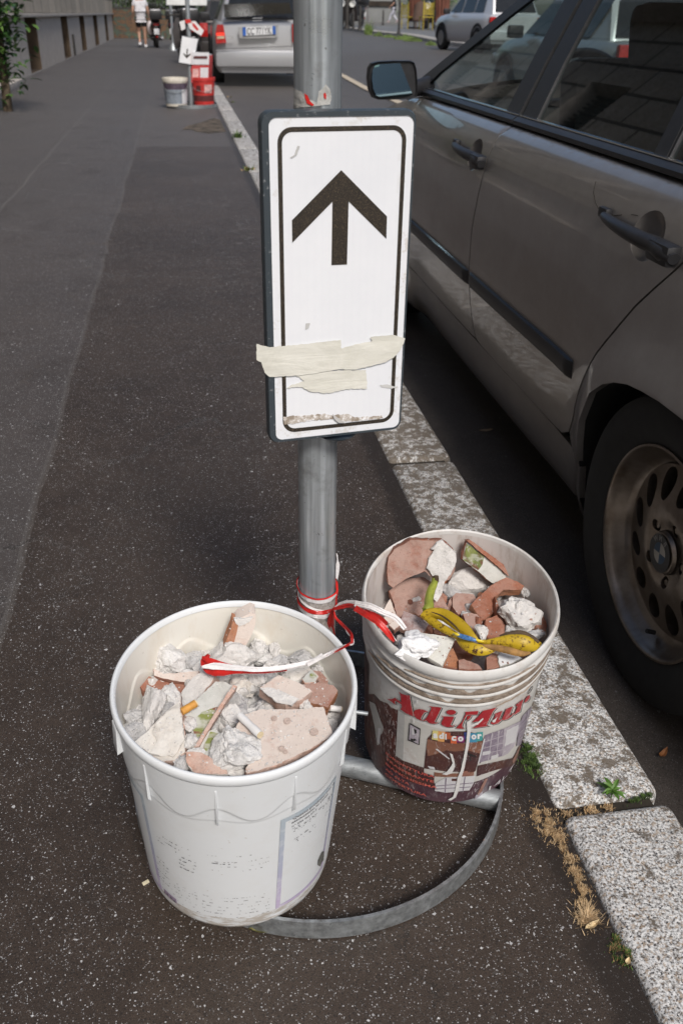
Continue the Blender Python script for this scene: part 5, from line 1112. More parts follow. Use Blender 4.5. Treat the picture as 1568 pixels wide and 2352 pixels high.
# ------------------------------------------------------------------ the silver estate car parked beside the kerb
def inpoly(x, y, P):
    ins = False; j = len(P)-1
    for i in range(len(P)):
        if (P[i][1] > y) != (P[j][1] > y) and x < (P[j][0]-P[i][0])*(y-P[i][1])/(P[j][1]-P[i][1])+P[i][0]: ins = not ins
        j = i
    return ins
def dense(P, st, closed=True):
    out = []; n = len(P)
    for i in range(n if closed else n-1):
        a_, b_ = V((*P[i], 0)), V((*P[(i+1) % n], 0)); k = max(1, int((b_-a_).length/st+.5))
        for j in range(k): q = a_+(b_-a_)*(j/k); out.append((q.x, q.y))
    if not closed: out.append(P[-1])
    return out
def panel2d(outer, holes, st, rows=()):
    vs = [V(p) for p in outer]; ed = [(i, (i+1) % len(outer)) for i in range(len(outer))]
    for h in holes:
        b_ = len(vs); vs += [V(p) for p in h]; ed += [(b_+i, b_+(i+1) % len(h)) for i in range(len(h))]
    xs = [p[0] for p in outer]; ys = [p[1] for p in outer]; y = min(ys)+st/2; row = 0
    while y < max(ys):
        x = min(xs)+st/2+(st/2 if row % 2 else 0)
        while x < max(xs):
            if inpoly(x, y, outer) and not any(inpoly(x, y, h) for h in holes): vs.append(V((x, y)))
            x += st
        y += st; row += 1
    for zr in rows:
        x = min(xs)+.01
        while x < max(xs):
            if inpoly(x, zr, outer) and inpoly(x, zr+.003, outer) and inpoly(x, zr-.003, outer) and not any(inpoly(x, zr, [((a-sum(q[0] for q in h)/len(h))*1.06+sum(q[0] for q in h)/len(h), (b-sum(q[1] for q in h)/len(h))*1.06+sum(q[1] for q in h)/len(h)) for a, b in h]) for h in holes): vs.append(V((x, zr)))
            x += .015
    r = geometry.delaunay_2d_cdt(vs, ed, [list(range(len(outer)))], 1, 1e-6)
    fs = []
    for f in r[2]:
        c = sum((r[0][i] for i in f), V((0, 0)))/len(f)
        if not any(inpoly(c.x, c.y, h) for h in holes): fs.append(tuple(f))
    return r[0], fs
PZ = [(.03, .93), (.05, .915), (.09, .893), (.13, .883), (.20, .872), (.215, .868), (.26, .858), (.34, .848), (.42, .841), (.50, .838), (.58, .838), (.66, .842), (.712, .8475), (.732, .852), (.742, .8535), (.755, .857), (.78, .865), (.80, .874), (.815, .8825), (.826, .894), (.833, .907), (.838, .922)]
ARCH = [(1.712, .02), (1.716, .12), (1.712, .22), (1.698, .326), (1.654, .41), (1.60, .45), (1.553, .472), (1.50, .488), (1.445, .496), (1.376, .502), (1.297, .502), (1.20, .492), (1.08, .452), (.98, .385), (.93, .28), (.905, .1), (.905, .02)]
ARCHF = [(y+2.72, z) for y, z in ARCH]
def fz(z):
    for (a, b), (c, d) in zip(PZ, PZ[1:]):
        if z <= c: t = max(0, (z-a)/(c-a)); return b+(d-b)*t
    return PZ[-1][1]
def darch(y, z, A=ARCH): return min((V((y, z))-V(p)).length for p in A[1:-1])
ARD = dense(ARCH, .03, False); ARDF = dense(ARCHF, .03, False)
def sx(y, z):
    x = fz(z) + .010*(y-2.7)**2*(1 if y > 2.7 else .6) + (.05*max(0, y-4.3)**2*4 if y > 4.3 else 0) + (.04*max(0, .75-y)**2*4)
    d = min(darch(y, z, ARD), darch(y, z, ARDF)); x -= .024*math.exp(-(d/.055)**2) + .010*math.exp(-(d/.16)**2)
    return x
XC = 1.715
paint = NM('silver metallic paint', .30, .65, coat=.9); paint.b.inputs['Coat Roughness'].default_value = .06
gr = paint.noise((3., 3., 9.), 5, .65); du = paint.ramp(paint.noise(7., 6, .75), [(.35, 0.), (.8, 1.)])
pc = paint.mix(paint.math('MULTIPLY', du, .45), (.35, .33, .315), (.20, .17, .145)); paint.color(pc)
paint.rough(paint.ramp(gr, [(.35, .28), (.7, .42)])); M_paint = paint.m
M_black = simple('black car plastic', (.018, .018, .020), .42, var=.2, scale=60)
M_rub = simple('black rubber', (.012, .012, .012), .75, var=.3, scale=40); M_dk = simple('dark car interior', (.012, .012, .013), .8); M_gap = simple('black gap', (.004, .004, .004), .9)
M_glass = glassmat('car glass', (.74, .82, .80), .05); M_seat = simple('grey seat cloth', (.035, .035, .037), .9, var=.3, scale=90)
M_chr = simple('bright trim', (.55, .56, .57), .22, 1., var=.05)
car = empty('parked_car', (XC, 2.7, -.09), 'silver grey estate car parked at the kerb right beside the arrow sign', 'car')
def cpanel(name, outer, holes=(), mat=None, parent=None, st=.04, off=0., skirt=.016, mirror=False, fx=sx, label=None):
    o2 = dense(outer, .03); h2 = [dense(h, .02) for h in holes]; vs, fs = panel2d(o2, h2, st, (.712, .722, .732, .745, .757, .77, .781, .790, .798, .805, .811, .817, .823, .828, .833) if not mirror else ())
    mb = MB(); mp = (lambda y, z, i=0.: V((fx(y, z)+off+i, y, z))) if not mirror else (lambda y, z, i=0.: V((2*XC-fx(y, z)-off-i, y, z)))
    mb.add([mp(v.x, v.y) for v in vs], fs)
    for L_ in [o2]+h2:
        n = len(L_); a_ = [mp(*p) for p in L_]; b_ = [mp(p[0], p[1], .003)*1 for p in L_]; c_ = [mp(p[0], p[1], skirt) for p in L_]
        mb.add(a_+c_, [(i, (i+1) % n, n+(i+1) % n, n+i) for i in range(n)])
    return mb.build(name, mat or M_paint, parent or car, angle=50, weld=True, label=label)
def ell(cy, cz, a, b, n=24, tilt=0.): return [(cy+a*cos(2*pi*k/n)*cos(tilt)-b*sin(2*pi*k/n)*sin(tilt), cz+a*cos(2*pi*k/n)*sin(tilt)+b*sin(2*pi*k/n)*cos(tilt)) for k in range(n)]
G = .0035
HR = ell(1.612, .742, .058, .046); HF = ell(2.715, .745, .056, .044)
gapB = [(2.585, .838), (2.592, .76), (2.602, .68), (2.63, .55), (2.635, .42), (2.622, .32), (2.588, .225)]
gapR = [(1.42, .838), (1.44, .76), (1.478, .712), (1.575, .62), (1.69, .485), (1.745, .391), (1.78, .30), (1.815, .245), (1.87, .218), (1.93, .212)]
rd = [(y+G, z) for y, z in gapR]+[(2.05, .212), (2.3, .215), (2.54, .218), (2.570, .222)]+[(y-G, z) for y, z in gapB[::-1]]
rear_door = cpanel('rear_door', rd, [HR])
gapF = [(3.60, .830), (3.615, .7), (3.62, .5), (3.60, .34), (3.55, .245), (3.48, .225)]
fd = [(y+G, z) for y, z in gapB]+[(2.62, .222), (3.0, .222), (3.44, .224)]+[(y-G, z) for y, z in gapF[::-1]]+[(3.4, .834), (3.0, .838)]
front_door = cpanel('front_door', fd, [HF])
sill = cpanel('sill', [(1.716, .03), (1.716, .12), (1.712, .205), (1.80, .205), (1.93, .204), (2.6, .2125), (3.5, .217), (3.61, .215), (3.625, .12), (3.625, .03)], off=.004)
qp = [(1.42-G, .838)]+[(y-G, z) for y, z in gapR[1:8]]+[(1.80, .212), (1.716, .212)]+[p for p in ARCH[2:-1]]+[(.905, .05), (.60, .06), (.40, .12), (.37, .3), (.375, .5), (.42, .7), (.50, .838), (.9, .838)]
quarter = cpanel('quarter_panel', qp)
ff = [(y+G, z) for y, z in gapF]+[(3.64, .222)]+[(y, z) for y, z in ARCHF[2:-1]][0:0]+[(3.63, .06)]+[p for p in ARCHF[::-1][1:-1]]+[(4.45, .08), (4.75, .12), (4.82, .3), (4.82, .52), (4.76, .60), (4.5, .68), (4.2, .735), (3.9, .79), (3.7, .822)]
fender = cpanel('front_wing', ff)
for nm, oo in (('door', rd), ('door', fd), ('quarter_panel', qp), ('front_wing', ff), ('sill', [(1.716, .03), (1.712, .205), (3.61, .215), (3.625, .03)])): cpanel(nm, oo, mirror=True, st=.12)
# recessed handle bowls, pull handles
def bowl(par, cy, cz, a, b, depth=.020):
    def f(u, v):
        r = u; an = 2*pi*v; y = cy+a*r*cos(an); z = cz+b*r*sin(an); ye = cy+a*cos(an); ze = cz+b*sin(an); return V((sx(cy+a*cos(an)*r, cz+b*sin(an)*r)+depth*(1-r**2.2)+.0005, y, z))
    MB().grid(f, 8, 32).build('handle_bowl', M_paint, par)
bowl(rear_door, 1.612, .742, .058, .046); bowl(front_door, 2.715, .745, .056, .044)
def pull(par, y0, y1, z0, s=1.):
    pts = []; r = []
    for k in range(13):
        t = k/12; y = y1+(y0-y1)*t; z = z0+.006-.020*t+.004*sin(t*pi); pts.append(V((sx(y, z)-.007-.020*sin(min(1, t*1.35)*pi)**.6*(1 if t < .74 else 1)-.004*t, y, z))); r.append((.0085+.014*t**.8)*(1 if 0 < k < 12 else .55))
    h = MB().tube(pts, r, 16, squash=.8).build('door_handle', M_black, par)
    MB().box((sx(y1, z0)-.006, y1-.004, z0+.008), (.016, .040, .022)).build('handle_base', M_black, h, bevel=.006)
    MB().box((sx(y0, z0)-.012, y0+.045, z0-.012), (.034, .085, .040)).build('handle_base', M_black, h, bevel=.012)
pull(rear_door, 1.478, 1.795, .744); pull(front_door, 2.600, 2.905, .748)
# black rubbing strips with body-coloured upper edge
def strip_(par, y0, y1, z0, z1, mat, th=.011):
    def f(u, v):
        y = y0+(y1-y0)*u; p = [(0, z0), (.75, z0+.002), (1, z0+.010), (1, z1-.012), (.7, z1-.003), (0, z1)][int(round(v*5))]; e = min(1, min(u, 1-u)*40)
        return V((sx(y, .5)-.0-p[0]*th*e+(sx(y, p[1])-sx(y, .5)), y, p[1]))
    return MB().grid(f, 40, 5).build('rubbing_strip', mat, par)
strip_(rear_door, 1.812, 2.622, .380, .424, M_black); strip_(front_door, 2.638, 3.59, .380, .424, M_black)
# feature crease scratches stay in paint; belt mouldings
def gx_(z): return .940+(z-.85)*.5
def along(pts, prof, name, mat, par, mirror=False):
    """sweep small profile [(dx,dz)] along (y,z) points of the window plane"""
    mb = MB(); n = len(prof); rows = []
    for y, z in pts: rows.append([V(((gx_(z)+dx) if not mirror else 2*XC-gx_(z)-dx, y, z+dz)) for dx, dz in prof])
    mb.add([q for r in rows for q in r], [(i*n+k, i*n+(k+1) % n, (i+1)*n+(k+1) % n, (i+1)*n+k) for i in range(len(rows)-1) for k in range(n)]+[tuple(range(n)), tuple((len(rows)-1)*n+k for k in range(n-1, -1, -1))])
    return mb.build(name, mat, par, angle=40)
belt = lambda y0, y1, z: [(y0+(y1-y0)*k/12, z+(.0 if True else 0)) for k in range(13)]
for par, y0, y1 in ((rear_door, 1.43, 2.582), (front_door, 2.592, 3.70), (quarter, .75, 1.42)):
    along(belt(y0, y1, .848), [(-.016, -.009), (-.024, -.006), (-.024, .004), (-.012, .013), (.02, .013), (.02, -.009)], 'belt_moulding', M_black, par)
    along(belt(y0, y1, .862), [(-.012, .0), (-.014, .001), (-.013, .0035), (.0, .0035), (.0, 0)], 'trim_line', M_chr, par)
# shoulder between side panel and belt moulding
def shoulder(u, v):
    y = .42+(3.72-.42)*u; x0 = sx(y, .838); x1 = gx_(.84)+.01; t = [0, .35, .7, 1][v] if isinstance(v, int) else v
    return V((x0+(x1-x0)*t, y, .838+.005*t))
MB().grid(shoulder, 60, 4).build('shoulder', M_paint, car)
# glasshouse
def wpanel(name, outline, mat, par, off=0., mirror=False, th=.0, st=.12):
    o2 = dense(outer_ := outline, .06); vs, fs = panel2d(o2, [], st); mb = MB()
    mp = lambda y, z: V((gx_(z)+off+.0 if not mirror else 2*XC-gx_(z)-off, y, z))
    mb.add([mp(v.x, v.y) for v in vs], fs)
    if th:
        n = len(o2); A_ = [mp(*p) for p in o2]; B_ = [p+V((th if not mirror else -th, 0, 0)) for p in A_]; mb.add(A_+B_, [(i, (i+1) % n, n+(i+1) % n, n+i) for i in range(n)])
    return mb.build(name, mat, par, angle=40)
RG = [(1.80, .860), (2.475, .860), (2.50, 1.00), (2.505, 1.15), (2.50, 1.205), (2.2, 1.215), (1.95, 1.215), (1.88, 1.19), (1.84, 1.05)]
FG = [(2.725, .860), (3.70, .858), (3.60, .918), (3.42, .990), (3.12, 1.110), (2.93, 1.180), (2.85, 1.205), (2.74, 1.208), (2.735, 1.0)]
QG = [(.86, .860), (1.735, .860), (1.765, 1.0), (1.80, 1.15), (1.81, 1.205), (1.3, 1.195), (1.08, 1.16), (1.0, 1.08)]
wpanel('window_glass', RG, M_glass, rear_door, .004); wpanel('window_glass', FG, M_glass, front_door, .004); wpanel('quarter_glass', QG, M_glass, quarter, .004)
for g_ in (RG, FG, QG): wpanel('window_glass', g_, M_glass, car, .004, True)
def frame(par, outer, hole, off=-.004, mirror=False, mat=None):
    o2 = dense(outer, .05); h2 = dense(hole, .05); vs, fs = panel2d(o2, [h2], .3); mb = MB(); sg = -1 if mirror else 1
    mp = lambda y, z, i=0.: V(((XC+(gx_(z)+off+i-XC)*sg), y, z)); mb.add([mp(v.x, v.y) for v in vs], fs)
    for L_ in (o2, h2):
        n = len(L_); A_ = [mp(*p) for p in L_]; B_ = [mp(p[0], p[1], .014) for p in L_]; mb.add(A_+B_, [(i, (i+1) % n, n+(i+1) % n, n+i) for i in range(n)])
    return mb.build('window_frame', mat or M_black, par, angle=40)
RF = [(1.745, .858), (2.583, .858), (2.602, 1.0), (2.602, 1.15), (2.595, 1.235), (2.2, 1.245), (1.93, 1.245), (1.83, 1.22), (1.79, 1.05)]
FF = [(2.615, .858), (3.90, .856), (3.62, .965), (3.44, 1.033), (3.13, 1.150), (2.94, 1.218), (2.86, 1.240), (2.632, 1.240), (2.628, 1.0)]
QF = [(.78, .858), (1.738, .858), (1.783, 1.05), (1.822, 1.22), (1.30, 1.225), (1.02, 1.19), (.90, 1.08)]
for m_ in (False, True):
    frame(rear_door if not m_ else car, RF, RG, mirror=m_); frame(front_door if not m_ else car, FF, FG, mirror=m_); frame(quarter if not m_ else car, QF, QG, mirror=m_)
# dark inner structure seen in the gaps, wheel wells, floor
for sg in (1, -1):
    f = lambda u, v: V((XC+(fz(.05+.78*v)+.045-XC)*sg, 1.74+(3.6-1.74)*u, .05+.78*v)); MB().grid(f, 8, 10).build('door_inner', M_gap, car)
    for A_ in (ARCH, ARCHF):
        P = dense(A_, .06, False); mb = MB(); c_ = [(V((XC+(sx(y, z)+.006-XC)*sg, y, z)), V((XC+(1.10-XC)*sg, y, z+.03))) for y, z in P]; n = len(P)
        mb.add([q for pr2 in c_ for q in pr2], [(2*i, 2*i+1, 2*i+3, 2*i+2) for i in range(n-1)]); y0, y1 = P[-1][0], P[0][0]; mb.add([V((XC+(1.10-XC)*sg, y, z+.03)) for y, z in P], [tuple(range(n))])
        mb.build('wheel_well', M_gap, car)
MB().box((XC, 2.65, .055), (1.5, 4.0, .03)).build('floor_pan', M_gap, car)
# roof, bonnet, screens, ends
def roof(u, v):
    y = .62+(2.98-.62)*u; w_ = v*2-1; e = 1-.10*smooth((u-.85)/.15)*0; zc = 1.245+.058*(1-w_*w_)-.03*smooth((.2-u)/.2)-.012*smooth((u-.85)/.15); return V((XC+w_*(XC-gx_(1.245)+.004), y, zc))
MB().grid(roof, 16, 16).build('roof', M_paint, car)
for sg in (1, -1): along([(y, 1.243) for y in (.8, 1.4, 2.0, 2.6, 2.86)], [(-.006, 0), (-.012, .012), (.0, .024), (.03, .02), (.02, 0)], 'roof_rail', M_black, car, sg < 0)
def bonnet(u, v):
    y = 3.72+(4.82-3.72)*u; w_ = v*2-1; zz = [(3.70, .822), (3.9, .79), (4.2, .735), (4.5, .68), (4.76, .60), (4.83, .55)]
    for (a, b), (c, d) in zip(zz, zz[1:]):
        if y <= c: z = b+(d-b)*(y-a)/(c-a); break
    xe = sx(y, z); return V((xe+(2*XC-2*xe)*v, y, z+.085*(1-abs(w_)**2.5)*(1-.35*u)))
MB().grid(bonnet, 20, 20).build('bonnet', M_paint, car)
def nose(u, v):
    z = .10+.50*v; w_ = u*2-1; return V((XC+w_*.80, 4.82+.09*(1-w_**4)*(1 if v < .7 else 1-(v-.7)*1.5), z))
MB().grid(nose, 20, 8).build('front_bumper', M_paint, car)
def scr(u, v): w_ = u*2-1; z0, y0 = .87, 3.78; z1, y1 = 1.285, 2.95; z = z0+(z1-z0)*v; y = y0+(y1-y0)*v; hw = XC-gx_(z); return V((XC+w_*hw, y+.06*(1-w_*w_), z-.03*w_*w_*v))
MB().grid(scr, 12, 8).build('windscreen', M_glass, car)
def tail(u, v): w_ = u*2-1; z = .12+.72*v; return V((XC+w_*.80, .37-.05*(1-w_**4)+.08*v, z))
MB().grid(tail, 16, 10).build('tailgate', M_paint, car)
def rscr(u, v): w_ = u*2-1; z = .84+.44*v; return V((XC+w_*(XC-gx_(z)+.0), .45+.2*v-.03*(1-w_*w_), z))
MB().grid(rscr, 12, 8).build('rear_glass', M_glass, car)
# cabin
def rbox(name, c, d, mat, bev, R=None): return MB().box(c, d, R=R).build(name, mat, car, bevel=bev)
for x_ in (1.36, 2.07):
    R_ = Matrix.Rotation(radians(-14), 3, 'X'); rbox('seat_back', (x_, 2.66, .70), (.50, .14, .62), M_seat, .05, R_); rbox('seat_cushion', (x_, 2.96, .40), (.50, .5, .14), M_seat, .05); rbox('headrest', (x_, 2.57, 1.06), (.27, .09, .17), M_seat, .04, R_)
rbox('seat_back', (XC, 1.42, .68), (1.25, .16, .56), M_seat, .05, Matrix.Rotation(radians(-18), 3, 'X')); rbox('seat_cushion', (XC, 1.70, .42), (1.25, .5, .14), M_seat, .05)
rbox('dashboard', (XC, 3.66, .70), (1.35, .36, .24), M_dk, .06)
mb = MB(); c_ = V((1.36, 3.28, .84)); R_ = Matrix.Rotation(radians(-62), 3, 'X')
mb.tube([c_+R_ @ V((.185*cos(2*pi*k/40), .185*sin(2*pi*k/40), 0)) for k in range(41)], .015, 10, cap=False); mb.build('steering_wheel', M_black, car)
sp_ = MB(); [sp_.tube([c_, c_+R_ @ V((.18*cos(a_), .18*sin(a_), 0))], .014, 8) for a_ in (0, pi, -pi/2)][0]; sp_.build('steering_spoke', M_black, car)
for sg in (1, -1): rbox('door_trim', (XC+(.985-XC)*sg, 2.6, .62), (.05, 1.9, .44), M_dk, .02)
rbox('interior_mirror', (XC, 3.05, 1.19), (.22, .03, .06), M_dk, .02)
# wing mirror
Ym = 3.60
mo = [aty(px, py, Ym) for px, py in [(853, 145), (868, 141), (905, 139), (942, 139), (951, 143), (956, 158), (958, 185), (959, 214), (955, 223), (944, 227), (905, 229), (868, 229), (855, 224), (847, 205), (844, 180), (846, 156)]]
ctr = sum(mo, V())/len(mo); mb = MB(); Lr = []
for dy, k in ((0, .93), (-.006, .98), (.0, 1.0), (.03, 1.0), (.07, .90), (.10, .66), (.115, .3)): Lr.append([ctr+(p-ctr)*k+V((0, dy, 0)) for p in mo])
n = len(mo); mb.add([q for r in Lr for q in r], [(i*n+k, i*n+(k+1) % n, (i+1)*n+(k+1) % n, (i+1)*n+k) for i in range(len(Lr)-1) for k in range(n)]); mb.add(Lr[-1], [tuple(range(n))]); mb.add([p+V((0, .004, 0)) for p in Lr[0]], [tuple(range(n))])
mir = mb.build('wing_mirror', M_black, car, angle=35)
mm = simple('mirror glass', (.30, .44, .50), .02, 1., var=.0); gl = [ctr+(p-ctr)*.86+V((0, -.002+(p.x-ctr.x)*.10+(p.z-ctr.z)*.05, 0)) for p in mo]; MB().add(gl, [tuple(range(n))]).build('mirror_glass', mm, mir, smooth=False)
A_ = aty(952, 205, Ym); MB().tube([A_+V((-.02, .03, -.01)), V((.90, 3.66, .862)), V((.955, 3.70, .868))], [.03, .030, .035], 12).build('mirror_arm', M_black, mir)
# wheels
def wheel(cx, cy, cz, sg=1, detail=True, R=.312):
    X = lambda d: cx+sg*d
    t = empty('wheel', (cx, cy, cz)); t.parent = car; t.location = V((cx, cy, cz))-V(car['_w'])
    pr2 = [(.212, .004), (.222, .000), (.250, -.012), (.285, -.014), (.303, -.006), (.311, .012), (R, .03), (R, .17), (.305, .20), (.21, .20)]
    mb = MB().lathe([(r, sg*z+cx*0) for r, z in pr2], 72, c=(cx, cy, cz), axis='x'); mb.build('tyre', M_rub, t)
    M_al = bpy.data.materials.get('alloy wheel') or alloy()
    lip = [(.213, .004), (.2135, -.001), (.209, -.002), (.205, .002), (.203, .010), (.196, .020), (.188, .034), (.180, .045), (.172, .048), (.171, .06), (.171, .18)]
    rm = MB().lathe([(r, sg*z) for r, z in lip], 72, c=(cx, cy, cz), axis='x').build('rim', M_al, t)
    N_ = 12; holes = []
    for k in range(N_):
        a_ = 2*pi*k/N_+.1; holes.append([((.132+.033*cos(q)+.003)*cos(a_+.175*sin(q)+.05*cos(q)), (.132+.033*cos(q)+.003)*sin(a_+.175*sin(q)+.05*cos(q))) for q in [2*pi*j/18 for j in range(18)]])
    for k in range(5):
        a_ = 2*pi*k/5+.6; holes.append([(.060*cos(a_)+.0125*cos(q), .060*sin(a_)+.0125*sin(q)) for q in [2*pi*j/12 for j in range(12)]])
    out = [(.173*cos(2*pi*k/72), .173*sin(2*pi*k/72)) for k in range(72)]
    def dome(r): return .044-.020*smooth((.175-r)/.10)+.006*smooth((.07-r)/.02)
    if detail:
        vs, fs = panel2d(out, holes, .014); mb = MB(); mp = lambda y, z, d=0.: V((X(dome(sqrt(y*y+z*z))+d), cy+y, cz+z)); mb.add([mp(v.x, v.y) for v in vs], fs)
        for h in holes:
            n = len(h); mb.add([mp(*p) for p in h]+[mp(p[0]*.985, p[1]*.985, .024) for p in h], [(i, (i+1) % n, n+(i+1) % n, n+i) for i in range(n)])
        mb.build('wheel_face', M_al, t, angle=30, weld=True)
        for k in range(5):
            a_ = 2*pi*k/5+.6; MB().lathe([(0, -sg*.0), (.007, -sg*0.), (.009, sg*.004), (.009, sg*.02)], 6, c=(X(.030), cy+.060*cos(a_), cz+.060*sin(a_)), axis='x').build('wheel_bolt', M_al, t)
        cap = MB().lathe([(0, -sg*.004), (.036, -sg*.003), (.041, -sg*.001), (.044, sg*.006)], 40, c=(X(.020), cy, cz), axis='x').build('hub_cap', M_al, t)
        xr = X(.020)-sg*.0048
        def sector(r0, r1, a0, a1, off, mat, nm, n=10):
            mb = MB(); P = [V((xr-sg*off, cy+r*cos(a), cz+r*sin(a))) for r in (r0, r1) for a in [a0+(a1-a0)*i/n for i in range(n+1)]]; mb.add(P, [(i, i+1, n+2+i, n+1+i) for i in range(n)]); mb.build(nm, mat, cap, smooth=False)
        MB_blk = M_black; sector(.0215, .0385, 0, 2*pi, .0004, M_black, 'emblem_ring', 40)
        wq = simple('emblem white', (.34, .32, .28), .4); bq = simple('emblem blue', (.025, .06, .11), .5)
        for k in range(4): sector(.0003, .0215, k*pi/2-.12, (k+1)*pi/2-.12, .0004, bq if k % 2 == 0 else wq, 'emblem_quarter')
        for k, ch in enumerate('BMW'):
            vs, fs = textmesh(ch, .03); a_ = pi/2-.12+.55-k*.62; xc_ = (min(v.x for v in vs)+max(v.x for v in vs))/2; hh = .0105/.7
            # seen from -x: screen right is -y
            up = V((0, cos(a_), sin(a_))) if False else V((0, -cos(a_)*-1, sin(a_)))
            er = V((0, cos(a_), sin(a_))); et = V((0, sin(a_), -cos(a_)))
            c_ = V((xr-sg*.0009, cy, cz))+er*.0255
            MB().add([c_+et*((v.x-xc_)*hh)*-1*-1+er*(v.y*hh) for v in vs], fs).build('emblem_letter', simple('emblem grey', (.22, .21, .20), .4), cap, smooth=False)
        MB().tube([V((X(.030), cy-.02, cz-.178)), V((X(.012), cy-.02, cz-.172))], .005, 8).build('valve', M_rub, rm)
    mb = MB().lathe([(0, sg*.075), (.172, sg*.075)], 40, c=(cx, cy, cz), axis='x'); mb.build('brake_disc', M_gap, t)
    return t
def alloy():
    a = NM('alloy wheel', .28, .8); n_ = a.noise(18., 5, .65); c = a.mix(a.ramp(n_, [(.4, 0.), (.75, 1.)]), (.25, .215, .185), (.13, .095, .065)); a.color(c); return a.m
wheel(.846, 1.345, .197); wheel(.850, 4.03, .197, detail=False); wheel(2*XC-.83, 1.345, .197, -1, False); wheel(2*XC-.84, 4.03, .197, -1, False)
# hairline scratches on the rear door
sc_m = simple('paint scratch', (.03, .025, .02), .8)
for P in ([(1.905, .795), (1.89, .775), (1.86, .758), (1.83, .748)], [(1.80, .748), (1.76, .752), (1.735, .758)], [(1.70, .765), (1.675, .768)]):
    MB().tube([V((sx(y, z)-.0003, y, z)) for y, z in P], .0007, 4).build('scratch', sc_m, rear_door)
# ------------------------------------------------------------------ building along the left
def stone(name, c1, c2, joint=True, bw=1.3, bh=.52):
    a = NM(name, .9, spec=.25); n1 = a.noise(6., 7, .72); n2 = a.noise((9., 9., 1.4), 5, .7); k = a.mix(a.ramp(n1, [(.35, 0.), (.68, 1.)]), c1, c2)
    k = a.mix(a.math('MULTIPLY', a.ramp(n2, [(.5, 0.), (.75, 1.)]), .45), k, tuple(V(c1)*.55))
    pits = a.ramp(a.noise(45., 5, .75), [(.62, 0.), (.68, 1.)]); k = a.mix(a.math('MULTIPLY', pits, .5), k, tuple(V(c1)*.4))
    h = n1
    if joint:
        x = a.sep(); cb = a.n('ShaderNodeCombineXYZ'); a.L(a.math('ADD', x[0], x[1]), cb.inputs[0]); a.L(x[2], cb.inputs[1])
        b = a.n('ShaderNodeTexBrick'); a.L(cb.outputs[0], b.inputs['Vector']); b.inputs['Scale'].default_value = 1; b.inputs['Brick Width'].default_value = bw; b.inputs['Row Height'].default_value = bh
        b.inputs['Mortar Size'].default_value = .03; b.inputs['Color1'].default_value = (.8, .8, .8, 1); b.inputs['Color2'].default_value = (1.1, 1.1, 1.1, 1); b.inputs['Mortar'].default_value = (.25, .25, .25, 1)
        k = a.mix(1., k, b.outputs[0], 'MULTIPLY')
    a.color(k); a.bump(a.math('ADD', n1, pits), .7, .03); return a.m
M_stone = stone('pitted stone', (.46, .395, .315), (.60, .54, .45)); M_stone2 = stone('smooth plinth stone', (.46, .415, .37), (.58, .535, .485), False)
M_shut = simple('dark shutter', (.07, .065, .055), .6, var=.3, scale=12); M_iron = simple('dark iron', (.030, .026, .022), .6, var=.4, scale=12); M_void = simple('cellar dark', (.030, .022, .015), .9, var=.5, scale=3)
M_reveal = simple('dark brown reveal', (.10, .070, .045), .9, var=.4, scale=3)  # cellar window reveals, much darker and browner than the wall stone
bld = empty('building', (-2.8, 22, 0), 'beige stone building with a row of dark cellar windows along the sidewalk', 'building')
WX = -2.8; Y0, Y1, ZT = -9., 48.6, 6.3
cell = [(20.1, 21.75), (26.45, 28.05), (31.6, 33.3), (37.0, 38.9), (43., 44.8)]
upper = [(y, y+1.4, 2.6, 4.8) for y in (-6.5, -2.6, 1.3, 5.2, 9.1, 13.0, 16.9, 20.3, 26.5, 31.7, 37.2, 43.1)]
ops = [(a, b, .02, .985) for a, b in cell]+upper
def wallcells(z0, z1, mat, nm, xo=0.):
    ys = sorted({Y0, Y1}|{v for o_ in ops if o_[2] < z1 and o_[3] > z0 for v in o_[:2]}); zs = sorted({z0, z1}|{v for o_ in ops for v in o_[2:] if z0 < v < z1}); mb = MB()
    for a, b in zip(ys, ys[1:]):
        for c, d in zip(zs, zs[1:]):
            if any(o_[0] <= a and b <= o_[1] and o_[2] <= c and d <= o_[3] for o_ in ops): continue
            mb.add([V((WX+xo, a, c)), V((WX+xo, b, c)), V((WX+xo, b, d)), V((WX+xo, a, d))], [(0, 1, 2, 3)])
    return mb.build(nm, mat, bld, smooth=False)
wallcells(0, 1.03, M_stone2, 'plinth', .0); wallcells(1.03, ZT, M_stone, 'wall', .05)
MB().box((WX+.035, (Y0+Y1)/2, 1.02), (.09, Y1-Y0, .07)).build('string_course', M_stone2, bld, bevel=.01)
MB().box((WX+.15, (Y0+Y1)/2, ZT), (.5, Y1-Y0, .3)).build('cornice', M_stone2, bld, bevel=.03)
MB().box((WX-3, (Y0+Y1)/2, ZT/2), (5.0, Y1-Y0, ZT-.1)).build('building_core', M_void, bld, smooth=False)
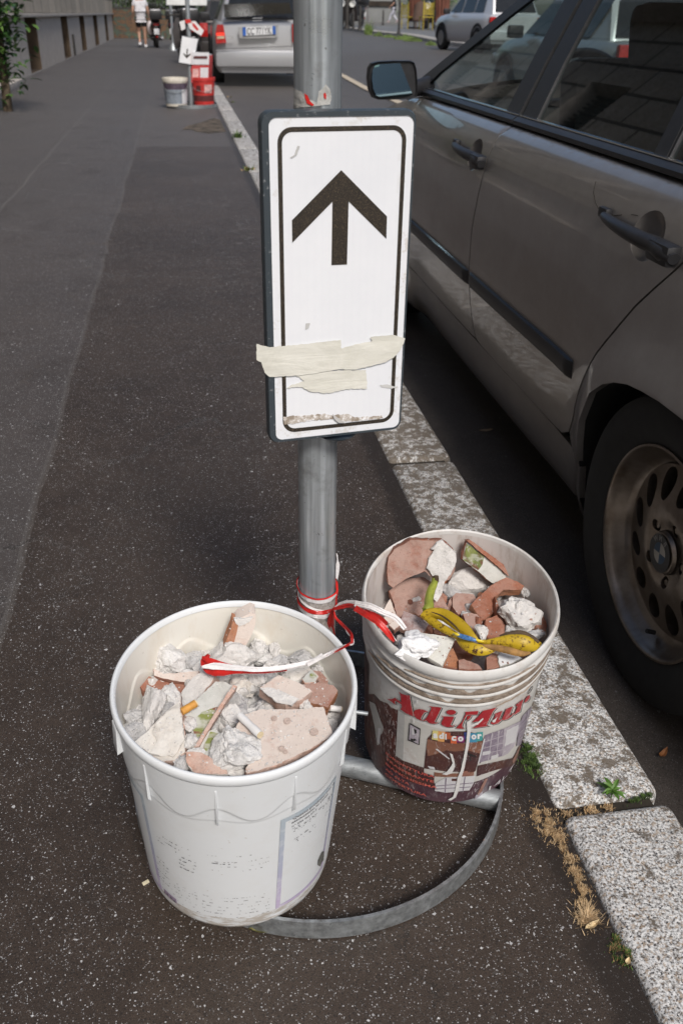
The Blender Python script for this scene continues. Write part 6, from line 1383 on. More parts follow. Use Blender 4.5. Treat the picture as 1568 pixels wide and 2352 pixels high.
for i, (a, b, c, d) in enumerate(ops):
    low = c < 1; dp = .55 if low else .25; mb = MB(); P = [(a, c), (b, c), (b, d), (a, d)]; off = 0 if low else .05
    s_ = .03 if low else 0.   # splayed reveals on the cellar lights
    F = [V((WX+off, y, z)) for y, z in P]; B_ = [V((WX-dp, y+(s_ if y == a else -s_), z)) for y, z in P]
    mb.add(F+B_, [(k, (k+1) % 4, 4+(k+1) % 4, 4+k) for k in range(4)]); rv = mb.build('window_reveal', M_reveal if low else M_stone2, bld, smooth=False)
    mb = MB().add([p+V((.01, 0, 0)) for p in B_], [(0, 1, 2, 3)]); w_ = mb.build('window', M_void if low else M_shut, bld, smooth=False)
    mb = MB()
    if low:
        for k in range(7): y = a+.25+(b-a-.5)*k/6; mb.box((WX-dp+.08, y, (c+d)/2), (.022, .022, d-c))
        mb.build('window_grille', M_iron, w_, smooth=False)
    else:
        for k in range(26): mb.box((WX-dp+.06, (a+b)/2, c+.05+(d-c-.1)*k/25), (.05, b-a-.06, .03), R=Matrix.Rotation(.6, 3, 'Y'))
        mb.build('shutter_slats', M_shut, w_, smooth=False); MB().box((WX+.10, (a+b)/2, c-.06), (.22, b-a+.3, .12)).build('sill', M_stone2, w_, bevel=.01)
MB().box((WX+.02, 28.9, .28), (.05, .22, .52)).build('cellar_vent', M_iron, bld)
MB().box((WX+.12, 13.2, .05), (.26, 8., .10)).build('plinth_step', M_stone2, bld, bevel=.01)
# closing gate and hedge at the end of the street
gt_ = empty('gate', (-1.2, 48.5, 0), 'dark metal gate panel daubed with orange and green graffiti at the street end', 'gate')
MB().box((-1.0, 48.5, .62), (4.2, .08, 1.2)).build('gate_panel', (lambda a: (a.color(a.ramp(a.noise((1.6, 1., 2.2), 4, .6, dist=2.), [(.38, (.04, .035, .03)), (.46, (.16, .08, .035)), (.50, (.05, .04, .03)), (.58, (.05, .09, .07)), (.66, (.14, .12, .05)), (.72, (.04, .035, .03))])), a.m)[1])(NM('graffiti panel', .7)), gt_)
mb = MB()
for k in range(28): mb.box((-3.0+k*.15, 48.5, 1.95), (.03, .03, 1.5))
mb.box((-1.0, 48.5, 1.26), (4.2, .1, .07)); mb.box((-1.0, 48.5, 2.7), (4.2, .06, .06)); mb.build('gate_bars', M_iron, gt_, smooth=False)
for x_ in (-3.05, .95): MB().box((x_, 48.5, 1.45), (.14, .14, 2.9)).build('gate_post', M_iron, gt_, bevel=.01)
M_lf = simple('hedge leaves', (.045, .085, .025), .6, var=.6, scale=3); M_lf2 = simple('light hedge leaves', (.10, .16, .04), .6, var=.5, scale=3); M_bark = simple('bark', (.10, .075, .05), .9, var=.4, scale=20, bump=.5)
def leaves(name, parent, c, R3, n, sz, mats, seed, clump=2.2, label=None, cat=None, ground=0.):
    rr = random.Random(seed); mb = MB(); c = V(c)
    while n > 0:
        p = V((rr.uniform(-1, 1), rr.uniform(-1, 1), rr.uniform(-1, 1)))
        if p.length > 1: continue
        q = V((p.x*R3[0], p.y*R3[1], p.z*R3[2])); dn = noise.noise((c+q)*clump)
        if dn < -.05+.25*(p.length-.6): 
            if rr.random() < .85: continue
        q += c
        d = V((rr.gauss(0, 1), rr.gauss(0, 1), rr.gauss(0, .7))).normalized(); e = d.cross(V((rr.gauss(0, 1), rr.gauss(0, 1), rr.gauss(0, 1)))).normalized(); s_ = sz*rr.uniform(.6, 1.3)
        mb.add([q-d*s_, q+e*s_*.38, q+d*s_, q-e*s_*.38], [(0, 1, 2, 3)], rr.randrange(len(mats))); n -= 1
    return mb.build(name, mats, parent, smooth=False, label=label, cat=cat)
def tree(loc, h, R3, n, sz, label, seed, name='tree', trunk=.12, group=None):
    e = empty(name, loc, label, 'tree' if name == 'tree' else name, group); L_ = V(loc); rr = random.Random(seed)
    tr_ = MB().tube([L_, L_+V((.05, 0, h*.3)), L_+V((.0, .05, h*.75))], [trunk, trunk*.75, trunk*.4], 10)
    for k in range(5): a_ = rr.uniform(0, 6.28); tr_.tube([L_+V((0, 0, h*.4)), L_+V((cos(a_)*R3[0]*.4, sin(a_)*R3[1]*.4, h*.7)), L_+V((cos(a_)*R3[0]*.7, sin(a_)*R3[1]*.7, h*.95))], [trunk*.4, trunk*.25, .01], 6)
    tr_.build('trunk', M_bark, e); leaves('crown', e, L_+V((0, 0, h)), R3, n, sz, [M_lf, M_lf2, M_lf], seed); return e
tree((-1.6, 52, 0), 3.0, (2.6, 1.6, 2.6), 5200, .11, 'dark leafy tree behind the graffiti gate', 1)
tree((2.2, 58, 0), 2.6, (3.2, 2., 2.9), 5200, .13, 'broad green tree beyond the parked cars at the street end', 2)
# shrub at the left edge
sh = empty('shrub', (-2.08, 12.6, 0), 'glossy dark green shrub in front of the stone wall at the left edge', 'shrub')
MB().tube([(-2.10, 12.6, 0), (-2.08, 12.6, .45), (-2.05, 12.6, 1.2)], [.06, .05, .03], 10).build('trunk', M_bark, sh)
M_sh1 = simple('glossy shrub leaf', (.035, .085, .022), .3, var=.4, scale=5); M_sh2 = simple('bright shrub leaf', (.10, .19, .04), .35, var=.3, scale=5)
def bigleaves(par, c, R3, n, ln, wd, seed):
    rr = random.Random(seed); mb = MB(); c = V(c)
    for k in range(n):
        p = V((rr.gauss(0, .5), rr.gauss(0, .5), rr.gauss(0, .55))); q = c+V((p.x*R3[0], p.y*R3[1], p.z*R3[2])); az = rr.uniform(0, 6.28); el = rr.uniform(-.5, .9); d = V((cos(az)*cos(el), sin(az)*cos(el), sin(el))); s_ = d.cross(V((0, 0, 1))).normalized(); L_ = ln*rr.uniform(.7, 1.2); u = s_.cross(d)
        rows = []
        for i in range(5):
            t = i/4; w_ = wd*sin(pi*(.08+.9*t))*.5; cc = q+d*L_*t-V((0, 0, L_*.25*t*t)); rows += [cc-s_*w_+u*w_*.4, cc, cc+s_*w_+u*w_*.4]
        mb.add(rows, [(3*i+j, 3*i+j+1, 3*(i+1)+j+1, 3*(i+1)+j) for i in range(4) for j in range(2)], 0 if rr.random() < .7 else 1)
    mb.build('crown', [M_sh1, M_sh2], par)
bigleaves(sh, (-2.20, 12.6, .98), (.36, .40, .60), 1150, .14, .058, 3)
# ------------------------------------------------------------------ second sign post with its two buckets
def P13(x, y): return aty(x, y, 13.2)
p2 = empty('sign_post', (.17, 13.2, 0), 'distant steel post with a loosened downward arrow sign beside the red bucket', 'sign post')
MB().tube([(.160, 13.2, 0), (.185, 13.2, .7), (.21, 13.2, 2.6)], .03, 20).build('pole', M_galv, p2)
MB().lathe([(.33, .004), (.337, .004), (.337, .05), (.33, .05)], 48, c=(.17, 13.2, 0), close=True).build('base_ring', M_hoop, p2)
sp2 = [P13(*q) for q in [(418, 81), (456, 88), (444, 150), (410, 144)]]
M_s2 = simple('scuffed white sign', (.74, .75, .77), .45, var=.12, scale=6)
pn = MB().prism([p+V((0, -.045, 0)) for p in sp2], V((0, .012, 0))).build('sign_panel', M_rim, p2, bevel=.006)
cc = sum(sp2, V())/4; MB().add([cc+(p-cc)*.95+V((0, -.0465, 0)) for p in sp2], [(0, 1, 2, 3)]).build('sign_face', M_s2, pn, smooth=False)
ar = [P13(*q)+V((0, -.048, 0)) for q in [(429, 112), (432, 112), (430.5, 126), (438, 122), (438, 125), (429, 134), (421, 124), (422, 121), (428, 127)]]
MB().add(ar, [(0, 1, 2, 8), (2, 3, 4, 5), (8, 2, 5), (8, 5, 6, 7)]).build('arrow', M_blk, pn, smooth=False)
bd = [P13(*q) for q in [(381, -40), (477, -38), (476, 13), (382, 12)]]
b_ = MB().prism(bd, V((0, .015, 0))).build('notice_board', simple('notice board edge', (.35, .36, .38), .5), p2, bevel=.004)
cc = sum(bd, V())/4; MB().add([cc+(p-cc)*.965+V((0, -.002, 0)) for p in bd], [(0, 1, 2, 3)]).build('board_face', simple('worn notice face', (.70, .71, .70), .5, var=.15, scale=9), b_, smooth=False)
for nm, P_, mt in (('tape_scrap', [(412, 50), (424, 46), (426, 66), (417, 70)], M_wht), ('tape_scrap', [(424, 45), (437, 44), (440, 52), (428, 54)], M_red), ('tape_scrap', [(430, 50), (448, 48), (468, 70), (462, 82), (436, 66)], M_wht), ('tape_scrap', [(441, 52), (447, 55), (457, 68), (452, 70), (443, 60)], M_red), ('tape_scrap', [(437, 156), (442, 160), (447, 172), (441, 170)], M_red), ('tape_scrap', [(441, 160), (446, 166), (449, 176), (444, 174)], M_wht)):
    pp = [P13(*q)+V((0, -.05-(.002 if mt == M_red else 0), 0)) for q in P_]; MB().prism(pp, V((0, .001, 0))).build(nm, mt, p2)
def farbucket(loc, H, rb, rt, bands, label, wallm, lidm=None):
    e = empty('bucket', loc, label, 'bucket'); x, y, z0 = loc; mb = MB()
    R = lambda z: rb+(rt-rb)*z/H
    mb.lathe([(0, 0), (rb, 0), (R(.02), .02), (R(H*.86), H*.86), (R(H*.86)+.006, H*.865), (R(H)+.006, H*.985), (R(H)+.004, H), (R(H)-.006, H), (R(H)-.01, H*.9), (rb-.01, .02), (0, .02)], 48, c=loc); mb.build('bucket_wall', wallm, e)
    for nm, z_a, z_b, a0, a1, mt in bands:
        MB().grid(lambda u, v: V((x+(R(z_a+(z_b-z_a)*v)+.0015+(.0012 if nm != 'label_band' else 0))*cos(a0+(a1-a0)*u), y+(R(z_a+(z_b-z_a)*v)+.0015+(.0012 if nm != 'label_band' else 0))*sin(a0+(a1-a0)*u), z0+z_a+(z_b-z_a)*v)), 24, 2).build(nm, mt, e)
    mb = MB(); mb.tube([V((x+(R(H*.8)+.012)*cos(t), y+(R(H*.8)+.012)*sin(t), z0+H*.8-.10*sin(-t)*1.0)) for t in [pi+k*pi/20 for k in range(21)]], .003, 6); mb.build('handle', M_galv_base, e); return e
W_ = simple('cream bucket', (.62, .58, .50), .6, var=.2, scale=20); PU = simple('purple label', (.08, .06, .085), .6, var=.4, scale=20); GB = simple('blue grey label', (.22, .25, .29), .6, var=.25, scale=20); WH = simple('white label', (.62, .62, .64), .6, var=.1)
bw = farbucket((-.030, 13.05, .03), .335, .135, .160, [('label_band', .20, .275, pi, 2*pi, PU), ('label_band', .03, .20, pi, 1.68*pi, GB), ('label_patch', .03, .20, 1.68*pi, 2*pi, WH)], 'cream bucket with purple and blue grey label beside the distant sign post', W_)
RD = simple('red bucket plastic', (.50, .035, .03), .45, var=.25, scale=12); DR_ = simple('dark print', (.10, .02, .02), .6, var=.4, scale=30); PK = simple('pink worn print', (.62, .36, .34), .6, var=.4, scale=30)
rbk = farbucket((.335, 13.2, .03), .335, .130, .155, [('label_band', .05, .12, 1.05*pi, 1.95*pi, DR_), ('label_patch', .15, .25, 1.52*pi, 1.76*pi, PK), ('label_patch', .17, .24, 1.28*pi, 1.42*pi, DR_)], 'bright red bucket beside the distant sign post with a carton standing in it', RD)
bx = [aty(*q, 13.12) for q in [(440, 190), (479, 190), (481, 127), (441, 120)]]
ct = empty('carton', tuple(bx[0]), 'white and red carton standing in the distant red bucket', 'carton')
MB().prism(bx, V((.05, .17, .0))).build('carton_body', simple('red carton', (.50, .05, .05), .6, var=.15), ct, bevel=.004)
u_ = bx[1]-bx[0]; v_ = bx[3]-bx[0]; n_ = V((0, -.009, 0))
def cq(a, b, c, d, nm, mt, k=1.): MB().add([bx[0]+u_*p+v_*q+n_*k for p, q in ((a, c), (b, c), (b, d), (a, d))], [(0, 1, 2, 3)]).build(nm, mt, ct, smooth=False)
cq(0, 1, .60, 1.0, 'carton_band', WH); cq(.05, .42, .12, .46, 'carton_label', PK); cq(.5, .97, .05, .50, 'carton_label', WH); cq(.1, .9, .80, .88, 'carton_print', DR_, 2.)
tp = [bx[3]+V((0, -.002, .003)), bx[2]+V((0, -.002, .003)), bx[2]+V((.05, .17, .003)), bx[3]+V((.05, .17, .003))]; MB().add(tp, [(0, 1, 2, 3)]).build('carton_top', WH, ct, smooth=False)
# slender post farther on
e = empty('street_post', (-.06, 34, 0), 'thin grey post standing in front of the parked scooters', 'street post'); MB().tube([(-.06, 34, 0), (-.05, 34, 2.8)], .045, 12).build('pole', M_galv, e); MB().lathe([(.0, .0), (.16, 0), (.13, .10), (.05, .22)], 16, c=(-.06, 34, 0)).build('base', M_galv_base, e)
# ------------------------------------------------------------------ generic far cars
M_dglass = simple('dark car glazing', (.012, .014, .016), .08, var=.2); M_lred = simple('red tail light', (.35, .012, .01), .25, var=.3, scale=30); M_tyre = simple('tyre', (.015, .015, .015), .8); M_hub = simple('far wheel', (.30, .30, .31), .35, .8)
def farcar(loc, rz, paintc, label, L_=4.4, W=1.74, H=1.43, belt=.93, wagon=True, group=None, lit=False, suv=0.):
    e = empty('parked_car', (0, 0, 0), label, 'car', group); pm = NM('car paint '+label[:12], .32, .35, coat=.6); pm.color(tuple(paintc)); pm = pm.m; hw = W/2; z0 = .20+suv
    prof = [(0., .32, .60), (0.0, .5, .86), (.03, .98, .93), (.10, .99, .96), (.8, 1., 1.), (2.2, 1., 1.), (3.3, .99, .97), (3.9, .97, .86), (4.25, .92, .74), (4.4, .80, .55)]
    sec = []; k_ = L_/4.4
    for y, wf, zf in [(0., .84, .66), (.02, .93, .90), (.10, .985, .97), (.5, 1., 1.), (1.5, 1., 1.), (2.6, 1., 1.), (3.25, .99, .97), (3.8, .97, .90), (4.2, .90, .80), (4.36, .80, .66), (4.4, .70, .55)]:
        w_ = hw*wf; zt = z0+(belt-z0)*zf; zb = z0+(.06 if y in (0., 4.4) else 0)
        sec.append([V((sx_*w_*f, y*k_, zb+(zt-zb)*t)) for sx_, f, t in ((-1, .90, 0), (-1, .97, .12), (-1, 1., .4), (-1, .99, .7), (-1, .965, .9), (-1, .90, 1.), (-.4, .9, 1.03), (.4, .9, 1.03), (1, .90, 1.), (1, .965, .9), (1, .99, .7), (1, 1., .4), (1, .97, .12), (1, .90, 0))])
    n = len(sec[0]); mb = MB(); mb.add([q for s_ in sec for q in s_], [(i*n+k, i*n+(k+1) % n, (i+1)*n+(k+1) % n, (i+1)*n+k) for i in range(len(sec)-1) for k in range(n)]+[tuple(range(n)), tuple((len(sec)-1)*n+k for k in range(n-1, -1, -1))])
    body = mb.build('body', pm, e, angle=35, local=True)
    yr = .12 if wagon else .55; st = [(yr*k_, belt-.02, belt, .80), ((yr+.32)*k_, belt, H-.03, .66), ((yr+.75)*k_, belt, H, .66), (2.0*k_, belt, H+.01, .66), (2.55*k_, belt, H-.05, .66), (3.35*k_, belt-.03, belt, .78)]
    sec = [[V((-hw*.88, y, zb)), V((-hw*(tw+(.88-tw)*.15), y, zt-.05 if zt > belt+.1 else zt-.01)), V((-hw*tw*.9, y, zt)), V((hw*tw*.9, y, zt)), V((hw*(tw+(.88-tw)*.15), y, zt-.05 if zt > belt+.1 else zt-.01)), V((hw*.88, y, zb))] for y, zb, zt, tw in st]
    n = 6; mb = MB(); mb.add([q for s_ in sec for q in s_], [(i*n+k, i*n+(k+1) % n, (i+1)*n+(k+1) % n, (i+1)*n+k) for i in range(len(sec)-1) for k in range(n-1)]+[tuple(range(n))])
    mb.build('roof', pm, body, angle=35, local=True)
    for sg in (-1, 1):   # side windows
        for (ya, yb, yc, yd) in ((.62 if wagon else .95, 1.25, 1.25, .72), (1.32, 2.12, 2.12, 1.34), (2.22, 3.05, 2.50, 2.22)):
            P = []
            for y, t in ((ya, .06), (yb, .06), (yc, .90), (yd, .90)):
                x = hw*(.885+(.695-.885)*t)+.012; P.append(V((sg*x, y*k_, belt+(H-.06-belt)*t)))
            MB().add(P, [(0, 1, 2, 3)]).build('window', M_dglass, body, smooth=False, local=True)
        MB().box((sg*(hw+.07), 2.95*k_, belt+.05), (.20, .12, .15)).build('wing_mirror', M_black, e, bevel=.03, local=True)
        for yy in (.78, 3.48):
            R_ = .32+suv*.4; w1 = MB().lathe([(0, -sg*.0), (R_-.02, 0), (R_, -sg*.03), (R_, -sg*.19), (0, -sg*.19)], 32, c=(sg*(hw+.004), yy*k_, R_), axis='x').build('wheel', M_tyre, e, local=True)
            MB().lathe([(0, sg*.008), (R_*.6, sg*.006), (R_*.63, -sg*.01)], 24, c=(sg*(hw+.004), yy*k_, R_), axis='x').build('rim', M_hub, w1, local=True)
            MB().tube([V((sg*(hw-.004), yy*k_+(R_+.05)*cos(t), R_+(R_+.05)*sin(t))) for t in [pi*k/14 for k in range(15)]], .045, 8, squash=.5).build('wheel_arch', M_tyre, body, local=True)
    rw = [V((-hw*.74, yr*k_+.02, belt+.04)), V((hw*.74, yr*k_+.02, belt+.04)), V((hw*.62, (yr+.27)*k_, H-.09)), V((-hw*.62, (yr+.27)*k_, H-.09))]
    MB().add([p+V((0, -.03, .01)) for p in rw], [(0, 1, 2, 3)]).build('rear_window', M_dglass, body, smooth=False, local=True)
    fw2 = [V((-hw*.72, 3.27*k_, belt+.02)), V((hw*.72, 3.27*k_, belt+.02)), V((hw*.62, 2.62*k_, H-.07)), V((-hw*.62, 2.62*k_, H-.07))]
    MB().add([p+V((0, .03, .02)) for p in fw2], [(0, 1, 2, 3)]).build('windscreen', M_dglass, body, smooth=False, local=True)
    MB().box((0, .0, .42+suv), (W*.96, .16, .26)).build('rear_bumper', pm, body, bevel=.05, local=True)
    for sg in (-1, 1):
        MB().box((sg*hw*.86, .035, .77+suv*.5), (.19, .09, .28)).build('tail_light', M_lred, body, bevel=.02, local=True)
        MB().box((sg*hw*.72, 4.33*k_, .62+suv), (.30, .12, .14)).build('headlight', M_chr, body, bevel=.03, local=True)
    e.location = loc; e.rotation_euler = (0, 0, rz); e['_w'] = [0, 0, 0]; return e, body
# silver estate ahead, detailed tail
AX, AY = 1.50, 17.0
au, ab = farcar((AX, AY, .02), radians(-1), (.38, .385, .40), 'silver estate car with four ring badge parked beyond the steel post', H=1.42, belt=.98)
def AP(x, y, d=0.): return aty(*T((500, 0), 2.61333, [(x, y)])[0], AY-.05-d)
def apoly(nm, pts, mat, d, par=ab, th=.012):
    P = [AP(x, y, d) for x, y in pts]; Mi = Matrix.Translation(au.location) @ Matrix.Rotation(au.rotation_euler[2], 4, 'Z'); Mi = Mi.inverted()
    return MB().prism([Mi @ p for p in P], V((0, th, 0))).build(nm, mat, par, bevel=.003 if th > .005 else 0, local=True)
for o_ in list(S.objects):
    if o_.parent == ab and o_.name.split('.')[0] in ('tail_light',): bpy.data.objects.remove(o_)
apoly('tail_light', [(822, 242), (882, 240), (912, 420), (812, 428), (806, 330)], M_lred, .03, th=.10)
a = NM('lit brake lamp', .4); a.color((.6, .02, .01)); a.b.inputs['Emission Color'].default_value = (1, .06, .03, 1); a.b.inputs['Emission Strength'].default_value = .9
apoly('brake_lamp', [(815, 322), (890, 320), (893, 345), (812, 350)], a.m, .036); apoly('reversing_lamp', [(822, 355), (890, 352), (893, 378), (820, 382)], simple('clear lamp', (.45, .36, .25), .3), .036)
apoly('tail_light', [(1555, 236), (1640, 234), (1650, 330), (1640, 412), (1560, 412)], M_lred, .03, th=.10)
apoly('plate_recess', [(1030, 268), (1420, 246), (1420, 340), (1385, 370), (1040, 378)], simple('shaded recess', (.30, .30, .30), .5), .040)
pl_ = apoly('number_plate', [(1070, 266), (1392, 254), (1396, 336), (1074, 350)], simple('plate white', (.66, .67, .68), .4), .060)
apoly('plate_band', [(1070, 266), (1102, 265), (1105, 349), (1074, 350)], simple('plate blue', (.02, .10, .38), .4), .063, th=.003); apoly('plate_band', [(1362, 255), (1392, 254), (1396, 336), (1366, 337)], bpy.data.materials['plate blue'], .063, th=.003)
vs, fs = textmesh('CC 771YK', .02); x0 = min(v.x for v in vs); x1 = max(v.x for v in vs); Mi = (Matrix.Translation(au.location) @ Matrix.Rotation(au.rotation_euler[2], 4, 'Z')).inverted()
MB().add([Mi @ AP(1112+(v.x-x0)/(x1-x0)*240, 340-(v.x-x0)/(x1-x0)*10-v.y/.7*66, .065) for v in vs], fs).build('plate_text', M_ink, pl_, smooth=False, local=True)
for k in range(4):
    c_ = [Mi @ AP(1180+k*24+14*cos(t), 192-k*1.+14*sin(t), .045) for t in [2*pi*j/20 for j in range(21)]]; MB().tube(c_, .004, 6, cap=False).build('ring_badge', M_chr, ab, local=True)
apoly('rear_glass', [(888, 40), (1528, 26), (1556, 132), (1400, 140), (890, 172)], M_dglass, .005); apoly('bumper_line', [(800, 478), (1560, 450), (1560, 456), (800, 486)], simple('shadow gap', (.08, .08, .08), .6), .052)
apoly('model_badge', [(928, 365), (948, 364), (948, 374), (928, 375)], M_chr, .045); apoly('model_badge', [(955, 364), (978, 363), (978, 373), (955, 374)], M_chr, .045)
farcar((1.42, 23.2, .0), 0, (.045, .040, .038), 'dark hatchback parked in front of the silver estate', group=None)
farcar((1.50, 29.0, .0), 0, (.20, .03, .025), 'dark red car parked farthest up the kerb')
farcar((9.66, 27.75, .19), radians(8), (.62, .63, .65), 'white tall car driving up the street at the upper right', H=1.58, belt=1.02, suv=.06, L_=4.3)
farcar((5.3, 9.6, -.03), 0, (.36, .37, .38), 'silver hatchback on the far lane seen through the front door glass', wagon=False)
farcar((7.4, 5.2, -.10), 0, (.60, .62, .63), 'white car on the far side seen through the rear door glass', H=1.6, belt=1.0, suv=.04)
opp = empty('building', (21, 10, 0), 'ochre plastered building across the street seen through the car windows', 'building')
MB().box((24, 4, 4.4), (6, 44, 9.)).build('wall', simple('ochre plaster', (.48, .36, .25), .9, var=.12, scale=1.), opp, smooth=False)
for k in range(8):
    w_ = MB().box((20.97, -12+k*4.6, 2.6), (.10, 1.3, 2.3)).build('window', M_dglass, opp, bevel=.01); MB().box((20.93, -12+k*4.6, 1.4), (.16, 1.6, .12)).build('sill', M_stone2, w_, bevel=.01)
# ------------------------------------------------------------------ scooters
def scooter(loc, rz, label, bodyc, group='scooters and motorcycles parked at the street end'):
    e = empty('scooter', (0, 0, 0), label, 'scooter', group); bm_ = simple('scooter body', bodyc, .35, var=.2); k = dict(local=True)
    for y, nm in ((0, 'rear_wheel'), (1.3, 'front_wheel')):
        MB().lathe([(0, -.03), (.20, -.05), (.26, -.05), (.28, 0), (.26, .05), (.20, .05), (0, .03)], 28, c=(0, y, .28), axis='x').build(nm, M_tyre, e, **k)
    b = MB().grid(lambda u, v: V(((.10+.09*sin(pi*min(1, u*1.1)))*cos(2*pi*v), -.28+.95*u, .58+.02*u+(.16+.05*sin(pi*u))*sin(2*pi*v)+(.12*(1-u)))), 10, 16).build('rear_body', bm_, e, **k)
    MB().box((0, .22, .83), (.28, .80, .12)).build('seat', M_rub, e, bevel=.05, **k)
    MB().box((0, .62, .28), (.34, .62, .10)).build('footboard', bm_, e, bevel=.03, **k)
    MB().prism([(-.20, 1.0, .30), (.20, 1.0, .30), (.22, 1.12, .70), (.12, 1.10, 1.02), (-.12, 1.10, 1.02), (-.22, 1.12, .70)], (0, .07, 0)).build('front_shield', bm_, e, bevel=.02, **k)
    MB().tube([(0, 1.3, .28), (0, 1.18, .60), (0, 1.08, 1.06)], [.05, .04, .035], 10).build('fork', M_iron, e, **k)
    hb = MB().tube([(-.34, .98, 1.04), (-.15, 1.06, 1.06), (.15, 1.06, 1.06), (.34, .98, 1.04)], .018, 8).build('handlebar', M_iron, e, **k)
    for sg in (-1, 1): MB().tube([(sg*.22, 1.04, 1.06), (sg*.30, 1.02, 1.24), (sg*.36, 1.02, 1.26)], [.008, .01, .05], 8).build('mirror', M_black, hb, **k)
    MB().prism([(-.18, 1.12, 1.04), (.18, 1.12, 1.04), (.14, 1.05, 1.38), (-.14, 1.05, 1.38)], (0, .01, 0)).build('windshield', glassmat('screen', (.6, .6, .6)) if 'screen' not in bpy.data.materials else bpy.data.materials['screen'], e, **k)
    tc = MB().box((0, -.34, 1.02), (.42, .36, .28)).build('top_case', M_black, e, bevel=.06, **k); MB().box((0, -.34, 1.17), (.36, .32, .06)).build('case_lid', M_hub, tc, bevel=.03, **k)
    MB().box((0, -.31, .74), (.20, .06, .07)).build('tail_light', M_lred, e, bevel=.015, **k)
    MB().box((0, -.40, .52), (.18, .015, .18)).build('number_plate', simple('plate white b', (.6, .6, .62), .5) if 'plate white b' not in bpy.data.materials else bpy.data.materials['plate white b'], e, bevel=.004, **k)
    MB().box((0, -.42, .36), (.06, .02, .05)).build('reflector', M_lred, e, **k); MB().tube([(.16, .25, .26), (.18, -.2, .30), (.18, -.42, .34)], [.03, .05, .045], 10).build('exhaust', M_hub, e, **k)
    e.location = loc; e.rotation_euler = (0, 0, rz); return e
s1 = scooter((-.62, 36.2, 0), radians(4), 'dark scooter with silver topped case right of the walking man', (.03, .025, .025))
for loc, rz, lb in (((-.02, 36.8, 0), -5, 'black scooter standing behind the thin grey post'), ((.30, 38.0, 0), 3, 'black scooter just right of the thin grey post'), ((.34, 24.6, 0), 8, 'dark motor scooter on the kerb left of the dark hatchback'), ((.36, 28.0, 0), -6, 'dark motor scooter on the kerb behind the nearer one')):
    c = copy_tree(s1); c.location = loc; c.rotation_euler = (0, 0, radians(rz)); c['label'] = lb
# ------------------------------------------------------------------ people
def skin_person(name, loc, rz, label, joints, edges, shirt, trousers, skinm, hair, shoes=None, sleeves=True, shorts=False):
    """one continuous body grown from a skeleton; clothing and hair are its children. joints: name -> (x, y, z, radius)"""
    e = empty(name, (0, 0, 0), label, 'person')
    def grow(nm, sel, scale, mat, par, cut=None):
        names = [j for j in joints if j in sel]; idx = {j: i for i, j in enumerate(names)}; me = bpy.data.meshes.new(nm)
        me.from_pydata([joints[j][:3] for j in names], [(idx[a], idx[b]) for a, b in edges if a in idx and b in idx], [])
        o = bpy.data.objects.new(nm, me); COL.objects.link(o); o.modifiers.new('s', 'SKIN'); 
        for i, j in enumerate(names): r = joints[j][3]*scale; me.skin_vertices[0].data[i].radius = (r*(1.25 if j in ('chest', 'pelvis', 'waist', 'hem', 'hem2', 'belt') else 1), r)
        me.skin_vertices[0].data[0].use_root = True
        sb = o.modifiers.new('d', 'SUBSURF'); sb.levels = sb.render_levels = 2
        dg = bpy.context.evaluated_depsgraph_get(); m2 = bpy.data.meshes.new_from_object(o.evaluated_get(dg)); bpy.data.objects.remove(o)
        m2.materials.clear(); m2.materials.append(mat)
        for f in m2.polygons: f.use_smooth = True
        o = bpy.data.objects.new(nm, m2); COL.objects.link(o); o.parent = par; return o
    b = grow('body', set(joints)-{'hem', 'hem2', 'belt'}, 1., skinm, e)
    grow('shirt', {'pelvis', 'waist', 'chest', 'shL', 'shR', 'elbL0', 'elbR0', 'hem', 'hem2'}, 1.20, shirt, b)
    grow('shorts' if shorts else 'trousers', {'pelvis', 'hipL', 'hipR', 'knL0', 'knR0', 'belt'}|(set() if shorts else {'knL', 'knR', 'anL', 'anR'}), 1.22, trousers, b)
    hd = V(joints['head'][:3]); vs, fs = rockmesh((.165, .18, .19), 5, 3, 0, .02, .02); MB().add([v+hd+V((0, -.018, .035)) for v in vs], fs).build('hair', hair, b, local=True)
    for sg in (-1, 1): MB().tube([hd+V((sg*.072, 0, -.01)), hd+V((sg*.086, -.005, .0))], [.02, .014], 8).build('ear', skinm, b, local=True)
    for j in ('ftL', 'ftR'):
        a_ = V(joints['an'+j[2]][:3]); t_ = V(joints[j][:3]); MB().tube([a_+V((0, -.03, -.02)), (a_+t_)/2+V((0, 0, -.01)), t_+V((0, .03, 0))], [.055, .052, .035], 12, squash=.9).build('shoe', shoes, b, local=True)
    for j in ('haL', 'haR'):   # five separate fingers
        h_ = V(joints[j][:3])
        for k in range(5):
            o_ = V((0, (k-1.5)*.017, -.05)) if k < 4 else V((0, .035, -.01)); tip = o_+V((.012 if j[2] == 'L' else -.012, .004, -.05-.008*(k in (1, 2)))) if k < 4 else o_+V((0, .02, -.04))
            MB().tube([h_+o_*.6, h_+o_, h_+tip], [.011, .009, .007], 6).build('finger', skinm, b, local=True)
    e.location = loc; e.rotation_euler = (0, 0, rz); return e
E_ = [('pelvis', 'waist'), ('waist', 'chest'), ('chest', 'neck'), ('neck', 'head'), ('chest', 'shL'), ('shL', 'elbL0'), ('elbL0', 'elbL'), ('elbL', 'wrL'), ('wrL', 'haL'), ('chest', 'shR'), ('shR', 'elbR0'), ('elbR0', 'elbR'), ('elbR', 'wrR'), ('wrR', 'haR'),
      ('pelvis', 'hipL'), ('hipL', 'knL0'), ('knL0', 'knL'), ('knL', 'anL'), ('anL', 'ftL'), ('pelvis', 'hipR'), ('hipR', 'knR0'), ('knR0', 'knR'), ('knR', 'anR'), ('anR', 'ftR'), ('pelvis', 'hem'), ('hem', 'hem2'), ('pelvis', 'belt')]
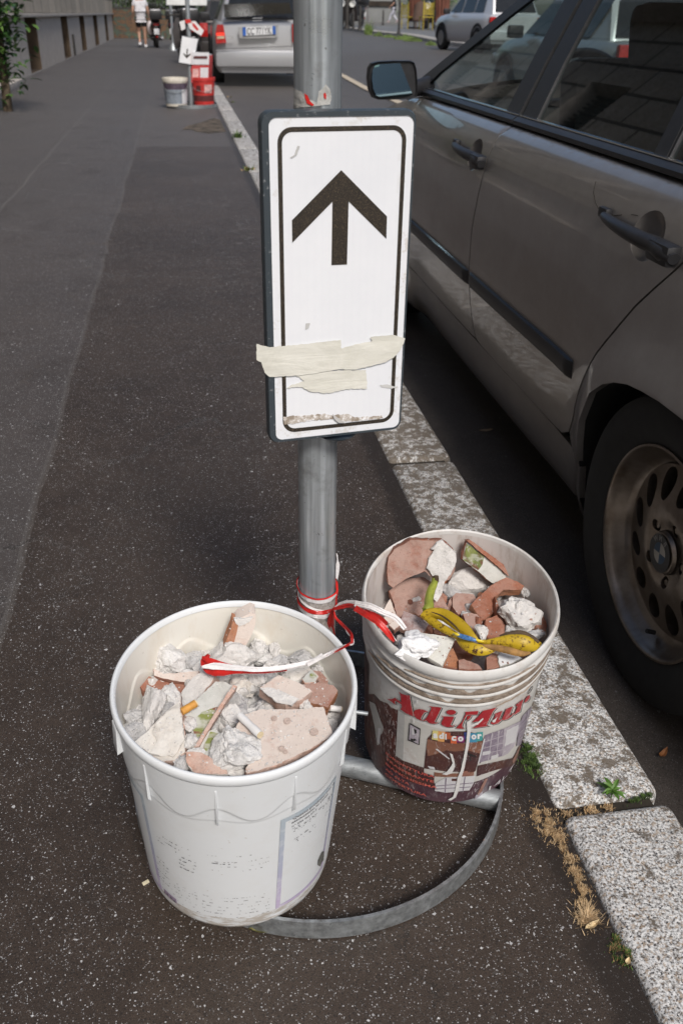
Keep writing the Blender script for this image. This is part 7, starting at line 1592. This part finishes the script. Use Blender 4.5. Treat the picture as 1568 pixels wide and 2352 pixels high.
J1 = dict(pelvis=(0, 0, .96, .125), hem=(0, 0, .89, .128), hem2=(0, 0, .845, .125), belt=(0, 0, 1.06, .12), waist=(0, 0, 1.12, .125), chest=(0, .01, 1.33, .14), neck=(0, .02, 1.52, .058), head=(0, .04, 1.66, .095), shL=(-.19, 0, 1.43, .066), elbL0=(-.235, -.02, 1.27, .052), elbL=(-.26, -.05, 1.14, .042), wrL=(-.27, .08, .94, .030), haL=(-.27, .11, .86, .034),
          shR=(.19, 0, 1.43, .066), elbR0=(.235, .0, 1.27, .052), elbR=(.27, -.01, 1.14, .042), wrR=(.30, .05, .93, .030), haR=(.30, .07, .85, .034),
          hipL=(-.095, 0, .88, .095), knL0=(-.10, .07, .62, .080), knL=(-.10, .13, .50, .058), anL=(-.10, -.10, .16, .040), ftL=(-.10, .02, .05, .035), hipR=(.095, 0, .88, .095), knR0=(.10, .0, .62, .078), knR=(.10, .0, .50, .058), anR=(.10, -.02, .09, .040), ftR=(.10, .12, .035, .035))
M_skin = simple('skin', (.42, .24, .17), .6, var=.08); M_hair = simple('dark hair', (.03, .02, .015), .7)
a = NM('white printed tee', .8); a.color(a.mix(a.ramp(a.noise(9., 4), [(.5, 0.), (.62, .5)]), (.60, .59, .62), (.32, .31, .33))); M_tee = a.m
m1 = skin_person('person', (-1.12, 36.5, 0), radians(3), 'man in white T-shirt and black shorts walking away with a carrier bag', J1, E_, M_tee, simple('black cloth', (.018, .018, .02), .9), M_skin, M_hair, simple('white trainers', (.55, .55, .57), .7), shorts=True)
bag = MB().grid(lambda u, v: V((-.80+(.07+.06*sin(pi*v)**.5)*cos(2*pi*u), 36.57+(.04+.05*sin(pi*v)**.5)*sin(2*pi*u), .42+.42*v)), 16, 8).build('carrier_bag', simple('white bag with pink print', (.62, .56, .57), .5, var=.25, scale=8, bump=.4), None, label='white carrier bag with pink print hanging from the walking man\'s right hand', cat='bag')
J2 = dict(J1); J2.update(knL=(-.10, .20, .50, .06), anL=(-.10, .30, .12, .045), ftL=(-.10, .42, .06, .04), knR=(.10, .02, .50, .06), anR=(.10, -.26, .16, .045), ftR=(.10, -.18, .05, .04), elbL=(-.27, .06, 1.14, .045), wrL=(-.26, .22, 1.04, .032), haL=(-.26, .28, 1.0, .036))
q = atterr(903, 53, .12)
m2 = skin_person('person', tuple(q), radians(70), 'man in black T-shirt and pale trousers striding across the far pavement', J2, E_, simple('black tee', (.012, .012, .014), .9), simple('pale grey trousers', (.50, .50, .56), .85), M_skin, M_hair, simple('pale shoes', (.45, .36, .36), .7))
# ------------------------------------------------------------------ far pavement on the right, with its furniture
cur = [(765, 65.5), (789, 68), (815, 72), (850, 77), (885, 81), (925, 85), (950, 89.5), (975, 95), (1000, 100), (1035, 105), (1090, 111)]
cpts = [atterr(*q) for q in cur]; ends = [V((72, c.y*.55+64, 0)) for c in cpts]; NQ = 14; mb = MB(); rows = []
for c, e2 in zip(cpts, ends): rows.append([V((c.x+(e2.x-c.x)*t, c.y+(e2.y-c.y)*t, 0)) for t in [k/NQ for k in range(NQ+1)]])
for r_ in rows:
    for p in r_: p.z = zroad(p.x, p.y)+.12
mb.add([p for r_ in rows for p in r_], [(i*(NQ+1)+k, i*(NQ+1)+k+1, (i+1)*(NQ+1)+k+1, (i+1)*(NQ+1)+k) for i in range(len(rows)-1) for k in range(NQ)]); mb.build('pavement', M_far, kind='structure')
mb = MB(); kc = []
for i in range(len(cpts)): kc.append(cpts[i]); 
cs = spline([V((c.x, c.y, 0)) for c in kc], 6); rows = []
for i, c in enumerate(cs):
    t = (cs[min(i+1, len(cs)-1)]-cs[max(i-1, 0)]).normalized(); nrm = V((-t.y, t.x, 0)); nrm = -nrm if nrm.x < 0 else nrm; z = zroad(c.x, c.y); q = c+nrm*.45
    rows.append([V((c.x-.02, c.y-.02, z-.05)), V((c.x-.02, c.y-.02, z+.12)), V((c.x+.02, c.y+.02, z+.145)), V((q.x, q.y, z+.145)), V((q.x, q.y, z+.05))])
n = 5; mb.add([p for r_ in rows for p in r_], [(i*n+k, i*n+k+1, (i+1)*n+k+1, (i+1)*n+k) for i in range(len(rows)-1) for k in range(n-1)]); mb.build('far_kerb', simple('far kerb stone', (.36, .34, .31), .85, var=.3, scale=4), kind='structure')
M_wd1 = simple('roadside weeds', (.10, .15, .035), .8, var=.5, scale=2)
for k, (px, py, r_, hh, n, lb) in enumerate(((846, 80, .16, 1.1, 90, 'tallest weed growing on the far kerb'), (868, 83, .22, .32, 80, 'low weed clump on the far kerb, second from the left'), (893, 86, .28, .22, 80, 'low weed clump in the middle of the far kerb'), (928, 91, .45, .34, 160, 'broad weed clump on the far kerb'), (948, 95, .38, .26, 130, 'weed clump near the right end of the far kerb'), (988, 104, .2, .25, 50, 'small weed clump beside the wheel of the white car'))):
    c = atterr(px, py); rr = random.Random(k); mb = MB()
    for j in range(n):
        a_ = rr.uniform(0, 6.28); rad = r_*sqrt(rr.random()); b_ = c+V((rad*cos(a_), rad*sin(a_)*.6, 0)); h_ = hh*rr.uniform(.3, 1)*(1-.6*rad/r_); d = V((rr.gauss(0, .25), rr.gauss(0, .25), 1)).normalized()
        mb.add([b_-V((.035, 0, 0)), b_+V((.035, 0, 0)), b_+d*h_], [(0, 1, 2)])
    mb.build('weed', M_wd1, None, smooth=False, label=lb, cat='weed')
def faraty(px, py, y): return aty(px, py, y)
# bollards and posts
def post_thing(px, y0, y1, wpx, label, name='bollard', mat=None, group=None):
    b_ = atterr(px, y1, .12); t_ = aty(px, y0, b_.y); r = wpx*.5*((b_-O).dot(CF))/2040; e = empty(name, tuple(b_), label, name, group)
    MB().tube([b_, V((b_.x, b_.y, t_.z-r*1.2)), V((b_.x, b_.y, t_.z))], [r, r, r*.4], 12).build('shaft', mat or M_iron, e); MB().lathe([(0, 0), (r*1.8, 0), (r*1.6, .10), (r, .14)], 12, c=tuple(b_)).build('base', mat or M_iron, e)
M_gp = simple('grey post', (.16, .15, .15), .6)
post_thing(796, -60, 66, 9, 'thick dark post at the left end of the far pavement', 'lamp_post'); post_thing(811, 26, 68, 4.5, 'thin bollard next to the thick dark post'); post_thing(826, 14, 70, 6.5, 'dark stout bollard in front of the parked scooters')
post_thing(846, 34, 72, 3.5, 'slimmest grey bollard behind the tallest weed', mat=M_gp); post_thing(879, 22, 58, 3.6, 'lone bollard standing before the grey building'); post_thing(915, -50, 78, 5, 'tall thin post to the right of the striding man', 'sign_pole')
# grey building with plinth, striped pillar
q1 = atterr(795, 49, .12); q2 = atterr(938, 49, .12); yb = max(q1.y, q2.y)+1
fb = empty('building', (q1.x, yb, q1.z), 'light grey building with darker base beyond the far bollards', 'building')
MB().box(((q1.x+q2.x)/2, yb+2.5, q1.z+4), (q2.x-q1.x, 5, 8)).build('wall', simple('pale grey render', (.42, .44, .44), .9, var=.08, scale=1.), fb, smooth=False)
MB().box(((q1.x+q2.x)/2, yb-.06, q1.z+.75), (q2.x-q1.x+.1, .12, 1.7)).build('plinth', simple('grey plinth', (.20, .205, .20), .9, var=.1, scale=1.), fb, bevel=.02)
MB().box(((q1.x+q2.x)/2+.6, yb-.08, q1.z+3.0), (3.6, .16, .12)).build('ledge', M_gp, fb); MB().box(((q1.x+q2.x)/2+.3, yb-.16, q1.z+1.25), (3.0, .2, .35)).build('basement_window', M_void, fb)
e3 = atterr(885, 54, .12); pz = empty('striped_sign', tuple(e3), 'panel with slanting red and white stripes before the grey building', 'sign')
a = NM('slanting stripes', .6); x = a.sep(); w_ = a.math('SINE', a.math('MULTIPLY', a.math('ADD', a.math('MULTIPLY', x[0], .9), x[2]), 8.)); a.color(a.ramp(w_, [(.45, (.62, .62, .62)), (.55, (.42, .22, .19))])); z1_ = aty(885, -20, e3.y).z
MB().box((e3.x-.9, e3.y+2, (e3.z+z1_)/2+1.0), (.75, .1, (z1_-e3.z)-1.)).build('panel', a.m, pz); MB().tube([(e3.x-.9, e3.y+2.06, e3.z), (e3.x-.9, e3.y+2.06, z1_)], .05, 8).build('pole', M_gp, pz)
h1 = atterr(925, 49, .12); tree((h1.x+.3, h1.y+2, h1.z), 1.7, (1.3, 1., 2.0), 2600, .10, 'green bush behind the tall thin post on the right', 5, name='bush', trunk=.06)
h1 = atterr(975, 50, .12); tree((h1.x+1.5, h1.y+6, h1.z), 2.6, (3.5, 1.5, 2.0), 3200, .14, 'light green bush behind the cafe chairs', 6, name='bush', trunk=.08)
h1 = atterr(812, 49, .12); tree((h1.x-1.5, h1.y-3, h1.z), 2.2, (1.6, 1.2, 1.6), 1800, .12, 'dark green bush behind the scooters at the far left of the piazza', 7, name='bush', trunk=.08)
# folded parasols, cafe chairs
M_par = simple('rust brown canvas', (.13, .048, .030), .9, var=.3, scale=3)
def parasol(px, py, wpx, label):
    b_ = atterr(px, py, .12); k = ((b_-O).dot(CF))/2040; e = empty('parasol', tuple(b_), label, 'parasol'); R_ = wpx*k/2; mb = MB(); n = 24; prf = [(1.05, .35), (.95, .75), (1.15, 1.3), (.9, 2.0), (.45, 2.7), (.1, 3.1)]
    mb.add([V((b_.x+R_*r*(1+.22*(j % 2))*cos(2*pi*j/n), b_.y+R_*r*(1+.22*(j % 2))*sin(2*pi*j/n), b_.z+z)) for r, z in prf for j in range(n)], [(i*n+j, i*n+(j+1) % n, (i+1)*n+(j+1) % n, (i+1)*n+j) for i in range(len(prf)-1) for j in range(n)])
    mb.build('canopy', M_par, e); MB().tube([b_, b_+V((0, 0, 3.2))], .04, 8).build('pole', M_gp, e); MB().box(b_+V((0, 0, .05)), (.6, .6, .1)).build('base', M_gp, e, bevel=.02)
parasol(950, 66, 20, 'folded rust brown parasol behind the yellow chairs'); parasol(1012, 70, 24, 'folded rust brown parasol just left of the white car')
M_yel = simple('mustard chair paint', (.40, .31, .035), .5, var=.2, scale=6); M_wk = simple('brown wicker', (.12, .075, .055), .8, var=.3, scale=30)
def chair(px, py, s_, rz, label, mat):
    b_ = atterr(px, py, .12); e = empty('cafe_chair', (0, 0, 0), label, 'chair', 'chairs on the far cafe terrace'); k = dict(local=True)
    MB().box((0, 0, .45), (.46, .46, .04)).build('seat', mat, e, bevel=.01, **k)
    for x_ in (-.2, .2):
        for y_ in (-.2, .2): MB().tube([(x_, y_, 0), (x_, y_, .45)], .018, 6).build('leg', mat, e, **k)
    bk = MB(); [bk.box((0, -.22, .55+i*.06), (.46, .02, .035)) for i in range(7)]; [bk.box((x_, -.22, .72), (.03, .03, .6)) for x_ in (-.22, .22)]; bk.build('backrest', mat, e, smooth=False, **k)
    e.location = b_; e.rotation_euler = (0, 0, rz); e.scale = (s_, s_, s_); return e
chair(977, 69, 1.35, radians(8), 'mustard yellow slatted chair nearest to the white car', M_yel); chair(936, 66, 1.25, radians(-60), 'mustard yellow chair left of the brown wicker chair', M_yel)
b_ = atterr(962, 67, .12); e = empty('cafe_chair', tuple(b_), 'round backed brown wicker chair between the two yellow ones', 'chair', 'chairs on the far cafe terrace')
MB().grid(lambda u, v: V((b_.x+.42*cos(pi*u)*(1-.25*v), b_.y-.3*sin(pi*u), b_.z+.4+.95*v*(.75+.25*sin(pi*u)))), 14, 8).build('backrest', M_wk, e); MB().lathe([(0, .42), (.42, .42), (.42, .5), (0, .5)], 20, c=tuple(b_)).build('seat', M_wk, e)
for a_ in (0.8, 2.3, 3.9, 5.4): MB().tube([b_+V((.34*cos(a_), .34*sin(a_), 0)), b_+V((.34*cos(a_), .34*sin(a_), .45))], .03, 6).build('leg', M_wk, e)
for px, py, lb in ((806, 62, 'scooter with a white lamp behind the thin bollard on the piazza'), (829, 62, 'scooter with a white lamp right of the stout bollard on the piazza'), (996, 66, 'scooter beside the folded parasol near the white car')):
    c = copy_tree(s1); q = atterr(px, py, .12); c.location = q; c.rotation_euler = (0, 0, radians(150)); c['label'] = lb; c['group'] = 'scooters on the far piazza'; c.scale = (1.25,)*3
    MB().lathe([(0, -.02), (.14, 0), (.13, .05)], 16, c=(0, 1.22, .92), axis='y').build('headlamp', simple('headlamp glass', (.75, .75, .72), .2) if 'headlamp glass' not in bpy.data.materials else bpy.data.materials['headlamp glass'], c, local=True)
for o_ in S.objects:
    if '_w' in o_.keys(): del o_['_w']
